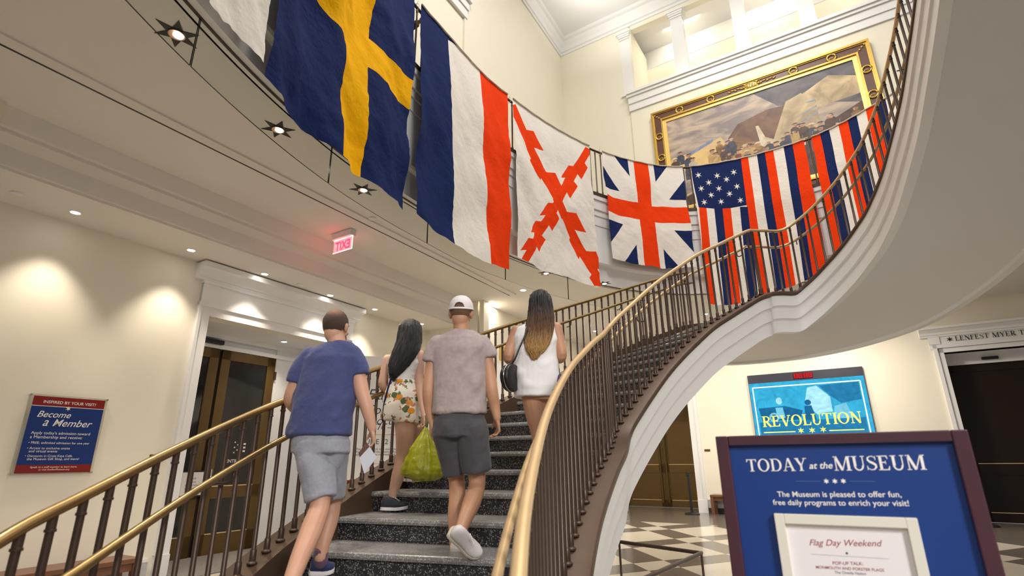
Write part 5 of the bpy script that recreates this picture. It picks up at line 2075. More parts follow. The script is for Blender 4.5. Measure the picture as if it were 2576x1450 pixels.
text_part(sg, M['letter'], SF_, text_verts('free daily programs to enrich your visit!', bold=0.008), cs(412, 748), cs(1755, 760), SD)
for x, y in ((935, 515), (1020, 515), (1103, 513)):
    t_, z_ = SF_.hit(*cs(x, y), SD)
    flat_poly(bm, SF_, star_poly(t_, z_, 0.009, 0.45), SD)
obj('stars', bm, M['letter'], sg)
bm = bmesh.new()
for x0, x1 in ((635, 875), (1165, 1420)):
    (t0_, z0_), (t1_, _) = SF_.hit(*cs(x0, 515), SD), SF_.hit(*cs(x1, 515), SD)
    fbox(bm, SF_, t0_, t1_, SD - 0.001, SD, z0_ - 0.0008, z0_ + 0.0008)
obj('rule', bm, mat('rule_blue', srgb(70, 110, 165), 0.6), sg)
# white paper holder on the sign
h0, hz = SF_.hit(*cs(418, 845), 0.0)
h1, hzb = SF_.hit(*cs(1828, 868), 0.0)
hz = (hz + hzb) / 2
hz0 = SB0 + 0.05
hd = thing('paper_holder', 'white framed programme sheet fixed to the blue sign stand', 'notice', SF_.p((h0 + h1) / 2, -0.01, hz0))
bm = bmesh.new()
bw = 0.030
for a, b, c, d in ((h0, h0 + bw, hz0, hz), (h1 - bw, h1, hz0, hz), (h0 + bw, h1 - bw, hz - bw, hz), (h0 + bw, h1 - bw, hz0, hz0 + bw)):
    fbox(bm, SF_, a, b, -0.0195, 0.002, c, d)
bevel(bm, 0.002)
obj('frame', bm, mat('holder_white', (0.72, 0.69, 0.60), 0.45), hd)
bm = bmesh.new()
fbox(bm, SF_, h0 + bw - 0.003, h1 - bw + 0.003, -0.0192, -0.014, hz0 + bw - 0.003, hz - bw + 0.003)
obj('sheet', bm, M['paper'], hd)
bm = bmesh.new()
text_part(hd, M['redletter'], SF_, text_verts('Flag Day Weekend', 0.35, 0.004), cs(770, 1148), cs(1495, 1158), -0.0135)
text_part(hd, M['redletter'], SF_, text_verts('POP-UP TALK:', bold=0.01), cs(1000, 1338), cs(1300, 1344), -0.0135)
text_part(hd, M['redletter'], SF_, text_verts('MONMOUTH AND FORSTER FLAGS', bold=0.01), cs(835, 1375), cs(1508, 1408), -0.0135)
text_part(hd, M['bluletter'], SF_, text_verts('The Oneida Nation'), cs(1020, 1425), cs(1330, 1440), -0.0135)
(t0_, z0_), (t1_, _) = SF_.hit(*cs(780, 1215), -0.0135), SF_.hit(*cs(1540, 1240), -0.0135)
fbox(bm, SF_, t0_, t1_, -0.014, -0.0135, z0_ - 0.006, z0_ - 0.0055)
t_, z_ = SF_.hit(*cs(1138, 1226), -0.0135)
flat_poly(bm, SF_, star_poly(t_, z_, 0.005, 0.5), -0.0134)
obj('rule', bm, M['bluletter'], hd)


# ================================================================== THE PEOPLE
def skin_mat(name, c):
    m = mat(name, c, 0.5, vary=0.10, vscale=14, bump=0.04, bscale=120)
    b = m.node_tree.nodes['Principled BSDF']
    b.inputs['Subsurface Weight'].default_value = 0.12
    b.inputs['Subsurface Radius'].default_value = (0.012, 0.005, 0.003)
    return m


def cloth_mat(name, c, vary=0.12, scale=160, wr=0.6):
    m = mat(name, c, 0.85, vary=vary, vscale=70, bump=wr, bscale=26, bdetail=6, sheen=0.15)
    return m


SKIN = [skin_mat('skin_fair', (0.60, 0.33, 0.22)), skin_mat('skin_tan', (0.50, 0.26, 0.15)), skin_mat('skin_light', (0.64, 0.38, 0.27)), skin_mat('skin_warm', (0.52, 0.27, 0.16))]
V3 = Vector


def remesh(name, bm, m, parent, voxel=0.007, smooth=4, fold=None, keep_below=None):
    """fuse overlapping closed shells into one continuous surface"""
    o = obj(name, bm, m)
    r = o.modifiers.new('fuse', 'REMESH')
    r.mode = 'VOXEL'
    r.voxel_size = voxel
    r.use_smooth_shade = True
    s = o.modifiers.new('soft', 'SMOOTH')
    s.factor = 0.5
    s.iterations = smooth
    bpy.context.view_layer.update()
    dg = bpy.context.evaluated_depsgraph_get()
    me = bpy.data.meshes.new_from_object(o.evaluated_get(dg))
    o.modifiers.clear()
    old = o.data
    o.data = me
    bpy.data.meshes.remove(old)
    me.name = name
    if not me.materials:
        me.materials.append(m if not isinstance(m, (list, tuple)) else m[0])
    if fold:
        fold(me)
    for p in me.polygons:
        p.use_smooth = True
    o.parent = parent
    o.matrix_parent_inverse = parent.matrix_world.inverted()
    return o


def folds(amp, fx=9.0, fz=4.0, seed=0.0, z0=None, z1=None):
    def f(me):
        nrm = [v.normal.copy() for v in me.vertices]
        for v, n in zip(me.vertices, nrm):
            q = v.co
            d = noise.noise(V3((q.x * fx + q.z * 3.0, q.y * fx, q.z * fz + seed))) + 0.6 * noise.noise(V3((q.x * fx * 2.2 - q.z * 6, q.y * fx * 2, q.z * fz * 2.4 + seed + 9)))
            d = abs(d) ** 1.2 * (1 if d > 0 else -0.35) + 0.15
            v.co = q + n * amp * d
    return f


def limb(bm, pts, rad, n=14, cut=False):
    """tapering limb through joints, smoothed along its length; cut = a sleeve or trouser leg with a straight hem"""
    q = [V3((*p, r)) for p, r in zip(pts, rad)]
    out = []
    for i in range(len(q) - 1):
        p0 = q[i - 1] if i else q[0] * 2 - q[1]
        p1, p2 = q[i], q[i + 1]
        p3 = q[i + 2] if i + 2 < len(q) else q[-1] * 2 - q[-2]
        k = max(2, int((p2 - p1).length / 0.02))
        for j in range(k):
            t = j / k
            out.append(0.5 * ((2 * p1) + (p2 - p0) * t + (2 * p0 - 5 * p1 + 4 * p2 - p3) * t * t + (3 * p1 - p0 - 3 * p2 + p3) * t ** 3))
    out.append(q[-1])
    tube(bm, [V3(p[:3]) for p in out], [p[3] for p in out], n if not cut else 20, round_ends='start' if cut else True)


def torso(bm, secs, Y, yaw=0.0, grow=0.0, n=26):
    """secs: (pixel y, centre x, half width px, depth m, dY)"""
    S = []
    for s in secs:
        y, cx, hw, dp = s[:4]
        dY = s[4] if len(s) > 4 else 0
        c = at_y(cx, y, Y + dY)
        w = (at_y(cx + hw, y, Y + dY) - c).length + grow
        sv = V3((math.cos(yaw), math.sin(yaw), 0)) * w
        fv = V3((-math.sin(yaw), math.cos(yaw), 0)) * (dp + grow)
        S.append((c, sv, fv))
    q = []
    for i in range(len(S) - 1):
        for k in range(4):
            t = k / 4
            q.append(tuple(S[i][j].lerp(S[i + 1][j], t) for j in range(3)))
    q.append(S[-1])
    if (q[-1][0] - q[0][0]).z < 0:
        q = q[::-1]
    loft(bm, q, n)


def head(bm, c, fwd, up, s=1.0):
    """skull, jaw, nose, brow, lips and ears; c = centre of the head"""
    f = V3(fwd).normalized()
    u = (V3(up) - f * V3(up).dot(f)).normalized()
    r = f.cross(u)
    P = lambda a, b, d: V3(c) + (r * a + f * b + u * d) * s
    ellipsoid(bm, P(0, -0.010, 0.028), r * 0.074 * s, f * 0.094 * s, u * 0.086 * s)
    ellipsoid(bm, P(0, 0.022, -0.045), r * 0.056 * s, f * 0.062 * s, u * 0.070 * s)
    ellipsoid(bm, P(0, 0.052, -0.092), r * 0.028 * s, f * 0.026 * s, u * 0.022 * s)
    ellipsoid(bm, P(0, -0.035, -0.035), r * 0.058 * s, f * 0.055 * s, u * 0.07 * s)
    tube(bm, [P(0, 0.082, 0.020), P(0, 0.092, -0.005), P(0, 0.104, -0.030)], [0.010 * s, 0.012 * s, 0.016 * s], 10, round_ends=True)
    for q in (-1, 1):
        ellipsoid(bm, P(q * 0.013, 0.092, -0.034), r * 0.011 * s, f * 0.010 * s, u * 0.009 * s)
        ellipsoid(bm, P(q * 0.030, 0.074, 0.030), r * 0.026 * s, f * 0.014 * s, u * 0.010 * s)
        ellipsoid(bm, P(q * 0.036, 0.066, -0.022), r * 0.022 * s, f * 0.018 * s, u * 0.018 * s)
        # ear: outer shell and lobe
        ellipsoid(bm, P(q * 0.078, -0.010, 0.000), r * 0.009 * s + f * -0.010 * s * q * 0, f * 0.017 * s, u * 0.031 * s, 14, 10)
        ellipsoid(bm, P(q * 0.084, -0.017, 0.006), r * 0.006 * s, f * 0.013 * s, u * 0.022 * s, 12, 8)
        ellipsoid(bm, P(q * 0.074, 0.000, -0.026), r * 0.007 * s, f * 0.009 * s, u * 0.010 * s, 12, 8)
    ellipsoid(bm, P(0, 0.082, -0.060), r * 0.024 * s, f * 0.010 * s, u * 0.005 * s)
    ellipsoid(bm, P(0, 0.080, -0.068), r * 0.021 * s, f * 0.011 * s, u * 0.006 * s)
    return P, r, f, u


def face(P, r, f, u, s, parent):
    """eyes, brows and lips as parts"""
    bm = bmesh.new()
    for q in (-1, 1):
        ellipsoid(bm, P(q * 0.031, 0.076, 0.012), r * 0.013 * s, f * 0.010 * s, u * 0.0075 * s, 12, 8)
    ey = obj('eyes', bm, M['paper'], parent, smooth=True)
    bm = bmesh.new()
    for q in (-1, 1):
        ellipsoid(bm, P(q * 0.031, 0.084, 0.012), r * 0.0058 * s, f * 0.003 * s, u * 0.0058 * s, 10, 6)
    obj('irises', bm, M['black'], ey, smooth=True)
    bm = bmesh.new()
    for q in (-1, 1):
        tube(bm, [P(q * 0.014, 0.088, 0.030), P(q * 0.032, 0.088, 0.036), P(q * 0.050, 0.074, 0.030)], 0.0035 * s, 6, round_ends=True)
    obj('eyebrows', bm, M['black'], parent, smooth=True)
    bm = bmesh.new()
    ellipsoid(bm, P(0, 0.086, -0.0605), r * 0.023 * s, f * 0.008 * s, u * 0.0045 * s, 12, 8)
    ellipsoid(bm, P(0, 0.085, -0.0675), r * 0.020 * s, f * 0.009 * s, u * 0.0055 * s, 12, 8)
    obj('lips', bm, M['redletter'], parent, smooth=True)


def hand(bm, wrist, along, palm, thumb, curl=(0.35, 0.5, 0.4), s=1.0, spread=0.05, tc=0.5):
    """palm, four bent fingers of unequal length and a thumb leaving the side of the palm.
    along: wrist to knuckles; palm: out of the palm; thumb: towards the thumb side"""
    a = V3(along).normalized()
    t = (V3(thumb) - a * V3(thumb).dot(a)).normalized()
    n = a.cross(t)
    if n.dot(V3(palm)) < 0:
        n = -n
    w = V3(wrist)
    k = 0.001 * s
    secs = [(w - a * 10 * k, t * 24 * k, n * 18 * k), (w + a * 12 * k, t * 27 * k, n * 17 * k), (w + a * 40 * k, t * 37 * k, n * 15.5 * k), (w + a * 70 * k, t * 41 * k, n * 13.5 * k), (w + a * 90 * k, t * 39 * k, n * 11 * k)]
    loft(bm, secs, 18)
    # heel of the thumb
    ellipsoid(bm, w + a * 38 * k + t * 22 * k + n * 8 * k, a * 30 * k, t * 15 * k, n * 13 * k, 12, 8)
    for i, (off, ln, r0) in enumerate(((29, 76, 8.6), (10, 84, 8.8), (-10, 78, 8.4), (-28, 61, 7.6))):
        base = w + a * (84 - 4 * (i == 3) - 2 * (i == 0)) * k + t * off * k
        d = (a + t * spread * (1.5 - i)).normalized()
        pts, rr = [base - d * 8 * k], [r0 * k]
        p, ang = base.copy(), 0.0
        cm = 1.0 + 0.10 * i
        for j, f in enumerate((0.45, 0.32, 0.25)):
            ang += curl[j] * cm
            dd = d * math.cos(ang) + n * math.sin(ang)
            pts.append(p.copy())
            rr.append((r0 - 0.5 * j) * k)
            p = p + dd * ln * f * k
        pts.append(p)
        rr.append((r0 - 2.0) * k)
        tube(bm, pts, rr, 10, round_ends=True)
        # knuckle
        ellipsoid(bm, base - n * 3 * k, a * 9 * k, t * 8 * k, n * 8 * k, 10, 6)
    b = w + a * 24 * k + t * 28 * k + n * 6 * k
    d1 = (a * 0.78 + t * 0.55 + n * 0.35 * tc).normalized()
    d2 = (a * 0.92 + t * 0.15 + n * 0.65 * tc).normalized()
    tube(bm, [b - d1 * 10 * k, b + d1 * 32 * k, b + d1 * 32 * k + d2 * 30 * k], [12 * k, 9.5 * k, 7.5 * k], 10, round_ends=True)


def shoe(parent, heel, toe, up, upper_m, sole_m, lace_m=None, wid=0.046, ht=0.075, name='shoe', label=None):
    """heel, toe: ends of the sole; up: away from the sole"""
    h, t = V3(heel), V3(toe)
    a = (t - h)
    L = a.length
    a.normalize()
    u = (V3(up) - a * V3(up).dot(a)).normalized()
    s = a.cross(u)
    prof = [(0.0, 0.55, 0.6, 0.0), (0.05, 0.78, 0.95, 0.0), (0.20, 0.84, 1.0, 0.0), (0.38, 0.80, 0.92, 0.0), (0.52, 0.86, 0.74, 0.0), (0.68, 1.0, 0.56, 0.004), (0.84, 0.94, 0.44, 0.010), (0.95, 0.66, 0.34, 0.016), (1.0, 0.30, 0.24, 0.020)]
    # sole
    bm = bmesh.new()
    rows = []
    for f, w, hh, lift in prof:
        c = h + a * L * f + u * lift
        W_ = wid * (w + 0.06)
        rows.append([bm.verts.new(q) for q in (c - s * W_ * 0.9, c - s * W_ + u * 0.012, c - s * W_ * 0.97 + u * 0.024, c + s * W_ * 0.97 + u * 0.024, c + s * W_ + u * 0.012, c + s * W_ * 0.9)])
    for r0, r1 in zip(rows[:-1], rows[1:]):
        for k in range(6):
            bm.faces.new([r0[k], r1[k], r1[(k + 1) % 6], r0[(k + 1) % 6]])
    bm.faces.new(rows[0])
    bm.faces.new(rows[-1][::-1])
    bmesh.ops.recalc_face_normals(bm, faces=bm.faces)
    # upper
    b2 = bmesh.new()
    rows = []
    n = 12
    for f, w, hh, lift in prof:
        c = h + a * (L * (0.015 + 0.97 * f)) + u * (lift + 0.024)
        rows.append([b2.verts.new(c + s * wid * w * math.cos(PI * k / n) + u * (ht * hh) * (math.sin(PI * k / n) ** 0.8)) for k in range(n + 1)])
    for r0, r1 in zip(rows[:-1], rows[1:]):
        for k in range(n):
            b2.faces.new([r0[k], r0[k + 1], r1[k + 1], r1[k]])
        b2.faces.new([r0[n], r0[0], r1[0], r1[n]])
    b2.faces.new(rows[0])
    b2.faces.new(rows[-1][::-1])
    bmesh.ops.recalc_face_normals(b2, faces=b2.faces)
    o = obj(name, b2, upper_m, parent, smooth=True)
    if label:
        o['label'] = label
    so = obj('sole', bm, sole_m, o, auto=50)
    bm = bmesh.new()
    for i in range(5):
        f = 0.40 + 0.07 * i
        c = h + a * L * f + u * (0.026 + ht * (0.92 - 0.10 * i))
        tube(bm, [c - s * 0.020 - u * 0.008, c + u * 0.004, c + s * 0.020 - u * 0.008 + a * 0.01], 0.0028, 5)
    obj('laces', bm, lace_m or sole_m, o, smooth=True)
    return o


def hair_strands(bm, secs, Y0, count, rad=0.004, seed=1, jitter=0.008, start=0.0, ragged=0.15):
    """fine tapering locks lying over a lofted mass of hair"""
    rnd = random.Random(seed)
    m = len(secs)
    for i in range(count):
        a = rnd.uniform(0, 2 * PI)
        pts, rr = [], []
        end = 1.0 - rnd.random() * ragged * 2
        k0 = rnd.uniform(start, start + 0.3)
        for j in range(14):
            f = k0 + (end - k0) * j / 13
            x = f * (m - 1)
            i0 = min(int(x), m - 2)
            t = x - i0
            c, sv, fv = (secs[i0][q].lerp(secs[i0 + 1][q], t) for q in range(3))
            aa = a + 0.12 * math.sin(f * 5 + i)
            pts.append(c + (sv * math.cos(aa) + fv * math.sin(aa)) * 1.02 + V3((rnd.uniform(-1, 1), rnd.uniform(-1, 1), 0)) * jitter * f)
            rr.append(rad * (1.0 - 0.75 * f))
        tube(bm, pts, rr, 5)


def px_secs(L, Y):
    """(pixel y, centre x, half width, depth, dY) -> section list"""
    out = []
    for y, cx, hw, dp, dY in L:
        c = at_y(cx, y, Y + dY)
        out.append((c, V3(((at_y(cx + hw, y, Y + dY) - c).length, 0, 0)), V3((0, dp, 0))))
    return out


def dense(S, k=4):
    q = []
    for i in range(len(S) - 1):
        for j in range(k):
            t = j / k
            q.append(tuple(S[i][m].lerp(S[i + 1][m], t) for m in range(3)))
    q.append(S[-1])
    return q


UP = V3((0, 0, 1))
# ------------------------------------------------------------------ man in the blue shirt
Y = 3.45
J = lambda x, y, dY=0.0: at_y(x, y, 3.45 + dY)
pb = thing('person', 'man in a navy blue T-shirt and light grey shorts climbing by the lobby-side railing', 'person', J(800, 1440))
bm = bmesh.new()
hc = J(846, 826, 0.02)
P, r_, f_, u_ = head(bm, hc, (0.17, 0.98, 0.0), (0.02, -0.04, 1), 1.0)
limb(bm, [J(849, 890), J(848, 866), hc + V3((0, -0.015, -0.04))], [0.066, 0.060, 0.058])
torso(bm, [(876, 848, 40, 0.07), (890, 843, 66, 0.09), (908, 838, 70, 0.105), (950, 828, 62, 0.115), (1000, 818, 64, 0.12), (1060, 808, 62, 0.12), (1110, 806, 62, 0.115), (1135, 806, 55, 0.10)], 3.45, grow=-0.02)
limb(bm, [J(775, 905), J(748, 960), J(732, 1004, 0.02), J(748, 1030, 0.16), J(775, 1045, 0.27)], [0.048, 0.048, 0.045, 0.040, 0.030])
hand(bm, J(777, 1045, 0.28), (0.5, 0.8, 0.1), (0, 0, -1), (0.5, -0.3, 0.6), (0.5, 0.6, 0.4))
wr = J(936, 1078, 0.0)
limb(bm, [J(893, 905), J(903, 950), J(911, 988, -0.01), J(924, 1030, -0.01), wr], [0.048, 0.048, 0.046, 0.041, 0.028])
hand(bm, wr, J(942, 1130, 0.03) - wr, (-0.85, -0.2, -0.1), (-0.3, 0.9, 0.1), (0.55, 0.55, 0.5), tc=1.2)
# trailing leg, then leading leg
limb(bm, [J(782, 1110, -0.02), J(796, 1190, -0.05), J(806, 1262, -0.08), J(785, 1330, -0.17), J(752, 1410, -0.30), J(722, 1492, -0.42)], [0.078, 0.072, 0.058, 0.062, 0.050, 0.038])
limb(bm, [J(836, 1110, 0.02), J(838, 1190, 0.10), J(836, 1262, 0.16), J(828, 1310, 0.13), J(814, 1365, 0.08), J(806, 1405, 0.06)], [0.078, 0.070, 0.055, 0.055, 0.042, 0.036])
body = remesh('body', bm, SKIN[0], pb, 0.0055, 3)
face(P, r_, f_, u_, 1.0, pb)
bm = bmesh.new()
torso(bm, [(864, 849, 30, 0.066), (872, 848, 46, 0.080), (885, 843, 66, 0.098), (905, 836, 77, 0.118), (945, 828, 72, 0.130), (1000, 817, 74, 0.135), (1050, 809, 76, 0.138), (1096, 806, 77, 0.142)], 3.45)
limb(bm, [J(782, 899), J(757, 932), J(745, 964, 0.0)], [0.070, 0.066, 0.063], cut=True)
limb(bm, [J(884, 897), J(900, 922), J(905, 945)], [0.072, 0.066, 0.063], cut=True)
remesh('shirt', bm, cloth_mat('navy_jersey', srgb(64, 72, 118)), pb, 0.008, 3, folds(0.022, 7, 4.5, 1.0))
bm = bmesh.new()
torso(bm, [(1080, 806, 64, 0.112), (1096, 806, 66, 0.118), (1112, 806, 72, 0.132), (1140, 806, 72, 0.13)], 3.45)
limb(bm, [J(785, 1128, -0.02), J(797, 1190, -0.05), J(806, 1256, -0.07)], [0.104, 0.098, 0.088], cut=True)
limb(bm, [J(836, 1128, 0.02), J(834, 1190, 0.08), J(828, 1250, 0.11)], [0.102, 0.094, 0.084], cut=True)
remesh('shorts', bm, cloth_mat('grey_cotton', srgb(150, 152, 162)), pb, 0.008, 2, folds(0.018, 8, 4, 3.0))
# cropped brown hair, thin on the crown
bm = bmesh.new()
ellipsoid(bm, P(0, -0.016, 0.030), r_ * 0.0785, f_ * 0.095, u_ * 0.0905, 40, 28)
for q in list(bm.verts):
    l = q.co - V3(hc)
    a, b, d = l.dot(r_), l.dot(f_), l.dot(u_)
    lim = -0.068 + 0.010 * noise.noise(q.co * 60) if b < -0.03 else (-0.02 if b < 0.03 else 0.052)
    if d < lim or b > 0.068:
        bm.verts.remove(q)
for v in bm.verts:
    v.co += (v.co - V3(hc)).normalized() * (0.003 * noise.noise(v.co * 140) + 0.001)
hm = mat('short_brown_hair', (0.045, 0.025, 0.016), 0.7, bump=0.8, bscale=260)
hm_n = hm.node_tree
tc = hm_n.nodes.new('ShaderNodeTexCoord')
vd = hm_n.nodes.new('ShaderNodeVectorMath')
vd.operation = 'DISTANCE'
vd.inputs[1].default_value = P(0.01, -0.062, 0.098)
hm_n.links.new(tc.outputs['Object'], vd.inputs[0])
mr = hm_n.nodes.new('ShaderNodeMapRange')
mr.inputs[1].default_value = 0.02
mr.inputs[2].default_value = 0.065
mr.inputs[3].default_value = 0.75
mr.inputs[4].default_value = 0.0
hm_n.links.new(vd.outputs['Value'], mr.inputs[0])
mxh = hm_n.nodes.new('ShaderNodeMix')
mxh.data_type = 'RGBA'
mxh.inputs['A'].default_value = (0.075, 0.042, 0.027, 1)
mxh.inputs['B'].default_value = (0.42, 0.21, 0.13, 1)
hm_n.links.new(mr.outputs[0], mxh.inputs['Factor'])
hm_n.links.new(mxh.outputs['Result'], hm_n.nodes['Principled BSDF'].inputs['Base Color'])
obj('hair', bm, hm, pb, smooth=True)
bm = bmesh.new()
ellipsoid(bm, P(0, 0.030, -0.062), r_ * 0.0585, f_ * 0.060, u_ * 0.052, 24, 16)
for q in list(bm.verts):
    l = q.co - V3(hc)
    if l.dot(f_) < 0.0 or l.dot(u_) > -0.042:
        bm.verts.remove(q)
obj('beard', bm, mat('brown_stubble', (0.10, 0.055, 0.035), 0.8, bump=0.8, bscale=260), pb, smooth=True)
navy_sh = cloth_mat('navy_mesh', srgb(24, 38, 78))
shoe(pb, J(776, 1447, 0.06), J(838, 1448, 0.12), (0, 0, 1), navy_sh, M['paper'], M['black'], 0.046, 0.085, label='navy running shoe')
ak = J(722, 1492, -0.42)
shoe(pb, ak + V3((-0.01, -0.05, -0.10)), ak + V3((0.03, 0.22, -0.10)), (0, 0, 1), navy_sh, M['paper'], M['black'], 0.046, 0.085, label='navy running shoe')
bm = bmesh.new()
limb(bm, [J(808, 1388, 0.07), J(806, 1414, 0.07)], [0.042, 0.042])
obj('sock', bm, cloth_mat('plum_sock', srgb(96, 70, 92)), pb, smooth=True)

# the folded leaflet in his hand
cr = [J(922, 1113, -0.03), J(902, 1140, -0.03), J(916, 1192, -0.02), J(948, 1152, -0.02)]
nn = (cr[1] - cr[0]).cross(cr[3] - cr[0]).normalized() * 0.0025
bm = bmesh.new()
a, b, c, d = cr
e1, e2 = a.lerp(d, 0.30), b.lerp(c, 0.22)
quadbox(bm, [e1 - nn, e2 - nn, c - nn, d - nn, e1 + nn, e2 + nn, c + nn, d + nn])
lf = thing('leaflet', 'folded white museum leaflet with a dark printed strip held in the right hand', 'leaflet', a)
obj('page', bm, mat('leaflet_paper', (0.60, 0.62, 0.68), 0.5), lf)
bm = bmesh.new()
quadbox(bm, [a - nn, b - nn, e2 - nn, e1 - nn, a + nn, b + nn, e2 + nn, e1 + nn])
obj('cover_strip', bm, mat('leaflet_cover', (0.13, 0.055, 0.045), 0.5, vary=0.6, vscale=60), lf)

# ------------------------------------------------------------------ man in the cap
J = lambda x, y, dY=0.0: at_y(x, y, 3.68 + dY)
pc = thing('person', 'man in a grey T-shirt, charcoal shorts and backward white cap, one foot raised', 'person', J(1150, 1385))
bm = bmesh.new()
hc = J(1160, 792, 0.02)
P, r_, f_, u_ = head(bm, hc, (0.06, 0.99, 0.0), (0.03, -0.05, 1), 1.0)
limb(bm, [J(1160, 856), J(1160, 836), hc + V3((0, -0.015, -0.04))], [0.062, 0.056, 0.055])
torso(bm, [(844, 1160, 38, 0.07), (858, 1158, 62, 0.088), (880, 1156, 68, 0.10), (930, 1155, 58, 0.11), (985, 1155, 56, 0.11), (1040, 1156, 58, 0.115), (1075, 1157, 60, 0.115), (1100, 1157, 52, 0.10)], 3.68, grow=-0.02)
wl_ = J(1086, 1060, 0.0)
limb(bm, [J(1096, 874), J(1085, 930), J(1078, 986, -0.02), J(1080, 1025, 0.0), wl_], [0.047, 0.046, 0.043, 0.037, 0.027])
hand(bm, wl_, J(1084, 1112, 0.05) - wl_, (0.9, 0.1, 0.0), (0.15, -0.9, 0.1), (0.35, 0.45, 0.4), tc=0.8)
wr = J(1250, 1052, 0.0)
limb(bm, [J(1218, 874), J(1229, 930), J(1237, 985, -0.02), J(1244, 1020, 0.0), wr], [0.047, 0.046, 0.043, 0.037, 0.027])
hand(bm, wr, J(1256, 1105, 0.05) - wr, (-0.9, 0.1, 0.0), (-0.2, 0.8, 0.1), (0.5, 0.6, 0.5), tc=0.8)
limb(bm, [J(1130, 1078, 0.02), J(1140, 1150, 0.12), J(1150, 1222, 0.18), J(1148, 1290, 0.15), J(1146, 1345, 0.10), J(1146, 1385, 0.08)], [0.076, 0.068, 0.055, 0.057, 0.044, 0.038])
limb(bm, [J(1186, 1078, -0.02), J(1194, 1150, 0.03), J(1200, 1216, 0.06), J(1188, 1262, -0.04), J(1170, 1305, -0.16), J(1160, 1332, -0.24)], [0.076, 0.070, 0.056, 0.058, 0.045, 0.037])
remesh('body', bm, SKIN[1], pc, 0.0055, 3)
face(P, r_, f_, u_, 1.0, pc)
bm = bmesh.new()
torso(bm, [(834, 1160, 28, 0.062), (842, 1160, 45, 0.078), (856, 1158, 66, 0.098), (880, 1156, 76, 0.115), (930, 1155, 68, 0.122), (985, 1155, 66, 0.128), (1042, 1156, 70, 0.140)], 3.68)
limb(bm, [J(1103, 868), J(1089, 893), J(1084, 912)], [0.068, 0.065, 0.063], cut=True)
limb(bm, [J(1210, 868), J(1222, 886), J(1227, 902)], [0.070, 0.066, 0.064], cut=True)
gj = mat('heather_jersey', srgb(166, 150, 148), 0.85, vary=0.22, vscale=30, bump=0.5, bscale=26, sheen=0.1)
remesh('shirt', bm, gj, pc, 0.008, 3, folds(0.022, 7, 4.2, 5.0))
bm = bmesh.new()
torso(bm, [(1030, 1156, 60, 0.110), (1046, 1156, 62, 0.118), (1070, 1157, 68, 0.130), (1100, 1158, 68, 0.128)], 3.68)
limb(bm, [J(1128, 1085, 0.02), J(1138, 1140, 0.09), J(1148, 1190, 0.13)], [0.112, 0.098, 0.082], cut=True)
limb(bm, [J(1188, 1085, -0.01), J(1194, 1140, 0.02), J(1200, 1184, 0.04)], [0.112, 0.102, 0.092], cut=True)
remesh('shorts', bm, cloth_mat('charcoal_cotton', srgb(72, 70, 74)), pc, 0.008, 2, folds(0.018, 8, 4, 7.0))
# shaved hair below the cap
bm = bmesh.new()
ellipsoid(bm, P(0, -0.014, 0.026), r_ * 0.0768, f_ * 0.0935, u_ * 0.088, 40, 28)
for q in list(bm.verts):
    l = q.co - V3(hc)
    b, d = l.dot(f_), l.dot(u_)
    lim = -0.045 if b < -0.03 else 0.0
    if d < lim or b > 0.05:
        bm.verts.remove(q)
obj('hair', bm, mat('shaved_hair', (0.16, 0.085, 0.05), 0.8, bump=0.6, bscale=320), pc, smooth=True)
# cap: crown with an arched opening above the strap, brim to the front
capm = cloth_mat('cap_white', (0.74, 0.69, 0.67), 0.05, 200, 0.1)
bm = bmesh.new()
cc = P(0, -0.008, 0.040)
tilt = math.radians(10)
cu = (u_ * math.cos(tilt) - f_ * math.sin(tilt)).normalized()
cf = (f_ * math.cos(tilt) + u_ * math.sin(tilt)).normalized()
nu, nv = 112, 44
rows = []
for j in range(nv + 1):
    th = (PI / 2) * j / nv * 1.06
    rows.append([bm.verts.new(cc + cu * 0.098 * math.cos(th) + (r_ * 0.087 * math.cos(2 * PI * k / nu) + cf * 0.105 * math.sin(2 * PI * k / nu)) * math.sin(th) ** 0.85) for k in range(nu)])
for j in range(nv):
    for k in range(nu):
        vs = [rows[j][k], rows[j + 1][k], rows[j + 1][(k + 1) % nu], rows[j][(k + 1) % nu]]
        c = sum((v.co for v in vs), V3()) / 4 - cc
        a, b, d = c.dot(r_), c.dot(cf), c.dot(cu)
        if b < 0 and 0.006 < d and (a / 0.036) ** 2 + ((d - 0.006) / 0.034) ** 2 < 1:
            continue
        try:
            bm.faces.new(vs)
        except ValueError:
            pass
bmesh.ops.remove_doubles(bm, verts=rows[0], dist=1e-5)
cap = obj('cap', bm, capm, pc, smooth=True)
sl = cap.modifiers.new('thick', 'SOLIDIFY')
sl.thickness = 0.003
bm = bmesh.new()
ellipsoid(bm, cc + cu * 0.099, r_ * 0.008, cf * 0.008, cu * 0.005, 12, 8)
ellipsoid(bm, cc + cu * 0.0865 + cf * 0.016, r_ * 0.046, cf * 0.046, cu * 0.0145, 20, 10)
tag(obj('cap_top', bm, cloth_mat('cap_blue', srgb(70, 150, 205)), cap, smooth=True), 'blue top panel and button')
bm = bmesh.new()
br = []
for k in range(17):
    a = PI * k / 16
    br.append((cc + r_ * 0.085 * math.cos(a) + cf * 0.095 * math.sin(a) - cu * 0.006, cc + r_ * 0.082 * math.cos(a) + cf * (0.095 + 0.075 * math.sin(a)) * math.sin(a) ** 0.6 - cu * (0.012 + 0.012 * math.sin(a))))
tv = [[bm.verts.new(q + cu * z) for q in e] for e in br for z in (0,)]
for e0, e1 in zip(tv[:-1], tv[1:]):
    try:
        bm.faces.new([e0[0], e0[1], e1[1], e1[0]])
    except ValueError:
        pass
bo = obj('brim', bm, capm, cap, smooth=True)
sl = bo.modifiers.new('thick', 'SOLIDIFY')
sl.thickness = 0.004
bm = bmesh.new()
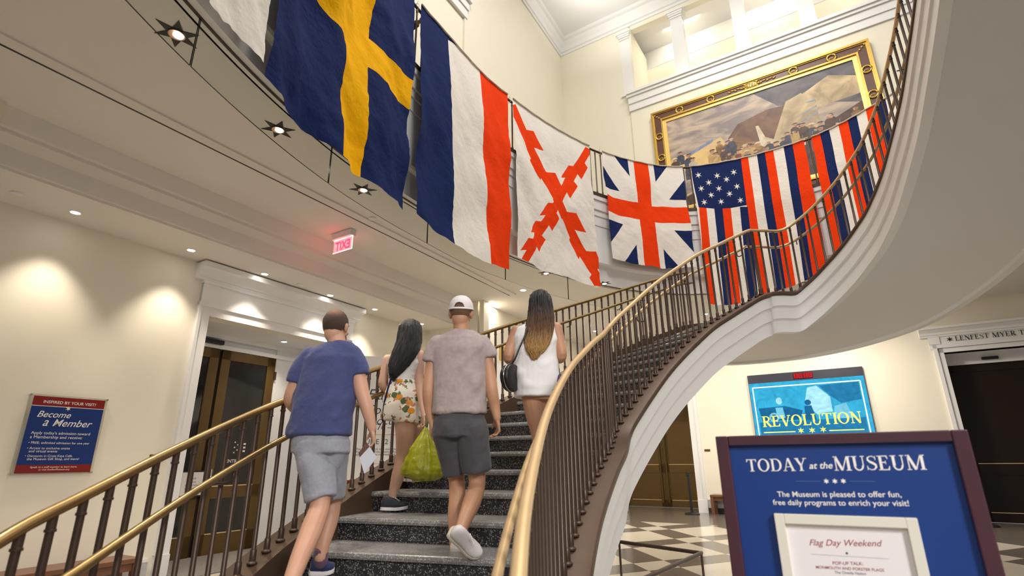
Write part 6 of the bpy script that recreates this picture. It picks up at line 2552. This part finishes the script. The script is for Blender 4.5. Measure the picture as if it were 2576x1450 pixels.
tube(bm, [cc + r_ * 0.0885 * math.cos(a) + cf * 0.107 * math.sin(a) - cu * 0.004 for a in [2 * PI * k / 40 for k in range(41)]], 0.0055, 6, caps=False)
obj('strap', bm, capm, cap, smooth=True)
ltc = mat('white_leather', (0.66, 0.62, 0.60), 0.5)
cre = mat('cream_sole', (0.72, 0.66, 0.54), 0.6)
shoe(pc, J(1128, 1338, -0.27), J(1199, 1404, -0.20), J(1210, 1330, -0.30) - J(1165, 1385, -0.12), ltc, cre, M['paper'], 0.050, 0.080, label='white sneaker')
shoe(pc, J(1146, 1398, 0.03), J(1152, 1390, 0.30), (0, 0, 1), ltc, cre, M['paper'], 0.048, 0.080, label='white sneaker')

# ------------------------------------------------------------------ woman in the orange-print shorts
J = lambda x, y, dY=0.0: at_y(x, y, 4.65 + dY)
pw_ = thing('person', 'woman with long black hair in a white tank top and orange-print shorts', 'person', J(985, 1275))
bm = bmesh.new()
hc = J(1032, 839, 0.03)
P, r_, f_, u_ = head(bm, hc, (0.22, 0.97, 0.02), (0.06, -0.05, 1), 0.93)
limb(bm, [J(1026, 898), J(1029, 875), hc + V3((0, -0.012, -0.04))], [0.052, 0.046, 0.046])
SW1 = [(878, 1027, 26, 0.06), (890, 1022, 44, 0.075), (912, 1016, 41, 0.088), (938, 1013, 33, 0.085), (960, 1012, 31, 0.085), (985, 1012, 40, 0.10), (1020, 1012, 44, 0.115), (1050, 1012, 42, 0.11)]
torso(bm, SW1, 4.65, grow=-0.012)
limb(bm, [J(1056, 893), J(1056, 925), J(1054, 958, -0.02), J(1060, 1005, -0.08), J(1068, 1050, -0.16)], [0.045, 0.040, 0.036, 0.031, 0.022])
hand(bm, J(1068, 1050, -0.16), J(1070, 1090, -0.17) - J(1068, 1050, -0.16), (-0.8, -0.3, 0), (-0.2, 0.9, 0), (0.9, 0.9, 0.7), 0.9, tc=1.2)
limb(bm, [J(975, 905), J(967, 940), J(962, 968, 0.02), J(972, 985, 0.16), J(985, 990, 0.26)], [0.044, 0.039, 0.036, 0.031, 0.022])
hand(bm, J(986, 990, 0.27), (0.4, 0.8, -0.1), (0, 0, -1), (0.6, -0.3, 0.5), (0.6, 0.7, 0.5), 0.9)
limb(bm, [J(1014, 1040, -0.02), J(1019, 1085, -0.03), J(1012, 1150, 0.0), J(1002, 1195, -0.02), J(992, 1230, -0.03), J(986, 1258, -0.03)], [0.082, 0.082, 0.056, 0.055, 0.042, 0.034])
limb(bm, [J(1032, 1040, 0.05), J(1046, 1085, 0.18), J(1054, 1125, 0.26), J(1048, 1165, 0.20), J(1040, 1205, 0.14)], [0.095, 0.080, 0.055, 0.053, 0.034])
remesh('body', bm, SKIN[2], pw_, 0.0055, 3)
face(P, r_, f_, u_, 0.93, pw_)
bm = bmesh.new()
torso(bm, [(893, 1018, 30, 0.085), (915, 1016, 43, 0.096), (938, 1013, 36, 0.093), (962, 1012, 33, 0.093)], 4.65)
limb(bm, [J(1046, 884, -0.03), J(1042, 897, -0.05)], [0.022, 0.026])
limb(bm, [J(1000, 888, -0.03), J(1000, 900, -0.05)], [0.022, 0.026])
remesh('tank_top', bm, cloth_mat('white_rib', (0.74, 0.70, 0.66)), pw_, 0.007, 3, folds(0.006, 6, 14, 2.0))
# printed shorts
bm = bmesh.new()
torso(bm, [(958, 1013, 33, 0.096), (968, 1013, 35, 0.10), (990, 1012, 44, 0.118), (1020, 1011, 47, 0.132), (1045, 1011, 47, 0.132), (1058, 1011, 46, 0.125)], 4.65)
limb(bm, [J(1020, 1035, -0.02), J(1024, 1056, -0.02), J(1024, 1064, -0.02)], [0.118, 0.115, 0.112], cut=True)
limb(bm, [J(990, 1035, 0.04), J(984, 1048, 0.05), J(983, 1054, 0.05)], [0.10, 0.090, 0.086], cut=True)
fl = bpy.data.materials.new('orange_print')
fl.use_nodes = True
nt = fl.node_tree
bs = nt.nodes['Principled BSDF']
bs.inputs['Roughness'].default_value = 0.85
tc = nt.nodes.new('ShaderNodeTexCoord')
mpg = nt.nodes.new('ShaderNodeMapping')
mpg.inputs['Scale'].default_value = (1, 1, 1)
sx_ = nt.nodes.new('ShaderNodeSeparateXYZ')
nt.links.new(tc.outputs['Object'], sx_.inputs[0])
cx_ = nt.nodes.new('ShaderNodeCombineXYZ')
nt.links.new(sx_.outputs['X'], cx_.inputs['X'])
nt.links.new(sx_.outputs['Z'], cx_.inputs['Y'])
nt.links.new(cx_.outputs[0], mpg.inputs[0])
prev = None
for sc_, thr, rad, col, seed, dst in ((8.5, 0.42, 0.25, (0.09, 0.12, 0.04), 0.30, 0.6), (8.5, 0.42, 0.23, (0.80, 0.30, 0.02), 0.0, 0.0), (19, 0.62, 0.26, (0.55, 0.22, 0.12), 3.0, 1.2), (23, 0.66, 0.26, (0.16, 0.18, 0.07), 7.0, 1.2)):
    mp2 = nt.nodes.new('ShaderNodeMapping')
    mp2.inputs['Location'].default_value = (seed * 0.09, seed * -0.10, 0) if seed < 1 else (seed, seed * 0.3, seed)
    nt.links.new(mpg.outputs[0], mp2.inputs[0])
    src = mp2.outputs[0]
    if dst:
        ns = nt.nodes.new('ShaderNodeTexNoise')
        ns.inputs['Scale'].default_value = 45
        nt.links.new(src, ns.inputs['Vector'])
        ad = nt.nodes.new('ShaderNodeVectorMath')
        ad.operation = 'MULTIPLY_ADD'
        ad.inputs[1].default_value = (0.05 * dst,) * 3
        nt.links.new(ns.outputs['Color'], ad.inputs[0])
        nt.links.new(src, ad.inputs[2])
        src = ad.outputs[0]
    v = nt.nodes.new('ShaderNodeTexVoronoi')
    v.inputs['Scale'].default_value = sc_
    v.voronoi_dimensions = '2D'
    nt.links.new(src, v.inputs['Vector'])
    sp = nt.nodes.new('ShaderNodeSeparateColor')
    nt.links.new(v.outputs['Color'], sp.inputs[0])
    g1 = nt.nodes.new('ShaderNodeMath')
    g1.operation = 'GREATER_THAN'
    g1.inputs[1].default_value = thr
    nt.links.new(sp.outputs[0], g1.inputs[0])
    g2 = nt.nodes.new('ShaderNodeMath')
    g2.operation = 'LESS_THAN'
    g2.inputs[1].default_value = rad
    nt.links.new(v.outputs['Distance'], g2.inputs[0])
    mm = nt.nodes.new('ShaderNodeMath')
    mm.operation = 'MULTIPLY'
    nt.links.new(g1.outputs[0], mm.inputs[0])
    nt.links.new(g2.outputs[0], mm.inputs[1])
    mx = nt.nodes.new('ShaderNodeMix')
    mx.data_type = 'RGBA'
    if prev is None:
        mx.inputs['A'].default_value = (0.80, 0.74, 0.62, 1)
    else:
        nt.links.new(prev, mx.inputs['A'])
    mx.inputs['B'].default_value = tuple(col) + (1,)
    nt.links.new(mm.outputs[0], mx.inputs['Factor'])
    prev = mx.outputs['Result']
nt.links.new(prev, bs.inputs['Base Color'])
remesh('shorts', bm, fl, pw_, 0.007, 2, folds(0.008, 12, 5, 11.0))
bm = bmesh.new()
S_ = px_secs([(959, 1013, 34.5, 0.099, 0), (966, 1013, 36, 0.103, 0)], 4.65)
loft(bm, S_[::-1], 28)
for a in (-2.4, -1.9, -1.2, -0.7):
    c = S_[0][0].lerp(S_[1][0], 0.5) + S_[0][1] * 1.03 * math.cos(a) + S_[0][2] * 1.03 * math.sin(a)
    tube(bm, [c + V3((0, -0.004, 0.018)), c + V3((0, -0.008, 0)), c + V3((0, -0.004, -0.02))], 0.005, 6)
obj('belt', bm, fl, pw_, smooth=True)
blk = mat('black_hair', (0.008, 0.007, 0.008), 0.32, bump=0.5, bscale=60, stretch=(14, 14, 1), spec=0.6)
HS = dense(px_secs([(804, 1033, 10, 0.04, 0.02), (810, 1033, 20, 0.075, 0.02), (822, 1032, 27, 0.098, 0.01), (842, 1031, 29.5, 0.102, 0.0), (862, 1029, 30, 0.095, -0.02), (880, 1023, 31, 0.075, -0.055), (900, 1013, 29, 0.052, -0.085), (920, 1003, 24, 0.042, -0.10), (938, 995, 14, 0.030, -0.11), (950, 989, 7, 0.016, -0.11), (958, 985, 2, 0.006, -0.11)], 4.65))
bm = bmesh.new()
loft(bm, HS[::-1], 30)
# open the hair around the face
for q in list(bm.verts):
    l = q.co - V3(hc)
    if l.dot(f_) > 0.055 and abs(l.dot(r_)) < 0.06 and l.dot(u_) < 0.045 and l.dot(u_) > -0.12:
        bm.verts.remove(q)
for v in bm.verts:
    v.co += V3((noise.noise(V3((v.co.x * 60, v.co.y * 60, v.co.z * 4))) * 0.007, noise.noise(V3((v.co.x * 60, v.co.y * 60 + 5, v.co.z * 4))) * 0.007, 0))
hair_strands(bm, HS, 4.65, 240, 0.005, 3, 0.014, 0.1, 0.12)
obj('hair', bm, blk, pw_, smooth=True)
gsh = cloth_mat('slate_wool', srgb(44, 46, 56))
shoe(pw_, J(957, 1284, -0.06), J(1027, 1286, -0.04), (0, 0, 1), gsh, M['paper'], M['letter'], 0.042, 0.085, label='dark grey shoe')
shoe(pw_, J(1019, 1212, 0.10), J(1063, 1214, 0.25), (0, 0, 1), gsh, M['paper'], M['letter'], 0.042, 0.075, label='dark grey shoe')
# glasses pushed into her hair
def sunglasses(p, right, fwd, up, label, s=1.0):
    o = thing('sunglasses', label, 'sunglasses', p)
    for q in (-1, 1):
        bm = bmesh.new()
        ellipsoid(bm, p + right * 0.032 * q * s, right * 0.027 * s, fwd * 0.004 * s, up * 0.022 * s, 16, 8)
        obj('lens', bm, M['black'], o, smooth=True)
    bm = bmesh.new()
    tube(bm, [p - right * 0.008 + up * 0.006, p + right * 0.008 + up * 0.006], 0.003, 6)
    for q in (-1, 1):
        tube(bm, [p + right * 0.060 * q * s + up * 0.008, p + right * 0.074 * q * s - fwd * 0.05 * s, p + right * 0.076 * q * s - fwd * 0.12 * s - up * 0.02], 0.0035, 6)
    obj('frame', bm, M['black'], o, smooth=True)


sunglasses(P(-0.012, 0.062, 0.108), r_, (f_ + u_ * 0.4).normalized(), (u_ - f_ * 0.4).normalized(), 'dark sunglasses pushed up in the long black hair', 0.95)
# thin dark shoulder strap bag cord at her back
bm = bmesh.new()
tube(bm, catmull([J(1010, 888, -0.10), J(997, 920, -0.115), J(985, 950, -0.11), J(974, 985, -0.10), J(966, 1020, -0.06), J(963, 1060, -0.02)], 0.03), 0.008, 6)
tag(obj('bag_strap', bm, M['fnavy'], smooth=True), 'thin navy strap across the back of the white tank top', 'strap')

# green plastic bag
GY = 4.40
G_ = lambda x, y, dY=0.0: at_y(x, y, GY + dY)
gb = thing('plastic_bag', 'full lime green plastic carrier bag hanging between the climbing visitors', 'bag', G_(1068, 1205))
GS = dense(px_secs([(1074, 1071, 3, 0.012, 0), (1085, 1071, 9, 0.025, 0), (1105, 1069, 22, 0.055, 0), (1130, 1067, 35, 0.085, 0), (1160, 1066, 45, 0.115, 0), (1180, 1066, 51, 0.130, 0), (1194, 1067, 51, 0.130, 0), (1204, 1069, 38, 0.11, 0), (1211, 1072, 18, 0.06, 0)], GY), 5)
bm = bmesh.new()
loft(bm, GS[::-1], 56)
top_ = G_(1071, 1074)
for v in bm.verts:
    l = v.co - top_
    dd = -l.z
    ang = math.atan2(l.y, l.x)
    rip = noise.noise(V3((ang * 4.0, dd * 3, 2))) * 0.030 + noise.noise(V3((ang * 10, dd * 5, 7))) * 0.014 + noise.noise(v.co * 26) * 0.008
    rad = V3((l.x, l.y, 0))
    if rad.length > 1e-4:
        v.co += rad.normalized() * rip * min(1, dd * 5)
gm = mat('lime_plastic', srgb(150, 152, 14), 0.35, bump=0.5, bscale=30, vary=0.2, vscale=14, bdetail=8)
gm.node_tree.nodes['Principled BSDF'].inputs['Subsurface Weight'].default_value = 0.15
obj('sack', bm, gm, gb, smooth=True)
bm = bmesh.new()
tube(bm, catmull([G_(1071, 1080), G_(1073, 1070, 0.0), G_(1074, 1058, 0.02), G_(1073, 1046, 0.04)], 0.02), [0.016, 0.014, 0.012, 0.011][:1] * 4 if False else 0.012, 8)
obj('handle', bm, mat('dark_green_plastic', srgb(70, 76, 16), 0.5), gb, smooth=True)

# ------------------------------------------------------------------ woman with ombre hair
J = lambda x, y, dY=0.0: at_y(x, y, 4.2 + dY)
po = thing('person', 'woman with dark to blond ombre hair in a loose white tank top', 'person', J(1355, 1215))
bm = bmesh.new()
hc = J(1360, 771, 0.03)
P, r_, f_, u_ = head(bm, hc, (-0.10, 0.99, 0.03), (0.02, -0.05, 1), 0.95)
limb(bm, [J(1356, 836), J(1358, 812), hc + V3((0, -0.012, -0.04))], [0.052, 0.047, 0.046])
torso(bm, [(818, 1355, 28, 0.062), (830, 1352, 50, 0.078), (852, 1350, 50, 0.092), (900, 1350, 42, 0.095), (930, 1350, 38, 0.09), (960, 1352, 42, 0.10), (990, 1355, 42, 0.10), (1008, 1356, 36, 0.09)], 4.2)
limb(bm, [J(1399, 826), J(1407, 862), J(1413, 896, -0.01), J(1404, 905, 0.14), J(1396, 900, 0.27)], [0.050, 0.046, 0.041, 0.034, 0.024])
hand(bm, J(1396, 900, 0.28), (-0.4, 0.8, 0.1), (0, 0, -1), (-0.6, -0.3, 0.5), (0.6, 0.7, 0.5), 0.9)
limb(bm, [J(1300, 834), J(1287, 868), J(1279, 900, -0.01), J(1286, 908, 0.14), J(1298, 902, 0.27)], [0.050, 0.046, 0.041, 0.034, 0.024])
hand(bm, J(1298, 902, 0.28), (0.4, 0.8, 0.1), (0, 0, -1), (0.6, -0.3, 0.5), (0.6, 0.7, 0.5), 0.9)
limb(bm, [J(1337, 985, 0.0), J(1348, 1045, 0.03), J(1358, 1108, 0.05), J(1352, 1160, 0.02), J(1348, 1205, 0.0)], [0.086, 0.080, 0.058, 0.056, 0.036])
limb(bm, [J(1376, 985, 0.02), J(1378, 1040, 0.14), J(1378, 1095, 0.24), J(1374, 1140, 0.20), J(1370, 1180, 0.16)], [0.086, 0.080, 0.058, 0.056, 0.036])
remesh('body', bm, SKIN[3], po, 0.0055, 3)
face(P, r_, f_, u_, 0.95, po)
bm = bmesh.new()
torso(bm, [(816, 1352, 34, 0.075, -0.005), (828, 1348, 53, 0.094), (850, 1346, 56, 0.112), (900, 1347, 54, 0.122), (945, 1350, 57, 0.142), (975, 1349, 57, 0.148), (1000, 1345, 52, 0.145)], 4.2)
wt = mat('white_jersey', (0.83, 0.81, 0.80), 0.85, bump=0.2, bscale=26, sheen=0.1)
remesh('tank_top', bm, wt, po, 0.007, 3, folds(0.024, 5, 5, 21.0))
bm = bmesh.new()
torso(bm, [(842, 1352, 49, 0.096), (872, 1351, 47, 0.10)], 4.2)
pt_ = mat('violet_print', srgb(96, 84, 128), 0.85, vary=0.75, vscale=60)
remesh('bandeau', bm, pt_, po, 0.007, 2)
bm = bmesh.new()
torso(bm, [(942, 1354, 42, 0.108), (962, 1357, 48, 0.122), (988, 1359, 49, 0.124)], 4.2)
limb(bm, [J(1340, 968), J(1342, 976)], [0.106, 0.104], cut=True)
limb(bm, [J(1378, 955, 0.01), J(1383, 966, 0.02)], [0.104, 0.104], cut=True)
remesh('shorts', bm, pt_, po, 0.007, 2)
for kx, (hx, hy, d0) in enumerate(((1348, 1212, 0.0), (1370, 1188, 0.16))):
    hp = J(hx, hy, d0)
    shoe(po, hp + V3((0, -0.05, -0.045)), hp + V3((0.02, 0.19, -0.045)), (0, 0, 1), M['paper'], M['paper'], M['letter'], 0.042, 0.075)
om = mat('ombre_hair', (0.02, 0.012, 0.008), 0.38, bump=0.5, bscale=60, stretch=(14, 14, 1), spec=0.6)
nt = om.node_tree
tc = nt.nodes.new('ShaderNodeTexCoord')
sp = nt.nodes.new('ShaderNodeSeparateXYZ')
nt.links.new(tc.outputs['Object'], sp.inputs[0])
nz = nt.nodes.new('ShaderNodeTexNoise')
nz.inputs['Scale'].default_value = 30
mpz = nt.nodes.new('ShaderNodeMapping')
mpz.inputs['Scale'].default_value = (3, 3, 0.2)
nt.links.new(tc.outputs['Object'], mpz.inputs[0])
nt.links.new(mpz.outputs[0], nz.inputs['Vector'])
ma = nt.nodes.new('ShaderNodeMath')
ma.operation = 'MULTIPLY_ADD'
ma.inputs[1].default_value = 0.22
nt.links.new(nz.outputs['Fac'], ma.inputs[0])
nt.links.new(sp.outputs['Z'], ma.inputs[2])
mr = nt.nodes.new('ShaderNodeMapRange')
zt0, zt1 = J(1350, 895).z, J(1350, 775).z
mr.inputs[1].default_value = zt0 + 0.11
mr.inputs[2].default_value = zt1 + 0.11
nt.links.new(ma.outputs[0], mr.inputs[0])
cr_ = nt.nodes.new('ShaderNodeValToRGB')
cr_.color_ramp.elements[0].color = (0.52, 0.30, 0.10, 1)
cr_.color_ramp.elements[1].color = (0.010, 0.008, 0.008, 1)
cr_.color_ramp.elements[0].position = 0.12
e_ = cr_.color_ramp.elements.new(0.5)
e_.color = (0.14, 0.065, 0.022, 1)
nt.links.new(mr.outputs[0], cr_.inputs[0])
nt.links.new(cr_.outputs[0], nt.nodes['Principled BSDF'].inputs['Base Color'])
HS = dense(px_secs([(731, 1359, 9, 0.04, 0.02), (737, 1359, 19, 0.078, 0.02), (750, 1359, 26, 0.100, 0.01), (772, 1360, 29, 0.104, 0.0), (796, 1361, 31, 0.095, -0.03), (820, 1358, 34, 0.070, -0.07), (845, 1354, 33, 0.050, -0.10), (866, 1351, 29, 0.042, -0.115), (882, 1348, 22, 0.034, -0.125), (896, 1346, 11, 0.020, -0.13), (908, 1344, 3, 0.008, -0.13)], 4.2))
bm = bmesh.new()
loft(bm, HS[::-1], 30)
for q in list(bm.verts):
    l = q.co - V3(hc)
    if l.dot(f_) > 0.055 and abs(l.dot(r_)) < 0.06 and l.dot(u_) < 0.045 and l.dot(u_) > -0.12:
        bm.verts.remove(q)
for v in bm.verts:
    v.co += V3((noise.noise(V3((v.co.x * 70, v.co.y * 70, v.co.z * 3))) * 0.006, noise.noise(V3((v.co.x * 70, v.co.y * 70 + 5, v.co.z * 3))) * 0.006, 0))
hair_strands(bm, HS, 4.2, 260, 0.005, 5, 0.014, 0.1, 0.12)
obj('hair', bm, om, po, smooth=True)
sunglasses(P(-0.03, 0.05, 0.100), (r_ + f_ * 0.3).normalized(), (f_ + u_ * 0.6 - r_ * 0.3).normalized(), (u_ - f_ * 0.6).normalized(), 'dark sunglasses pushed up in the ombre hair')
# round black shoulder bag
hb = thing('shoulder_bag', 'round black leather shoulder bag on a thin strap against the white tank top', 'bag', J(1285, 990, -0.06))
bc = J(1286, 949, -0.09)
bm = bmesh.new()
a_ = V3((0.55, 0.83, 0)).normalized()
b_ = V3((0.83, -0.55, 0)).normalized()
R0, TH_ = 0.112, 0.036
prof = [(0.0, -TH_), (R0 * 0.90, -TH_), (R0 * 0.98, -TH_ * 0.8), (R0, -TH_ * 0.4), (R0, TH_ * 0.4), (R0 * 0.98, TH_ * 0.8), (R0 * 0.90, TH_), (0.0, TH_)]
rows = []
for rr, tt in prof[1:-1]:
    rows.append([bm.verts.new(bc + a_ * rr * math.cos(2 * PI * k / 32) + V3((0, 0, 1.0)) * rr * (1.0 if math.sin(2 * PI * k / 32) < 0 else 0.88) * math.sin(2 * PI * k / 32) + b_ * tt) for k in range(32)])
for p0_, p1_ in zip(rows[:-1], rows[1:]):
    for k in range(32):
        bm.faces.new([p0_[k], p0_[(k + 1) % 32], p1_[(k + 1) % 32], p1_[k]])
bm.faces.new(rows[0][::-1])
bm.faces.new(rows[-1])
bmesh.ops.recalc_face_normals(bm, faces=bm.faces)
lea = mat('black_leather', (0.014, 0.013, 0.014), 0.35, bump=0.15, bscale=200)
obj('pouch', bm, lea, hb, auto=45)
bm = bmesh.new()
tube(bm, [bc + b_ * (TH_ * 0.2) + a_ * (R0 + 0.003) * math.cos(a) + V3((0, 0, (R0 + 0.003) * (1.0 if math.sin(a) < 0 else 0.88) * math.sin(a))) for a in [2 * PI * k / 32 for k in range(33)]], 0.0035, 5, caps=False)
obj('zip', bm, M['chrome'], hb, smooth=True)
bm = bmesh.new()
tube(bm, catmull([bc + V3((0.0, 0.0, R0 * 0.86)), J(1295, 905, -0.135), J(1306, 878, -0.14), J(1318, 852, -0.14), J(1330, 828, -0.12), J(1340, 812, -0.05)], 0.03), 0.0065, 6)
obj('strap', bm, lea, hb, smooth=True)

# ------------------------------------------------------------------ visitor on the balcony
s_, _ = ring_hit(1056, 60, 0.0)
q, n_ = RING.at(s_)
q = q + n_ * 0.42
q.z = ZF
pv = thing('person', 'visitor in a dark plaid shirt standing at the balcony railing between two flags', 'person', q)
B_ = lambda a, b, z: q + V3((-n_.y, n_.x, 0)) * a + (-n_) * b + V3((0, 0, z))
bm = bmesh.new()
hc = B_(0, 0.04, 1.62)
P, r_, f_, u_ = head(bm, hc, -n_ + V3((0, 0, -0.3)), UP, 1.0)
limb(bm, [B_(0, 0, 1.42), B_(0, 0.01, 1.50), hc], [0.06, 0.055, 0.055])
sv = V3((-n_.y, n_.x, 0))
loft(bm, [(B_(0, 0, 0.88), sv * 0.15, n_ * 0.10), (B_(0, 0, 1.0), sv * 0.16, n_ * 0.11), (B_(0, 0, 1.25), sv * 0.165, n_ * 0.115), (B_(0, 0, 1.40), sv * 0.17, n_ * 0.09), (B_(0, 0, 1.45), sv * 0.10, n_ * 0.07)], 20)
for q_ in (-1, 1):
    limb(bm, [B_(0.17 * q_, 0, 1.38), B_(0.22 * q_, 0.04, 1.12), B_(0.17 * q_, 0.28, 1.06)], [0.055, 0.045, 0.028])
    hand(bm, B_(0.17 * q_, 0.29, 1.06), -n_ + sv * -0.2 * q_, (0, 0, -1), sv * -q_, (0.7, 0.8, 0.6))
    limb(bm, [B_(0.09 * q_, 0, 0.90), B_(0.10 * q_, 0.02, 0.48), B_(0.11 * q_, 0.0, 0.09)], [0.09, 0.055, 0.04])
remesh('body', bm, SKIN[1], pv, 0.008, 3)
face(P, r_, f_, u_, 1.0, pv)
bm = bmesh.new()
loft(bm, [(B_(0, 0, 0.86), sv * 0.175, n_ * 0.125), (B_(0, 0, 1.05), sv * 0.178, n_ * 0.13), (B_(0, 0, 1.25), sv * 0.18, n_ * 0.13), (B_(0, 0, 1.40), sv * 0.185, n_ * 0.105), (B_(0, 0, 1.46), sv * 0.10, n_ * 0.085)], 24)
for q_ in (-1, 1):
    limb(bm, [B_(0.17 * q_, 0, 1.38), B_(0.22 * q_, 0.04, 1.12), B_(0.19 * q_, 0.22, 1.07)], [0.07, 0.06, 0.045], cut=True)
plm = mat('dark_plaid', (0.05, 0.05, 0.06), 0.85)
nt = plm.node_tree
tc = nt.nodes.new('ShaderNodeTexCoord')
wv = [nt.nodes.new('ShaderNodeTexWave') for _ in range(2)]
for w_, d_ in zip(wv, ('X', 'Z')):
    w_.bands_direction = d_
    w_.inputs['Scale'].default_value = 6
    nt.links.new(tc.outputs['Object'], w_.inputs['Vector'])
mm = nt.nodes.new('ShaderNodeMath')
mm.operation = 'MULTIPLY'
nt.links.new(wv[0].outputs['Fac'], mm.inputs[0])
nt.links.new(wv[1].outputs['Fac'], mm.inputs[1])
mx = nt.nodes.new('ShaderNodeMix')
mx.data_type = 'RGBA'
mx.inputs['A'].default_value = (0.03, 0.03, 0.04, 1)
mx.inputs['B'].default_value = (0.16, 0.14, 0.13, 1)
nt.links.new(mm.outputs[0], mx.inputs['Factor'])
nt.links.new(mx.outputs['Result'], nt.nodes['Principled BSDF'].inputs['Base Color'])
remesh('shirt', bm, plm, pv, 0.01, 3, folds(0.01, 8, 4, 31.0))
bm = bmesh.new()
loft(bm, [(B_(0, 0, 0.82), sv * 0.17, n_ * 0.12), (B_(0, 0, 0.98), sv * 0.165, n_ * 0.12)], 22)
for q_ in (-1, 1):
    limb(bm, [B_(0.09 * q_, 0, 0.88), B_(0.10 * q_, 0.02, 0.48), B_(0.11 * q_, 0.0, 0.11)], [0.10, 0.075, 0.065], cut=True)
remesh('trousers', bm, cloth_mat('black_denim', (0.02, 0.02, 0.024)), pv, 0.01, 2)
for q_ in (-1, 1):
    shoe(pv, B_(0.11 * q_, -0.06, 0.0), B_(0.12 * q_, 0.20, 0.0), (0, 0, 1), lea, M['rubber'], M['black'])
bm = bmesh.new()
ellipsoid(bm, P(0, -0.016, 0.030), r_ * 0.08, f_ * 0.097, u_ * 0.092, 30, 20)
for v in list(bm.verts):
    l = v.co - V3(hc)
    if l.dot(u_) < (-0.05 if l.dot(f_) < 0 else 0.05) or l.dot(f_) > 0.07:
        bm.verts.remove(v)
obj('hair', bm, blk, pv, smooth=True)
